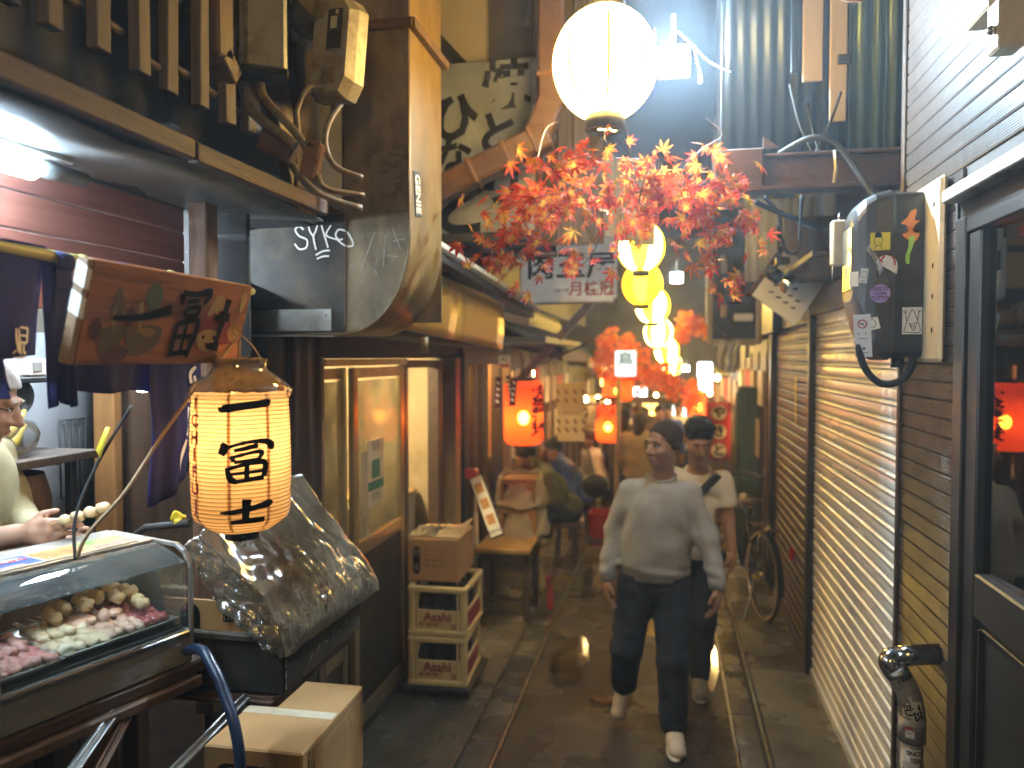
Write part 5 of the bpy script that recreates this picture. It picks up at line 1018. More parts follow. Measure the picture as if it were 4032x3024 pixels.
# ================================================================== round paper lanterns on the cable
emitm('paper_white', (1, .64, .17), 12); emitm('paper_yellow', (1, .60, .045), 9); emitm('paper_orange', (1, .42, .02), 4.5); emitm('seam_amber', (1, .5, .015), 1.6)
emitm('paper_white_far', (1, .74, .2), 12); emitm('paper_yellow_far', (1, .55, .006), 7); emitm('paper_orange_far', (1, .40, .003), 3.5)
def round_lantern(label, c, r, pattern, a0, holes=False, n=8):
    t = thing('round_lantern', label, 'lantern', (c[0], c[1], c[2]-r), 'round paper lanterns strung over the alley')
    T = Matrix.Translation(c); K = 44
    prof = []
    for i in range(K+1):
        th = PI*(.12+.76*i/K); prof.append((r*math.sin(th)*(1-.006*(i % 2)), -r*1.08*math.cos(th)))
    for k in range(n):
        P('paper_panel', B().lathe(prof, 6, 0, T, a0+2*PI*k/n, a0+2*PI*(k+1)/n), pattern[k % len(pattern)], t)
        a = a0+2*PI*k/n; b = B(); w_ = .05
        b.grid(lambda u, v: (c[0]+(prof[round(u*K)][0]+.0012)*math.cos(a+w_*(v-.5)), c[1]+(prof[round(u*K)][0]+.0012)*math.sin(a+w_*(v-.5)), c[2]+prof[round(u*K)][1]), K, 1); P('seam', b, 'seam_amber' if holes else pattern[1], t)
    rr = prof[0][0]; zb = prof[0][1]
    P('bottom_ring', B().lathe([(rr*.2, zb+.01), (rr*1.03, zb+.01), (rr*1.04, zb-.05), (rr*.9, zb-.055), (rr*.86, zb-.02)], 28, 0, T), 'black_plastic', t)
    P('top_ring', B().lathe([(rr*.86, -zb-.01), (rr*1.04, -zb-.01), (rr*1.04, -zb+.045), (.01, -zb+.05)], 28, 0, T), 'black_plastic', t)
    if holes:
        for a in (-1.9, -1.1, -.2): P('light_hole', B().disc(.011, 0, 14, 0, T @ Matrix.Translation((rr*.5*math.cos(a), rr*.5*math.sin(a), zb-.0565)) @ rotm(180, 0, 0)), 'paper_white', t)
        P('light_hole', B().disc(.006, 0, 10, 0, T @ Matrix.Translation((rr*.1, -rr*.3, zb-.0565)) @ rotm(180, 0, 0)), 'paper_white', t)
        P('hook', B().tube([(c[0], c[1], c[2]+zb-.05), (c[0], c[1], c[2]+zb-.085), (c[0]+.008, c[1], c[2]+zb-.095)], .0025, 6), 'steel', t)
    P('hanger', B().tube([(c[0], c[1], c[2]-zb+.04), (c[0], c[1], c[2]-zb+.13)], .004, 6), 'black_plastic', t); return t
WY = ['paper_white']; 
round_lantern('large near paper lantern glowing white above the maple branch', (-.24, 3.0, 3.125), .2, ['paper_white'], .15, True)
round_lantern('unseen paper lantern added overhead behind the camera as fill light', (-.1, -1.1, 3.3), .2, ['paper_white'], .4, True)  # unseen lantern, added to fill light on the walkers' fronts
round_lantern('yellow and white lantern half hidden by the maple leaves', (-.225, 6.75, 2.955), .2, ['paper_white_far', 'paper_yellow_far'], .35)
round_lantern('orange lantern hanging just below the leaf covered one', (-.245, 7.95, 2.745), .2, ['paper_orange_far', 'paper_orange_far', 'paper_yellow_far'], .3)
round_lantern('yellow lantern with a bright white panel, third down the alley', (-.17, 9.4, 2.625), .2, ['paper_white_far', 'paper_yellow_far'], .1)
round_lantern('blurred yellow lantern above the far maple garland', (-.12, 11.3, 2.36), .2, ['paper_yellow_far', 'paper_white_far'], .4)
round_lantern('blurred far yellow lantern beside the lit white sign', (0.0, 13.5, 2.12), .2, ['paper_white_far', 'paper_yellow_far'], .2)
round_lantern('last tiny yellow lantern at the end of the string', (.11, 16.2, 1.84), .2, ['paper_yellow_far', 'paper_white_far'], .5)
cable('lantern_cable', 'black cable carrying the round lanterns over the alley', [(-.1, -2, 3.65), (-.1, -1.1, 3.63), (-.24, 3.0, 3.455), (-.23, 6.75, 3.28), (-.245, 7.95, 3.07), (-.17, 9.4, 2.95), (-.12, 11.3, 2.69), (0, 13.5, 2.45), (.11, 16.2, 2.17)], .006, 'black_rubber', 'cable', 6)
# string bulbs pattern: flood lamps
emitm('flood_led', (.58, .81, 1), 1600); emitm('flood_led_small', (.6, .85, 1), 60)
def flood(label, c, s_, m, aim):
    t = thing('flood_lamp', label, 'lamp', c); a = Vector(aim).normalized(); M = fr(c, a.cross(Vector((0, 0, 1))), (0, 0, 1)); M = fr(c, Vector((0, 0, 1)).cross(a), (0, 0, 1))
    P('housing', B().box((0, 0, -.03), (s_*1.25, s_*1.15, .05), M, .008), 'grey_paint', t); P('lens', B().box((0, 0, .0), (s_, s_*.9, .012), M, .004), m, t); P('added_light_flap', B().box((0, 0, .0), (.004, s_*1.1, s_*1.9), M @ Matrix.Translation((-s_*.66 if (M.to_3x3() @ Vector((1, 0, 0))).x > 0 else s_*.66, 0, s_*.6)), .001), 'grey_paint', t); P('bracket', B().bar(M @ Vector((0, s_*.6, -.03)), M @ Vector((0, s_*1.8, -.05)), .02, .02), 'grey_paint', t); return t  # flap is added to block lamp spill on the duct and left eaves
flood('blinding blue white flood lamp beside the big paper lantern', (.02, 3.5, 3.31), .12, 'flood_led', (0, -.62, -1))
flood('small white flood lamp far down the alley', (.10, 8.5, 2.86), .11, 'flood_led_small', (0, -1, -.2))
flood('pin of white light under the far maple garland', (.3, 12.5, 1.83), .08, 'flood_led_small', (0, -1, -.1))
cable('lamp_wire', 'pale wire with a loose loop hanging beside the flood lamp', [(.04, 3.5, 3.43), (.1, 3.48, 3.36), (.17, 3.47, 3.28), (.26, 3.45, 3.22)], .003, 'white_paint', 'wire', 6)
cable('wire_loop', 'short white loop dangling below the pale lamp wire', [(.11, 3.48, 3.34), (.122, 3.48, 3.28), (.135, 3.48, 3.24), (.142, 3.48, 3.2), (.13, 3.48, 3.195), (.13, 3.48, 3.23)], .0025, 'white_paint', 'wire', 6)

# ================================================================== maple branch
def leafmat(name, tip, mid, base, es=0):
    m = bpy.data.materials.new(name); m.use_nodes = True; t = m.node_tree; N = t.nodes; L = t.links; p = N['Principled BSDF']; MT[name] = m
    tc = N.new('ShaderNodeTexCoord'); ln = N.new('ShaderNodeVectorMath'); ln.operation = 'LENGTH'; L.new(tc.outputs['Object'], ln.inputs[0])
    oi = N.new('ShaderNodeObjectInfo'); mm = N.new('ShaderNodeMath'); mm.operation = 'MULTIPLY_ADD'; mm.inputs[1].default_value = 20; L.new(ln.outputs['Value'], mm.inputs[0])
    m2 = N.new('ShaderNodeMapRange'); m2.inputs[3].default_value = -.3; m2.inputs[4].default_value = .25; L.new(oi.outputs['Random'], m2.inputs[0]); L.new(m2.outputs[0], mm.inputs[2])
    cr = N.new('ShaderNodeValToRGB'); e = cr.color_ramp.elements; e[0].position = .12; e[0].color = (*base, 1); e[1].position = .85; e[1].color = (*tip, 1); x = e.new(.42); x.color = (*mid, 1)
    L.new(mm.outputs[0], cr.inputs[0]); L.new(cr.outputs[0], p.inputs['Base Color']); p.inputs['Roughness'].default_value = .75; p.inputs['Specular IOR Level'].default_value = .15
    tr = N.new('ShaderNodeBsdfTranslucent'); L.new(cr.outputs[0], tr.inputs[0]); ms = N.new('ShaderNodeMixShader'); ms.inputs[0].default_value = .45
    L.new(p.outputs[0], ms.inputs[1]); L.new(tr.outputs[0], ms.inputs[2]); L.new(ms.outputs[0], N['Material Output'].inputs[0]); return m
mat('maple_far_red', (.33, .02, .008), (.4, .05, .01), 24, .8, tl=.5, spec=.15); mat('maple_far_orange', (.44, .085, .012), (.42, .13, .018), 24, .8, tl=.5, spec=.15); mat('garland_lit_red', (.7, .12, .022), (.74, .2, .028), 14, .6, tl=.5); mat('garland_lit_orange', (.85, .3, .04), (.8, .38, .05), 14, .6, tl=.5)  # garland pair: maple colours brightened in place of lamplight on the leaves
leafmat('maple_leaf', (.30, .012, .008), (.40, .042, .01), (.46, .19, .02)); leafmat('maple_leaf_orange', (.4, .05, .01), (.44, .09, .013), (.46, .23, .022))
def leaf_mesh(sd, s_=.05):
    rd = random.Random(sd); V_ = [(0, 0, .003)]; ang = [-128, -82, -40, 0, 40, 82, 128]; ln = [.4, .72, .94, 1.05, .94, .72, .4]; pts = [(0, -.05)]
    for i, (a, l) in enumerate(zip(ang, ln)):
        a += rd.uniform(-4, 4); l *= rd.uniform(.92, 1.06); d = Vector((math.sin(R(a)), math.cos(R(a)))); n_ = Vector((d.y, -d.x)); w_ = .125*l
        pts += [tuple(d*.30*l-n_*w_*.8), tuple(d*.55*l-n_*w_), tuple(d*l), tuple(d*.55*l+n_*w_), tuple(d*.30*l+n_*w_*.8)]
    dr = rd.uniform(.05, .35)
    for x, y in pts: r2 = x*x+y*y; V_.append((x*s_, y*s_, -dr*r2*s_+.04*s_*math.sin(x*7+sd)))
    k = len(pts); return V_, [[0, (i+1) % k+1, i+1] for i in range(k)]
LEAF = []
for i in range(6):
    b = B(); b.add(*leaf_mesh(i)); b.tube([(0, 0, 0), (0, -.012, -.002), (.002, -.028, -.008)], .0007, 3, 0, False); LEAF.append(mesh('maple_leaf', b, MT['maple_leaf' if i % 3 else 'maple_leaf_orange'], False))
TW = [[(-.482, 2.926, 2.755), (-.369, 2.946, 2.658), (-.194, 2.966, 2.602), (-.039, 2.986, 2.583), (.098, 3.006, 2.598)], [(-.38, 3.036, 2.678), (-.531, 3.056, 2.634), (-.668, 3.076, 2.625), (-.751, 3.096, 2.594)], [(-.336, 2.973, 2.645), (-.484, 2.993, 2.529), (-.58, 3.013, 2.408), (-.64, 3.033, 2.32)],
      [(-.255, 3.057, 2.632), (-.366, 3.077, 2.503), (-.462, 3.097, 2.398), (-.542, 3.117, 2.327)], [(-.255, 3.065, 2.625), (-.256, 3.085, 2.501), (-.313, 3.105, 2.395), (-.371, 3.125, 2.361)], [(-.104, 2.864, 2.561), (-.088, 2.884, 2.649), (-.072, 2.904, 2.72), (-.192, 2.924, 2.748)], [(-.443, 2.845, 2.707), (-.324, 2.865, 2.74), (-.241, 2.885, 2.766)],
      [(.014, 3.141, 2.611), (.067, 3.161, 2.759), (.139, 3.181, 2.833), (.211, 3.201, 2.889), (.148, 3.221, 2.963)], [(.096, 2.933, 2.584), (.197, 2.953, 2.533), (.265, 2.973, 2.483), (.3, 2.993, 2.468)], [(.063, 2.924, 2.567), (.147, 2.944, 2.465), (.183, 2.964, 2.365), (.176, 2.984, 2.316)], [(-.041, 3.198, 2.624), (-.079, 3.218, 2.554), (-.041, 3.238, 2.481)],
      [(.098, 3.009, 2.617), (.167, 3.029, 2.687), (.202, 3.049, 2.655)], [(-.355, 3.141, 2.663), (-.434, 3.161, 2.594), (-.495, 3.181, 2.677), (-.537, 3.201, 2.721)], [(-.162, 3.011, 2.61), (-.18, 3.031, 2.526), (-.145, 3.051, 2.456)], [(-.515, 3.07, 2.636), (-.614, 3.09, 2.532), (-.715, 3.11, 2.444), (-.759, 3.13, 2.438)], [(-.139, 2.894, 2.603), (-.005, 2.914, 2.635), (.096, 2.934, 2.652)]]
mp_ = thing('maple_branch', 'red and orange artificial maple branch hanging under the near round lantern', 'maple branch', (-.4, 3, 2.6))
rl = random.Random(11); NL = 0
for ti, tw in enumerate(TW):
    Q = catmull(tw, 6); P('twig', B().tube(Q, [.0035-.002*i/len(Q) for i in range(len(Q))], 5), 'rust', mp_)
    cnt = [30, 22, 26, 14, 9, 18, 14, 16, 20, 22, 14, 14, 20, 9, 24, 24][ti]
    for k in range(cnt):
        if NL >= 296: break
        s_ = rl.random(); sparse = (ti == 7 and s_ > .45)
        if sparse and rl.random() < .55: continue
        q = Q[int(s_*(len(Q)-1))]; j = .012 if sparse else .055
        pos = Vector((q[0]+rl.gauss(0, j), q[1]+rl.gauss(0, j*1.2), q[2]+rl.gauss(0, j*.8)-.01))
        fwd = Vector((rl.gauss(0, .75), rl.gauss(-.75, .5), rl.gauss(.25, .55))).normalized(); tip = Vector((rl.gauss(0, .8), rl.gauss(-.2, .4), rl.gauss(-.55, .7)))
        if sparse: fwd = Vector((rl.gauss(0, .25), -1, rl.gauss(0, .2))).normalized(); tip = Vector((rl.gauss(.3, .6), 0, rl.gauss(0, .8)))
        rgt = tip.cross(fwd)
        if rgt.length < .05: continue
        M = fr(pos, rgt, tip); o = ob('maple_leaf', LEAF[rl.randrange(6)], None, mp_); o.matrix_basis = M @ Matrix.Scale(rl.uniform(.72, 1.28), 4); NL += 1
bs2 = [B(), B()]; rl = random.Random(23)
for k in range(190):                    # the leaves past the single ones, deep in the spray
    tw = TW[rl.choice([0, 0, 0, 1, 1, 2, 2, 5, 8, 8, 9, 11, 12, 12, 14, 14, 15, 15, 6, 5])]; Q = catmull(tw, 6); q = Q[int(rl.random()*(len(Q)-1))]; j = .06
    pos = Vector((q[0]+rl.gauss(0, j), q[1]+.03+rl.gauss(0, j), q[2]+rl.gauss(0, j*.8)-.01)); fwd = Vector((rl.gauss(0, .75), rl.gauss(-.75, .5), rl.gauss(.25, .55))).normalized(); tip = Vector((rl.gauss(0, .8), rl.gauss(-.2, .4), rl.gauss(-.55, .7))); rg = tip.cross(fwd)
    if rg.length < .05: continue
    v, f = leaf_mesh(k % 6, .05*rl.uniform(.7, 1.25)); bs2[k % 3 == 0].add(v, f, 0, False, fr(pos, rg, tip))
for i in (0, 1): o = P('foliage', bs2[i], ['maple_far_red', 'maple_far_orange'][i], mp_); o['kind'] = 'stuff'
cable('hanging_string', 'thin string holding the maple branch to the downpipe', [(-.49, 2.93, 2.76), (-.50, 3.2, 2.95), (-.505, 3.6, 3.1)], .002, 'rope', 'string', 5)
def far_maple(label, centres, n, sd, s_=.055):
    t = thing('maple_garland', label, 'maple branch', centres[0][:3], 'far maple garlands'); rd = random.Random(sd); b = [B(), B()]
    for k in range(n):
        c = rd.choice(centres); q = Vector((rd.gauss(0, 1), rd.gauss(0, 1), rd.gauss(0, 1))); q = q.normalized()*rd.random()**.45
        pos = Vector(c[:3])+Vector((q.x*c[3], q.y*c[4], q.z*c[5])); fwd = Vector((rd.gauss(0, .7), rd.gauss(-.8, .5), rd.gauss(.2, .5))).normalized(); tip = Vector((rd.gauss(0, 1), rd.gauss(0, .4), rd.gauss(-.4, .7))); rg = tip.cross(fwd)
        if rg.length < .05: continue
        v, f = leaf_mesh(k % 6, s_*rd.uniform(.8, 1.3)); b[k % 3 == 0].add(v, f, 0, False, fr(pos, rg, tip))
    for i in (0, 1): o = P('foliage', b[i], 'garland_lit_red' if i == 0 else 'garland_lit_orange', t); o['kind'] = 'stuff'
    P('twig', B().tube([centres[0][:3], centres[-1][:3]], .006, 5), 'rust', t)
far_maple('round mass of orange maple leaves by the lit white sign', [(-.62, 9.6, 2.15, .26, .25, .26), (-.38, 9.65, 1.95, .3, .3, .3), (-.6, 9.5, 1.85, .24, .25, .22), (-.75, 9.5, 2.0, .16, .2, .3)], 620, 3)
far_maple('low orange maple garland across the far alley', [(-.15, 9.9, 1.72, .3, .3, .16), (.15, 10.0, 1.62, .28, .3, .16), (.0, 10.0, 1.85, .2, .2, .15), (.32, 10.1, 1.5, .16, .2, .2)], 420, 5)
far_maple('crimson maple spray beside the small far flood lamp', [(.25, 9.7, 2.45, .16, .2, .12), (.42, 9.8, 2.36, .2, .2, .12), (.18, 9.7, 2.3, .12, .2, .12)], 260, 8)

# ================================================================== right: tiled building
tb = thing('tiled_building', 'building clad in glossy ribbed brown tiles with a dark glass door', 'building', (1.2, 1.5, 0))
P('core', B().box((1.25, 2.905, 3.0), (.72, .56, 6.0), None, .004), 'tile_joint', tb)
P('upper_core', B().box((1.25, .6, 4.3), (.72, 4.05, 3.52), None, .004), 'tile_joint', tb)
P('near_core', B().box((1.25, -.4, 1.25), (.72, 2.4, 2.5), None, .004), 'tile_joint', tb)
rib = [(0, 0)]
for i in range(7): z = .006+.0072*i; rib += [(-.006, z), (-.0085, z+.0022), (-.0085, z+.0046), (-.006, z+.0066)]
rib = [(0, .0015), (-.005, .0025)]+rib[1:]+[(-.005, .0565), (0, .0575)]
def tile_me(L):
    b = B(); k = len(rib); vs = [(x, y, z) for y in (0.0006, L-.0006) for x, z in rib]; b.add(vs, [[i, i+1, k+i+1, k+i] for i in range(k-1)]+[list(range(k)), list(range(k, 2*k))[::-1]]); return mesh('tile', b, MT['tile_brown'])
t30 = tile_me(.58)
def tile(x, y, z):
    o = ob('tile', t30, None, tb); o.matrix_basis = Matrix.Translation((x+random.uniform(-.0004, .0004), y, z)) @ rotm(0, random.uniform(-.2, .2), 0); return o
for r_ in range(12, 43):
    tile(.889, 2.585, r_*.06)
for r_ in range(43, 64):
    for c_ in range(3): tile(.889, 2.585-.58*c_, r_*.06)
for r_ in range(12): tile(.889, 2.585, r_*.06)
P('corner_trim', B().box((.885, 3.18, 2.1), (.03, .035, 4.2)), 'shutter_brown', tb)
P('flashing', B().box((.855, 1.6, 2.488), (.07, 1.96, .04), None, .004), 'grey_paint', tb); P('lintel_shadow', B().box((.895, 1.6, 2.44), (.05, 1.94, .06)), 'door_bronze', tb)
P('sealant_bead', B().tube([(.874, 2.595+.004*math.sin(i*2.1), 1.9+.045*i) for i in range(15)], [.004+.003*abs(math.sin(i*1.7)) for i in range(15)], 6), 'soot', tb)
dr = ob('glass_door', B().box((.9, 2.555, 1.2), (.07, .075, 2.44), None, .004).box((.9, 1.6, 2.395), (.06, 1.85, .05), None, .004), MT['door_bronze'], tb); dr['label'] = 'dark bronze door frame with tall glass'
ob('stile', B().box((.9, 2.475, 1.22), (.045, .085, 2.3), None, .006), MT['door_bronze'], dr); ob('mid_rail', B().box((.9, 1.95, 1.31), (.044, .97, .13), None, .006), MT['door_bronze'], dr)
ob('lower_panel', B().box((.91, 1.95, .65), (.03, .97, 1.2), None, .006), MT['door_bronze'], dr); ob('panel_moulding', B().bar((.89, 2.40, 1.22), (.89, 2.40, .1), .02, .012, up=(0, 1, 0)).bar((.892, 2.39, 1.22), (.892, 1.5, 1.22), .012, .012), MT['door_bronze'], dr)
ob('glass', B().box((0, -.48, 0), (.006, .97, 1.02), Matrix.Translation((.905, 2.435, 1.87)) @ rotm(0, 0, 5), .001), MT['door_glass'], dr)
t = thing('door_curtain', 'beige curtain hanging behind the dark glass door', 'curtain', (1.0, 2.3, 1.2)); P('cloth', B().thick(lambda u, v: (1.06+.012*math.sin(u*40), 2.1+.30*u, 1.2+1.2*v), 50, 2, .002), 'cloth_beige', t)
t = thing('door_room', 'dim room behind the glass door', 'room', (1.3, 1.8, 0)); P('back_wall', B().box((1.62, 1.8, 1.3), (.03, 1.5, 2.5)), 'plaster_dark', t)
t = thing('wall_bracket', 'small cream wall fixture with a metal knob on the tiled wall', 'wall fixture', (.8, 2.2, 2.8)); P('plate', B().box((.83, 2.22, 2.9), (.1, .16, .05), None, .006), 'cream_paint', t); P('block', B().box((.79, 2.06, 2.79), (.06, .07, .12), None, .006), 'cream_paint', t); P('knob', B().ell((.755, 2.05, 2.78), (.012, .012, .012)), 'chrome', t)

# ---- electric meter with stickers
em = thing('electric_meter', 'black electric meter covered in stickers on the tiled corner', 'electric meter', (.87, 2.95, 2.0))
P('mounting_board', B().box((.862, 2.9, 2.285), (.022, .44, .6), None, .012), 'meter_board', em)
for z in (2.5, 2.3, 2.2, 2.09): P('screw_hole', B().ell((.850, 2.745, z), (.002, .006, .01)), 'soot', em)
def rr_(w0, w1, z0, z1, c, cut=None):
    return [(w0+c, z0), (w1-c, z0), (w1, z0+c), (w1, z1-c), (w1-c, z1), (w0+c, z1), (w0, z1-c), (w0, z0+c)]
ya, yb = 2.835, 3.10
def loft(secs):
    b = B(); k = len(secs[0]); vs = [p for s_ in secs for p in s_]
    b.add(vs, [[j*k+i, j*k+(i+1) % k, (j+1)*k+(i+1) % k, (j+1)*k+i] for j in range(len(secs)-1) for i in range(k)]+[list(range(k))[::-1], list(range((len(secs)-1)*k, len(secs)*k))], 0); return b
def osec(x, y0, y1, z0, z1, c):
    pts = []
    for (cy, cz, a0) in ((y0+c, z0+c, 180), (y1-c, z0+c, 270), (y1-c, z1-c, 0), (y0+c, z1-c, 90)):
        for i in range(5): a = R(a0+22.5*i); pts.append((x, cy+c*math.cos(a), cz+c*math.sin(a)))
    return pts
P('body', loft([osec(.85, ya, yb, 2.0, 2.565, .03), osec(.76, ya-.002, yb+.002, 1.998, 2.567, .035), osec(.748, ya-.006, yb+.006, 1.993, 2.572, .035)]), 'meter_black', em)
cv = loft([osec(.746, ya-.008, yb+.008, 1.99, 2.575, .035), osec(.735, ya-.006, yb+.006, 1.993, 2.572, .035), osec(.70, ya+.0, yb, 2.03, 2.565, .04), osec(.67, ya+.012, yb-.01, 2.10, 2.55, .045), osec(.648, ya+.03, yb-.03, 2.16, 2.52, .05), osec(.638, ya+.05, yb-.05, 2.2, 2.49, .05)]); P('cover', cv, 'meter_black', em)
P('glass_window', B().box((.6355, 2.965, 2.35), (.004, .13, .22), None, .001), mat('meter_window', (.1, .09, .075), (.16, .13, .09), 6, .12), em)
P('gland', B().tube([(.79, 2.9, 2.0), (.79, 2.9, 1.965)], .022, 10), 'black_plastic', em)
cable('meter_cable', 'thick black cable looping under the sticker covered meter', [(.66, 2.87, 2.10), (.655, 2.86, 2.03), (.68, 2.86, 1.955), (.73, 2.86, 1.91), (.79, 2.86, 1.92), (.825, 2.86, 1.97), (.83, 2.87, 2.02)], .0125, 'black_rubber', 'cable', 10, per=8)
MB_ = fr((.806, ya-.0012, 2.28), (1, 0, 0), (0, 0, 1))     # near side of the meter
def stick(label, name='sticker'): return thing(name, label, 'sticker', tuple(MB_.translation))
s1 = stick('holographic lizard sticker, orange head and green tail, on the meter side')
def spoly(par, nm, pts, m, M, z, per=5):
    Q = catmull(pts+[pts[0]], per)[:-1]; c = np.mean(np.array(Q), 0); b = B(); b.add([M @ Vector((c[0], c[1], z))]+[M @ Vector((q[0], q[1], z)) for q in Q], [[0, i+1, (i+1) % len(Q)+1] for i in range(len(Q))]); return ob(nm, b, MT[m], par)
Z0 = .205
spoly(s1, 'body', [(.0, Z0+.01), (.018, Z0+.016), (.014, Z0-.02), (.03, Z0-.022), (.012, Z0-.04), (.014, Z0-.065), (.03, Z0-.062), (.018, Z0-.09), (-.002, Z0-.09), (-.026, Z0-.068), (-.01, Z0-.062), (-.012, Z0-.038), (-.03, Z0-.03), (-.012, Z0-.012)], 'orange_sticker', MB_, .0006)
spoly(s1, 'tail', [(-.006, Z0-.075), (.014, Z0-.075), (.008, Z0-.11), (.0, Z0-.135), (-.002, Z0-.165), (-.012, Z0-.165), (-.014, Z0-.14), (-.006, Z0-.11)], 'green_sticker', MB_, .001)
s2_ = stick('white sticker with a grinning cone creature drawn in black, low on the meter side'); MK = MB_ @ Matrix.Translation((.01, -.155, 0)); P('paper', B().box((0, 0, .0004), (.062, .092, .0008), MK, .0002), 'white_paint', s2_)
b = B(); brush(b, [[(-.026, -.038, .001), (-.012, .01, .0012), (.0, .038, .0012), (.014, .01, .0012), (.026, -.036, .001), (.0, -.04, .0012), (-.026, -.038, .001)], [(-.024, .038, .0008), (-.02, .025, .001), (-.018, -.002, .001)], [(-.028, .034, .0008), (-.022, .026, .0008), (-.016, .036, .0008)], [(.024, .038, .0008), (.02, .025, .001), (.018, .0, .001)], [(.016, .036, .0008), (.021, .027, .0008), (.027, .036, .0008)], [(-.01, -.008, .001), (.002, -.012, .001), (.014, -.006, .001), (.006, -.034, .001), (-.01, -.008, .001)], [(-.004, -.01, .0008), (.0, -.03, .0008)], [(.006, -.01, .0008), (.005, -.03, .0008)], [(-.006, -.02, .0008), (.01, -.02, .0008)]], onplane(MK, .0012)); P('drawing', b, 'ink', s2_)
MF_ = fr((.70, ya-.008, 2.28), (.98, -.2, 0), (0, 0, 1)); MF_ = fr((.700, ya-.006, 2.28), (1, -.12, 0), (0, 0, 1))
s3 = stick('yellow stamp shaped sticker with a figure in a cap on the meter'); MK = MF_ @ Matrix.Translation((.01, .115, .001)); P('paper', B().box((0, 0, .0004), (.062, .06, .0008), MK, .0002), 'yellow_sticker', s3)
b = B(); b.box((-.006, .017, .001), (.022, .008, .0006), MK, .0001); b.lathe([(.0001, 0), (.011, 0)], 14, 0, MK @ Matrix.Translation((-.006, .021, .0014)), 0, PI); brush(b, [[(-.018, .012, .0008), (-.016, -.008, .001), (-.006, -.014, .001), (.005, -.008, .001), (.007, .012, .0008)], [(-.02, -.026, .0008), (-.012, -.014, .001)], [(.006, -.026, .0008), (.0, -.014, .001)], [(-.01, -.004, .0007), (.0, -.004, .0007)]], onplane(MK, .0014)); P('drawing', b, 'ink', s3)
s4 = stick('white cap shaped sticker with red bands, half peeled off the meter'); MK = MF_ @ Matrix.Translation((.03, .035, .004)) @ rotm(-14, 0, -12)
b = B(); b.lathe([(.0001, 0), (.034, .0)], 20, 0, MK, 0, PI); b.thick(lambda u, v: MK @ Vector((-.034+.07*u, -.004*v*8*(u**1.2), .012*v*u+.0)), 8, 3, .0008); P('cap', b, 'white_paint', s4)
b = B(); brush(b, [[(-.012, .031, .003), (-.02, .012, .003), (-.025, .002, .002)], [(.012, .031, .003), (.022, .018, .003), (.026, .002, .003)], [(-.03, .02, .002), (-.012, .004, .002)]], onplane(MK, .0012)); P('band', b, 'red_ink', s4)
s5 = stick('round violet holographic sticker reading DISCO CON TUTTO'); MK = MF_ @ Matrix.Translation((.012, -.062, .002)); P('disc', B().lathe([(.0001, .0005), (.032, .0005)], 28, 0, MK), 'violet_sticker', s5); lettering('DISCO\nCON\nTUTTO', .0165, MK, MT['ink'], s5, .02, z=.0012)
MS_ = fr((.655, ya+.014, 2.13), (.55, -.18, -.12), (-.12, 0, .3))
s6 = stick('tall white sticker with a red no smoking ring on the meter slope'); MS_ = fr((.662, 2.838, 2.075), (.9, -.42, 0), (-.5, -.08, 1)); P('paper', B().box((0, 0, .0012), (.055, .15, .0008), MS_, .0002), 'white_paint', s6)
P('ring', B().lathe([(.012, .0018), (.016, .0018)], 24, 0, MS_ @ Matrix.Translation((0, .042, 0))), 'red_ink', s6); b = B(); brush(b, [[(-.009, .051, .0012), (.009, .033, .0012)]], onplane(MS_, .002)); P('bar', b, 'red_ink', s6)
b = B(); brush(b, [[(-.008, .042, .0016), (.006, .042, .0016)], [(-.015, .008, .0025), (-.011, .008, .0025)], [(.008, .008, .0025), (.012, .008, .0025)], [(-.015, -.01, .001), (.015, -.01, .001)], [(-.002, -.045, .004), (.006, -.045, .004)], [(-.012, -.06, .001), (.014, -.06, .001)]], onplane(MS_, .0021)); P('print_mark', b, 'ink', s6)
s7 = stick('small white sticker with a doodled face on the meter slope'); MK = MF_ @ Matrix.Translation((-.012, -.165, .006)) @ rotm(-12, 0, 12); P('paper', B().box((0, 0, .0004), (.045, .042, .0008), MK, .0002), 'white_paint', s7); b = B(); brush(b, [[(-.012, -.01, .0008), (-.01, .01, .001), (.004, .016, .001), (.012, 0, .001), (.004, -.014, .001), (-.012, -.01, .0008)], [(-.004, .004, .0015), (-.003, .004, .0015)], [(-.004, -.006, .0007), (.006, -.005, .0007)]], onplane(MK, .0012)); P('drawing', b, 'ink', s7)
s8 = stick('small white sticker with a doodled face beside the meter window'); MK = MF_ @ Matrix.Translation((-.04, -.0, .004)) @ rotm(0, 0, -6); P('paper', B().box((0, 0, .0004), (.024, .05, .0008), MK, .0002), 'white_paint', s8); b = B(); brush(b, [[(-.006, -.008, .0007), (-.007, .012, .0007), (.006, .014, .0007), (.007, -.006, .0007), (-.006, -.008, .0007)], [(-.007, -.018, .001), (.007, -.018, .001)]], onplane(MK, .0012)); P('drawing', b, 'ink', s8)
s9 = stick('torn silvery scrap of tape peeling from the meter'); P('scrap', B().thick(lambda u, v: MF_ @ Vector((-.035+.045*u+.01*v, .085-.04*u+.02*v-.05*u*u, .004+.012*math.sin(u*5+v*3))), 8, 4, .0008), 'steel', s9)
s10 = stick('worn white sticker under the meter window'); MK = MF_ @ Matrix.Translation((-.07, -.01, -.004)) @ rotm(0, -25, 0); P('paper', B().box((0, 0, .0004), (.03, .05, .0008), MK, .0002), 'white_paint', s10)

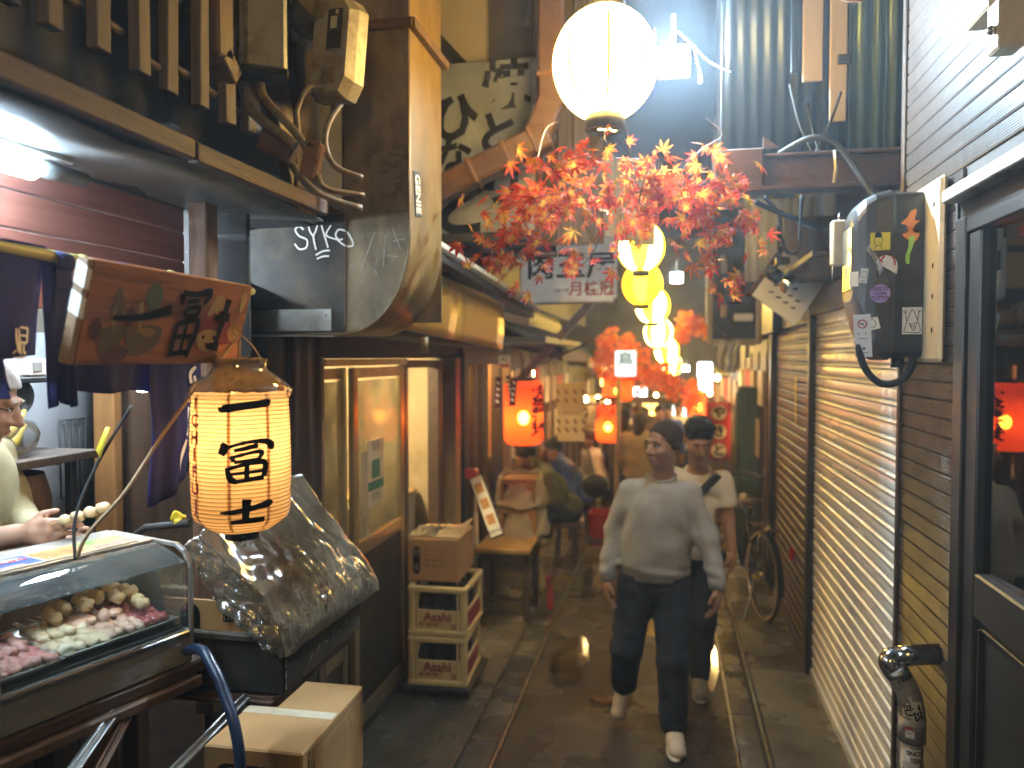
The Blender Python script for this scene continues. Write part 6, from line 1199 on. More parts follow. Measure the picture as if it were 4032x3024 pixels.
# ---- pipe with stickers
pp = thing('gas_pipe', 'grey gas pipe wrapped in stickers with a chrome elbow leaving the tiles', 'pipe', (.79, 2.66, 0))
P('wall_stub', B().tube([(.9, 2.72, 1.03), (.80, 2.70, 1.025), (.74, 2.685, 1.02)], .033, 16), 'chrome', pp); P('elbow', B().tube(catmull([(.745, 2.69, 1.02), (.722, 2.68, 1.008), (.728, 2.672, .985), (.745, 2.667, .965)], 5), [.034]*16, 16), 'chrome', pp)
P('collar', B().tube([(.735, 2.67, .985), (.755, 2.662, .955)], .037, 16), 'steel', pp)
P('bend', B().tube(catmull([(.748, 2.665, .965), (.772, 2.655, .92), (.784, 2.65, .87), (.785, 2.65, .83)], 6), .037, 18), 'pipe_grey', pp); P('socket', B().tube([(.785, 2.65, .845), (.785, 2.65, .765)], .041, 18), 'pipe_grey', pp); P('upright', B().tube([(.785, 2.65, .77), (.785, 2.65, 0)], .034, 18), 'pipe_grey', pp)
def onpipe(body, size, z, r, m, ang, rotd=0, bold=.03, label=None, bg=None, w_=.05, h=.03):
    a0 = math.atan2(-2.65, -.785)+ang; t = thing('sticker', label, 'sticker', (.785, 2.62, z)); ca, sa = math.cos(R(rotd)), math.sin(R(rotd))
    if bg: P('paper', B().grid(lambda u, v: (.785+(r+.0006)*math.cos(a0+(u-.5)*w_/r), 2.65+(r+.0006)*math.sin(a0+(u-.5)*w_/r), z+(v-.5)*h), 10, 1), bg, t)
    v, f = glyphs(body, bold); b = B(); b.add([(.785+(r+.0014)*math.cos(a0+(p[0]*ca-p[1]*sa)*size/r), 2.65+(r+.0014)*math.sin(a0+(p[0]*ca-p[1]*sa)*size/r), z+(p[0]*sa+p[1]*ca)*size) for p in v], f); ob('lettering', b, MT[m], t, False)
onpipe('ICPO', .06, .62, .034, 'ink', -.1, -90, .05, 'white sticker with fat black graffiti capitals down the pipe', 'white_paint', .055, .17)
onpipe('SNOT', .02, .735, .034, 'ink', .35, 0, .03, 'tiny white lettered sticker on the upper pipe', 'white_paint', .032, .028)
onpipe('TES', .032, .87, .038, 'ink', .35, -75, .03, 'white sticker with black capitals on the pipe bend, upper side', 'cream_paint', .03, .075)
onpipe('KEU', .032, .885, .038, 'ink', -.45, -75, .03, 'white sticker with black capitals on the pipe bend, lower side', 'cream_paint', .03, .07)
onpipe('*', .05, .80, .0415, 'red_ink', -.15, 0, .08, 'little red flower sticker on the pipe socket', 'white_paint', .026, .026)

# ================================================================== shutters
def shutter(name, label, y0, y1, z1, m, x, pitch=.0735):
    t = thing(name, label, 'shutter', (x, (y0+y1)/2, 0), 'roller shutters'); pr_ = []
    for i in range(6): s_ = i/5; pr_.append((-.003*math.sin(PI*s_), pitch*(.04+.62*s_)))
    for i in range(6): s_ = i/5; pr_.append((-.0085*math.sin(PI*s_), pitch*(.68+.28*s_)))
    pr_ = [(.006, 0.001)]+pr_+[(.006, pitch-.001)]; k = len(pr_); b = B(); vs = [(a, yy, c) for yy in (0, y1-y0) for a, c in pr_]; b.add(vs, [[i, i+1, k+i+1, k+i] for i in range(k-1)], 0, True); me = mesh('slat', b, MT[m]); n = int(z1/pitch)
    for i in range(n): o = ob('slat', me, None, t); o.matrix_basis = Matrix.Translation((x+random.uniform(-.0006, .0006), y0, .06+i*pitch)) @ rotm(0, random.uniform(-.4, .4), 0)
    P('bottom_bar', B().box((x, (y0+y1)/2, .035), (.03, y1-y0, .055), None, .004), m, t)
    P('backing', B().box((x+.03, (y0+y1)/2, z1/2+.02), (.02, y1-y0, z1)), m, t); return t
shutter('roller_shutter', 'glossy beige roller shutter pulled down beside the tiled corner', 3.205, 5.02, 2.24, 'shutter_beige', .905)
bs_ = shutter('roller_shutter', 'dark brown roller shutter behind the parked bicycle', 5.14, 6.72, 2.2, 'shutter_brown', .905)
sr = thing('shuttered_row', 'dark timber row of shuttered fronts with posts and headers', 'building', (1.2, 5, 0))
P('post', B().box((.9, 5.08, 1.15), (.07, .09, 2.3)), 'black_plastic', sr); P('post', B().box((.9, 6.8, 1.2), (.09, .12, 2.4)), 'black_plastic', sr)
P('header', B().box((.93, 4.1, 2.33), (.12, 1.85, .15)), 'dark_wood', sr); P('header', B().box((.93, 5.95, 2.3), (.12, 1.7, .16)), 'dark_wood', sr); P('wall', B().box((1.2, 5.2, 2.4), (.5, 4.2, 4.8)), 'plaster_dark', sr)
P('plank_soffit', B().box((.75, 4.6, 2.44), (.3, 2.3, .03)), 'dark_wood', sr)
b = B(); b.thick(lambda u, v: (.885-.004, 5.55+.03*math.sin(v*3), 1.92-.40*v) if False else (.886, 5.62+.055*u+.012*math.sin(v*4), 1.87-.33*v), 3, 8, .002); tag(P('paper_strip', b, 'yellow_tape', None), 'curling yellow paper strip stuck on the brown shutter', 'paper strip')
# jettied upper storey above the beam
jt = thing('jettied_storey', 'patchwork corrugated upper storey jutting over the alley on a steel beam', 'building', (.8, 3.5, 2.7))
P('box_core', B().box((1.0, 3.72, 4.3), (1.55, .42, 3.0)), 'soot', jt)
def corr(par, nm, x0, x1, z0, z1, y, m, pitch=.05, amp=.008, jag=0):
    n = int((x1-x0)/pitch*8); b = B(); b.thick(lambda u, v: (x0+(x1-x0)*u, y+amp*math.sin((x0+(x1-x0)*u)*2*PI/pitch), (z0+jag*noise.noise((u*9, 3, 1)) if v == 0 else z1)), n, 1, .0015); return P(nm, b, m, par)
corr(jt, 'teal_sheet', .735, .955, 2.79, 4.5, 3.46, 'teal_sheet', .062, .011, .03)
corr(jt, 'dark_sheet', .225, .74, 2.86, 4.5, 3.49, 'dark_sheet', .055, .008)
for (x0, x1, z0, m_) in ((.552, .632, 3.16, 'plywood'), (.66, .728, 3.08, 'plywood'), (.505, .53, 3.2, 'dark_sheet')): P('patch_board', B().box(((x0+x1)/2, 3.462, (z0+4.5)/2), (x1-x0, .016, 4.5-z0), None, .003), m_, jt)
P('patch_board', B().box((.692, 3.452, 3.05), (.065, .012, .13)), 'plywood', jt); P('patch_notch', B().box((.715, 3.45, 3.24), (.05, .012, .04)), 'soot', jt)
P('edge_post', B().box((.97, 3.44, 3.6), (.04, .05, 1.8)), 'fascia_wood', jt)
bm_ = thing('steel_beam', 'rust stained steel beam under the jettied storey', 'beam', (.6, 3.35, 2.68))
P('web', B().box((.585, 3.36, 2.76), (.8, .05, .12), None, .004), 'beam_rust', bm_); P('flange', B().box((.585, 3.35, 2.69), (.82, .11, .018), None, .003), 'beam_rust', bm_); P('flange', B().box((.585, 3.36, 2.825), (.8, .1, .014), None, .003), 'beam_rust', bm_)
P('end_plate', B().box((.285, 3.315, 2.772), (.19, .03, .165), None, .004), 'beam_rust', bm_); P('white_band', B().tube([(.655, 3.31, 2.70), (.66, 3.305, 2.76), (.655, 3.31, 2.83)], .007, 6), 'cream_paint', bm_); P('gusset', B().prism([(.38, 3.30, 2.855), (.38, 3.30, 2.9), (.44, 3.30, 2.855)], (0, .02, 0)), 'beam_rust', bm_)
for i, (pts, lab) in enumerate((([(.45, 3.36, 2.84), (.56, 3.29, 2.88), (.66, 3.28, 2.84), (.74, 3.26, 2.72), (.79, 3.2, 2.60), (.79, 3.1, 2.52)], 'thick black cable arching over the beam to the meter'), ([(.36, 3.42, 2.66), (.45, 3.44, 2.62), (.6, 3.46, 2.56), (.74, 3.5, 2.50), (.86, 3.5, 2.46)], 'dark cable slung under the beam to the wall'), ([(.4, 3.42, 2.68), (.46, 3.42, 2.6), (.47, 3.42, 2.5), (.5, 3.42, 2.44), (.54, 3.42, 2.46), (.545, 3.42, 2.56), (.55, 3.42, 2.68)], 'black cable loop hanging under the beam'), ([(.5, 3.44, 3.15), (.53, 3.42, 3.0), (.56, 3.42, 2.92), (.6, 3.42, 2.84)], 'thin cable falling down the jetty, outer'), ([(.7, 3.43, 3.1), (.66, 3.41, 2.98), (.62, 3.41, 2.9), (.6, 3.41, 2.84)], 'thin cable falling down the jetty, inner'), ([(.57, 3.43, 3.06), (.585, 3.41, 2.95), (.61, 3.4, 2.86)], 'thin cable falling down the jetty, middle'), ([(.6, 3.4, 3.62), (.67, 3.38, 3.47), (.76, 3.36, 3.44), (.88, 3.36, 3.5)], 'rusty wire swag high on the teal sheets'))):
    cable('power_cable', lab, pts, [.013, .012, .008, .006, .006, .005, .007][i], 'rust' if i == 6 else 'black_rubber', 'cable', 8)
corr(jt, 'under_sheet', .46, .9, 2.46, 2.95, 4.86, 'white_sheet', .06, .009)
t = thing('porcelain_fuse', 'small cream fuse block hanging beside the meter', 'fuse', (.62, 3.1, 2.4)); P('block', B().box((.63, 3.1, 2.43), (.05, .05, .17), None, .006), 'cream_paint', t); P('pin', B().tube([(.63, 3.1, 2.51), (.635, 3.1, 2.545)], .005, 6), 'chrome', t); P('lead', B().tube([(.612, 3.09, 2.35), (.61, 3.09, 2.29)], .004, 6), 'steel', t)
ms_ = thing('hanging_menu', 'tilted white menu board with faint handwriting over the beige shutter', 'menu board', (.68, 4.6, 2.15)); MQ = fr((.678, 4.6, 2.40), (.19, .1, .27), (-.18, .0, .24)); P('board', B().box((0, 0, 0), (.34, .30, .015), MQ, .003), 'white_paint', ms_); P('frame', B().box((0.0, .158, 0), (.37, .025, .03), MQ, .004), 'rust', ms_)
b = B(); brush(b, [[(-.1+.05*(i % 4), .08-.05*(i//4), .004), (-.085+.05*(i % 4), .055-.05*(i//4), .005)] for i in range(14)], onplane(MQ, .009)); P('handwriting', b, 'ink', ms_)
P('plywood_back', B().box((.82, 4.75, 2.62), (.3, .02, .4), rotm(0, 0, 0)), 'plywood', ms_)
cl = thing('clamp_lamp', 'black clamp lamp with a mirrored bulb pointing at the white menu', 'lamp', (.6, 4.2, 2.42))
P('stem', B().tube(catmull([(.56, 4.2, 2.68), (.565, 4.2, 2.56), (.575, 4.2, 2.50), (.55, 4.2, 2.47)], 5), .007, 8), 'black_plastic', cl); P('clamp', B().box((.585, 4.2, 2.50), (.07, .05, .04), rotm(0, 0, 0), .006), 'black_plastic', cl)
MQ = fr((.545, 4.2, 2.425), (0, 1, 0), (.7, 0, -.5)) ; MQ = Matrix.Translation((.53, 4.2, 2.44)) @ rotm(0, 125, 0); P('holder', B().lathe([(.0, -.03), (.03, -.03), (.036, 0), (.036, .055), (.026, .06)], 20, 0, MQ), 'black_plastic', cl); P('reflector', B().lathe([(.026, .06), (.05, .1), (.052, .12), (.049, .12), (.024, .065)], 20, 0, MQ), 'chrome', cl)
emitm('clamp_glow', (1, .86, .62), 22); P('bulb', B().ell((0, 0, .09), (.026, .026, .022), 14, 0, MQ), 'clamp_glow', cl)
fb = thing('window_frame_board', 'tall wooden framed window hanging over the far shutters', 'window', (.48, 6, 2.1)); 
for (c_, d_, m_) in (((.318, 6.0, 2.63), (.04, .05, 1.06), 'plywood'), ((.672, 6.0, 2.63), (.04, .05, 1.06), 'plywood'), ((.495, 6.0, 2.115), (.31, .05, .05), 'plywood'), ((.495, 6.0, 3.14), (.31, .05, .05), 'plywood')): P('frame_bar', B().box(c_, d_, None, .005), m_, fb)
P('back_board', B().box((.495, 6.03, 2.63), (.32, .01, 1.0)), 'dark_sheet', fb); P('white_edge', B().box((.294, 5.99, 2.7), (.012, .05, .9)), 'white_paint', fb)
for i, (x, z, w_, h, m_) in enumerate(((.42, 2.7, .06, .14, 'grey_paint'), (.5, 2.5, .12, .2, 'soot'), (.56, 2.3, .14, .06, 'white_paint'), (.42, 2.35, .05, .1, 'plywood'), (.58, 2.75, .05, .25, 'soot'))): P('stored_item', B().box((x, 5.99, z), (w_, .05, h), None, .01), m_, fb)
gl_ = thing('hanging_gloves', 'pale work gloves hanging on a line near the framed window', 'gloves', (.43, 5.9, 2.0)); 
for i, x in enumerate((.40, .46, .5)): b = B(); b.thick(lambda u, v: (x-.03+.06*u+.008*math.sin(v*9+i), 5.88+.012*math.sin(u*6+v*4), 2.12-.22*v-.02*math.sin(u*14)), 8, 8, .012); P('glove', b, ['cream_paint', 'white_bag', 'cream_paint'][i], gl_)
t = thing('clothes_peg', 'small brown peg clipped on the glove line', 'peg', (.36, 5.2, 2.13)); P('jaw', B().bar((.345, 5.2, 2.155), (.39, 5.2, 2.13), .012, .01), 'black_plastic', t); P('jaw', B().bar((.35, 5.2, 2.135), (.395, 5.2, 2.115), .012, .01), 'rust', t)
cable('glove_line', 'taut line carrying the gloves and the peg', [(.3, 5.0, 2.2), (.37, 5.2, 2.16), (.45, 5.9, 2.14), (.6, 6.4, 2.3)], .003, 'rope', 'line', 5)

# ================================================================== people: smooth-blended bodies turned into one surface
def _net(Fd, org, h):
    """surface nets: one vertex per crossed cell, one quad per crossed edge"""
    S = Fd < 0; nx, ny, nz_ = Fd.shape
    acc = np.zeros((nx-1, ny-1, nz_-1, 3)); cnt = np.zeros((nx-1, ny-1, nz_-1))
    sh3 = (nx-1, ny-1, nz_-1)
    cor = [(i, j, k) for i in (0, 1) for j in (0, 1) for k in (0, 1)]
    def cs(c): return Fd[c[0]:c[0]+sh3[0], c[1]:c[1]+sh3[1], c[2]:c[2]+sh3[2]]
    for a in cor:
        for ax in range(3):
            if a[ax] == 0:
                bb = list(a); bb[ax] = 1; fa, fb = cs(a), cs(tuple(bb)); x = (fa < 0) != (fb < 0)
                t = np.where(x, fa/np.where(np.abs(fa-fb) < 1e-9, 1, fa-fb), 0)
                for d in range(3): acc[..., d] += np.where(x, a[d]+(t if d == ax else 0), 0)
                cnt += x
    m = cnt > 0; idx = -np.ones(sh3, int); idx[m] = np.arange(m.sum())
    ii = np.argwhere(m); vs = (ii+acc[m]/cnt[m][:, None])*h+org
    fs = []
    for ax in range(3):
        b_, c_ = (ax+1) % 3, (ax+2) % 3
        sl0 = [slice(1, -1)]*3; sl0[ax] = slice(0, -1); sl1 = list(sl0); sl1[ax] = slice(1, None)
        A_, B_ = S[tuple(sl0)], S[tuple(sl1)]; e = np.argwhere(A_ != B_)
        if len(e) == 0: continue
        flip = A_[tuple(e.T)]; base = e.copy(); base[:, b_] += 1; base[:, c_] += 1
        q = []
        for (db, dc) in ((-1, -1), (0, -1), (0, 0), (-1, 0)):
            p = base.copy(); p[:, b_] += db; p[:, c_] += dc; q.append(idx[tuple(p.T)])
        q = np.stack(q, 1); q[~flip] = q[~flip][:, ::-1]; fs.append(q)
    return vs, np.concatenate(fs)
def sdf(prims, h=.008, k=.03, mod=None, clip=None):
    """prims: ('c', a, b, ra, rb) tapered limb, ('e', centre, radii, rot) ellipsoid; optional 3rd entry 'sub'"""
    lo = np.full(3, 1e9); hi = -lo
    for p in prims:
        if p[0] == 'c': r = max(p[3], p[4]); lo = np.minimum(lo, np.minimum(p[1], p[2])-r); hi = np.maximum(hi, np.maximum(p[1], p[2])+r)
        else: r = max(p[2]); lo = np.minimum(lo, np.array(p[1])-r); hi = np.maximum(hi, np.array(p[1])+r)
    lo -= .03+h; hi += .03+h; n = np.ceil((hi-lo)/h).astype(int)+1; Fd = np.full(n, .25)
    ax = [lo[i]+h*np.arange(n[i]) for i in range(3)]
    for p in prims:
        r = max(p[3], p[4]) if p[0] == 'c' else max(p[2]); a = np.array(p[1], float); b_ = np.array(p[2], float) if p[0] == 'c' else a; mg = r+k+.03
        i0 = np.maximum(0, ((np.minimum(a, b_)-mg-lo)/h).astype(int)); i1 = np.minimum(n, ((np.maximum(a, b_)+mg-lo)/h).astype(int)+2)
        X_, Y_, Z_ = np.meshgrid(*[ax[i][i0[i]:i1[i]] for i in range(3)], indexing='ij')
        if p[0] == 'c':
            ba = b_-a; t = np.clip(((X_-a[0])*ba[0]+(Y_-a[1])*ba[1]+(Z_-a[2])*ba[2])/max(1e-9, ba@ba), 0, 1)
            d = np.sqrt((X_-a[0]-t*ba[0])**2+(Y_-a[1]-t*ba[1])**2+(Z_-a[2]-t*ba[2])**2)-(p[3]+(p[4]-p[3])*t)
        else:
            q = np.stack([X_-a[0], Y_-a[1], Z_-a[2]], -1)
            if len(p) > 3 and p[3] is not None: q = q @ np.array(p[3])
            rr = np.array(p[2]); k0 = np.sqrt(((q/rr)**2).sum(-1)); k1 = np.sqrt(((q/rr**2)**2).sum(-1))+1e-9; d = k0*(k0-1)/k1
        s_ = tuple(slice(i0[i], i1[i]) for i in range(3)); o = Fd[s_]; kk = p[5] if p[0] == 'c' and len(p) > 5 else (p[4] if p[0] == 'e' and len(p) > 4 else k)
        hh = np.clip(.5+.5*(o-d)/kk, 0, 1); Fd[s_] = o*(1-hh)+d*hh-kk*hh*(1-hh)
    if mod is not None or clip is not None:
        G = np.meshgrid(*ax, indexing='ij')
        if mod is not None: Fd = Fd+mod(*G)
        if clip is not None: Fd = np.maximum(Fd, clip(*G))
    vs, fs = _net(Fd, lo, h); return vs, fs
def smesh(name, vf, m, parent):
    me = bpy.data.meshes.new(name); me.from_pydata(vf[0].tolist(), [], vf[1].tolist()); me.materials.append(MT[m] if isinstance(m, str) else m)
    me.polygons.foreach_set('use_smooth', [True]*len(me.polygons)); me.update(); o = bpy.data.objects.new(name, me); COL.objects.link(o); o.parent = parent; o.matrix_parent_inverse = Matrix.Translation(-Vector(parent.location)); return o
def headprims(c, M, s=1.0):
    """head facing -Y in its own frame M"""
    c = np.array(c); A_ = np.array(M.to_3x3())
    def T(p): return c+A_ @ (np.array(p)*s)
    def E(p, r, k=.015): return ('e', T(p), tuple(x*s for x in r), A_, k)
    def Cc(a, b, r0, r1, k=.01): return ('c', T(a), T(b), r0*s, r1*s, k)
    return [E((0, .018, .035), (.076, .095, .085)), E((0, -.025, -.03), (.064, .072, .085)), E((0, -.04, -.085), (.046, .048, .034)), E((0, -.076, -.103), (.018, .015, .014)),
            Cc((0, -.093, .006), (0, -.117, -.032), .0085, .0135), Cc((-.014, -.1, -.036), (.014, -.1, -.036), .0085, .0085), Cc((-.04, -.083, .02), (.04, -.083, .02), .012, .012), E((.036, -.07, -.03), (.022, .02, .02)), E((-.036, -.07, -.03), (.022, .02, .02)),
            E((0, -.092, -.062), (.024, .011, .0065), .004), E((0, -.09, -.072), (.022, .011, .007), .004), E((.077, .012, -.012), (.01, .022, .032), .006), E((-.077, .012, -.012), (.01, .022, .032), .006)]
def head_details(par, c, M, s=1.0, glasses=False, old=False):
    Mw = Matrix.Translation(c) @ M @ Matrix.Scale(s, 4)
    for sx in (-1, 1):
        ob('eye', B().ell((sx*.031, -.088, .0), (.0105, .006, .0036), 12, 0, Mw), MT['white_paint'], par); ob('pupil', B().ell((sx*.031, -.0925, .0), (.0055, .003, .0036), 10, 0, Mw), MT['ink'], par)
        b = B(); b.tube([Mw @ Vector((sx*(.016+.03*i/4), -.0965+.006*(i/4)**2, .0225+.004*math.sin(i*.8))) for i in range(5)], [.002, .0032, .0034, .003, .0015], 6); ob('eyebrow', b, MT['hair_white' if old else 'hair_black'], par)
        b = B(); b.tube([Mw @ Vector((sx*(.02+.022*i/4), -.094+.005*(i/4)**2, .0055+.002*math.sin(i*.8))) for i in range(5)], .0013, 5); ob('eyelid', b, MT['ink'], par)
    b = B(); b.ell((0, -.0985, -.064), (.021, .005, .0035), 12, 0, Mw); b.ell((0, -.097, -.071), (.018, .005, .0042), 12, 0, Mw); ob('lips', b, MT['lip'], par)
    if glasses: b = B(); b.tube([Mw @ Vector(p) for p in ((-.075, .0, .0), (-.06, -.09, .002), (.06, -.09, .002), (.075, 0, 0))], .0018, 5); ob('glasses', b, MT['ink'], par)
def hand(wr, d, side, up, curl=.5, s=1.0):
    """palm and five fingers from the wrist, along d; side = direction of the thumb; up = back of the hand"""
    wr, d, side, up = [np.array(Vector(x).normalized() if i else x, float) for i, x in enumerate((wr, d, side, up))]
    P_ = [('c', wr, wr+d*.045*s, .024*s, .026*s, .012), ('c', wr+d*.05*s+side*.02*s, wr+d*.085*s+side*.024*s, .017*s, .0145*s, .012), ('c', wr+d*.05*s-side*.016*s, wr+d*.083*s-side*.024*s, .017*s, .014*s, .012), ('c', wr+d*.05*s, wr+d*.09*s, .018*s, .0145*s, .012)]
    for i, (o, L) in enumerate(((.027, .074), (.009, .083), (-.009, .077), (-.025, .06))):
        a = wr+d*.088*s+side*o*s; dd = d; th = curl*(.5+.12*i)
        for j, f in enumerate((.42, .33, .25)):
            ang = th*(j+1)*.62; v = d*math.cos(ang)-up*math.sin(ang); e = a+v*L*f*s; P_.append(('c', a, e, (.0092-.0008*j)*s, (.0086-.0009*j)*s, .004)); a = e
    a = wr+d*.03*s+side*.022*s; e = a+(d*.55+side*.75-up*.25)*.036*s; P_.append(('c', a, e, .0125*s, .0105*s, .008)); P_.append(('c', e, e+(d*.9+side*.2-up*.3)*.032*s, .0102*s, .0085*s, .004)); return P_
def fold(amp, f, sd): return lambda x, y, z: amp*(np.sin(f*(z*1.0+.55*x)+sd+1.7*np.sin(x*9+sd))*np.sin(f*.6*(x-.4*z)+2*sd)+.6*np.sin(f*1.9*z+f*.9*y+sd*3)*np.cos(f*.8*x))
def limbs(J, a, r): return [('c', J[a[i]], J[a[i+1]], r[i], r[i+1]) for i in range(len(a)-1)]
def shoe(ank, toe, m, par, h=.007, sole='rubber_white'):
    a, t = np.array(ank, float), np.array(toe, float); d = t-a; dz = d.copy(); heel = a-.035*np.array([d[0], d[1], 0])/max(1e-6, np.linalg.norm(d[:2]))
    smesh('shoe', sdf([('c', heel+[0, 0, -.03], t, .036, .03, .03), ('e', (a+t)/2*[1, 1, 1]+[0, 0, .0], (.042, .06, .036), None, .03), ('c', a+[0, 0, .02], a+d*.4, .042, .036, .03), ('e', t, (.04, .045, .028), None, .03)], h, .03), m, par)
    return heel

# ---- walker in the grey sweater
m1 = thing('person', 'man with cropped hair in grey sweater and dark jeans walking this way', 'person', (-.03, 4.1, 0))
Yb = 4.12
J = dict(hc=(-.012, 4.10, 1.545), nk=(-.022, 4.13, 1.36), ch=(-.035, 4.14, 1.20), be=(-.05, 4.13, .98), pe=(-.055, 4.13, .86),
         s0=(-.195, 4.14, 1.285), e0=(-.268, 4.17, 1.06), w0=(-.305, 4.09, .825), s1=(.125, 4.14, 1.285), e1=(.212, 4.12, 1.06), w1=(.262, 4.02, .83),
         h0=(-.14, 4.13, .82), k0=(-.20, 4.10, .45), a0=(-.222, 4.27, .155), h1=(.03, 4.13, .82), k1=(.043, 4.02, .44), a1=(.048, 3.99, .085))
HM = rotm(0, 0, -42) @ rotm(2, 0, 0)
# body: one continuous skin surface
nkp = [('c', (-.022, 4.125, 1.33), (-.012, 4.112, 1.47), .062, .056), ('e', (-.03, 4.145, 1.275), (.15, .07, .05))]
torso = [('e', (-.035, 4.14, 1.2), (.165, .105, .17)), ('e', (-.05, 4.135, 1.0), (.15, .105, .16)), ('e', (-.055, 4.135, .86), (.155, .11, .11))]
arms = limbs(J, ['s0', 'e0', 'w0'], [.055, .044, .028])+limbs(J, ['s1', 'e1', 'w1'], [.055, .044, .028])
legs = limbs(J, ['h0', 'k0', 'a0'], [.085, .058, .04])+limbs(J, ['h1', 'k1', 'a1'], [.085, .058, .04])
hands = hand(J['w0'], (.02, -.25, -1), (.35, -1, .2), (-1, -.3, 0), .9, 1.0)+hand(J['w1'], (-.03, -.22, -1), (-.4, -1, .2), (1, -.3, 0), 1.0, 1.05)
feet = [('c', J['a0'], (-.232, 4.2, .07), .035, .03), ('c', J['a1'], (.055, 3.9, .04), .035, .03)]
smesh('body', sdf(headprims(J['hc'], HM, 1.03)+nkp+torso+arms+legs+hands+feet, .0062, .03), 'skin', m1)
head_details(m1, J['hc'], HM, 1.03)
A_ = HM.to_3x3()
def hair_clip(c, M, s, pl, thin=0):
    Ai = np.array(M.to_3x3())
    def f(x, y, z):
        q = np.stack([x-c[0], y-c[1], z-c[2]], -1) @ Ai/s; u, v, w_ = q[..., 0], q[..., 1], q[..., 2]
        return np.maximum.reduce([pl(u, v, w_)])*s
    return f
hc1 = sdf(headprims(J['hc'], HM, 1.03), .0042, .03, mod=lambda x, y, z: -.0016, clip=hair_clip(J['hc'], HM, 1.03, lambda u, v, w_: np.maximum(-(w_+.02-np.minimum(.088, 1.6*np.maximum(0, -v-.012))+.5*np.maximum(0, v)+.007*np.sin(u*210+v*90)*np.sin(w_*190-u*60)+.004*np.sin(v*330+w_*150)), -(w_+.06)))); smesh('hair', hc1, 'hair_cropped', m1)
sw = [('e', (-.03, 4.14, 1.30), (.165, .095, .06)), ('e', (-.035, 4.138, 1.17), (.18, .13, .17)), ('e', (-.05, 4.135, .98), (.178, .135, .17)), ('e', (-.055, 4.135, .87), (.178, .135, .07)), ('c', (-.035, 4.14, 1.2), (-.052, 4.137, .92), .142, .146), ('c', (-.09, 4.14, 1.22), (-.12, 4.137, .93), .115, .115), ('c', (.02, 4.14, 1.22), (.02, 4.137, .93), .115, .115), ('c', (-.03, 4.13, 1.33), (-.026, 4.125, 1.375), .085, .072)]
sw += [('c', J['s0'], J['e0'], .062, .056), ('c', J['e0'], (J['w0'][0], J['w0'][1], J['w0'][2]+.02), .058, .045), ('c', J['s1'], J['e1'], .062, .056), ('c', J['e1'], (J['w1'][0], J['w1'][1], J['w1'][2]+.02), .058, .045)]
smesh('sweater', sdf(sw, .0075, .035, mod=lambda x, y, z: fold(.0045, 21, .7)(x, y, z)+.0025*np.sin(z*105+x*14)*np.exp(-((z-.885)/.035)**2)+.003*np.sin(z*88+np.abs(x)*30)*np.exp(-((z-.89)/.06)**2)*(np.abs(x+.03) > .2)+.006*np.cos((np.abs(x+.035)-.15)*55+(z-1.2)*28)*np.exp(-((z-1.15)/.09)**2-((np.abs(x+.035)-.15)/.06)**2), clip=lambda x, y, z: np.maximum((.838+.02*np.cos((x+.05)*9)-z)*np.where(np.abs(x+.05) < .2, 1, 0)-np.where(np.abs(x+.05) < .2, 0, .3), np.where((np.abs(x+.024) < .085), z-(1.385-.9*np.maximum(0, -(y-4.125))*.45-.0), -1))), 'sweater_grey', m1)
b = B(); b.tube([(-.024+.074*math.cos(a), 4.122+.07*math.sin(a), 1.374+.022*math.sin(a)) for a in [2*PI*i/32 for i in range(33)]], .0095, 8); ob('collar', b, MT['sweater_grey'], m1)
b = B(); b.lathe([(.16, .822), (.175, .824), (.177, .856), (.17, .862)], 40, 0, Matrix.Translation((-.054, 4.135, .006)), ell=.76); ob('hem', b, MT['sweater_grey'], m1)
for w_, e_ in (('w0', 'e0'), ('w1', 'e1')):
    d = (Vector(J[w_])-Vector(J[e_])).normalized(); ob('cuff', B().tube([Vector(J[w_])-d*.05, Vector(J[w_])-d*.045, Vector(J[w_])+d*.004, Vector(J[w_])+d*.01], [.040, .044, .043, .037], 16), MT['sweater_grey'], m1)
tr = [('e', (-.055, 4.135, .80), (.165, .12, .1)), ('c', J['h0'], J['k0'], .108, .083), ('c', J['k0'], (-.222, 4.25, .2), .083, .073), ('c', J['h1'], J['k1'], .108, .083), ('c', J['k1'], (.047, 3.995, .12), .083, .072)]
smesh('jeans', sdf(tr, .0085, .028, mod=fold(.003, 44, 2.1), clip=lambda x, y, z: z-.86), 'denim_dark', m1)
shoe((-.225, 4.265, .145), (-.245, 4.185, .055), 'shoe_beige', m1); shoe((.048, 3.985, .075), (.066, 3.86, .035), 'shoe_beige', m1)
ob('sole', B().ell((.056, 3.92, .012), (.048, .125, .014), 18), MT['rubber_white'], m1)
b = B(); 
for i in range(4): b.tube([(.03+.002*i, 3.935-.018*i, .082-.008*i), (.055, 3.928-.018*i, .09-.009*i), (.08-.002*i, 3.935-.018*i, .08-.008*i)], .003, 5)
ob('laces', b, MT['white_paint'], m1)
ob('watch', B().tube([Vector(J['w1'])+Vector((.001, .003, .002)), Vector(J['w1'])+Vector((-.001, -.003, -.018))], .033, 16), MT['black_plastic'], m1)

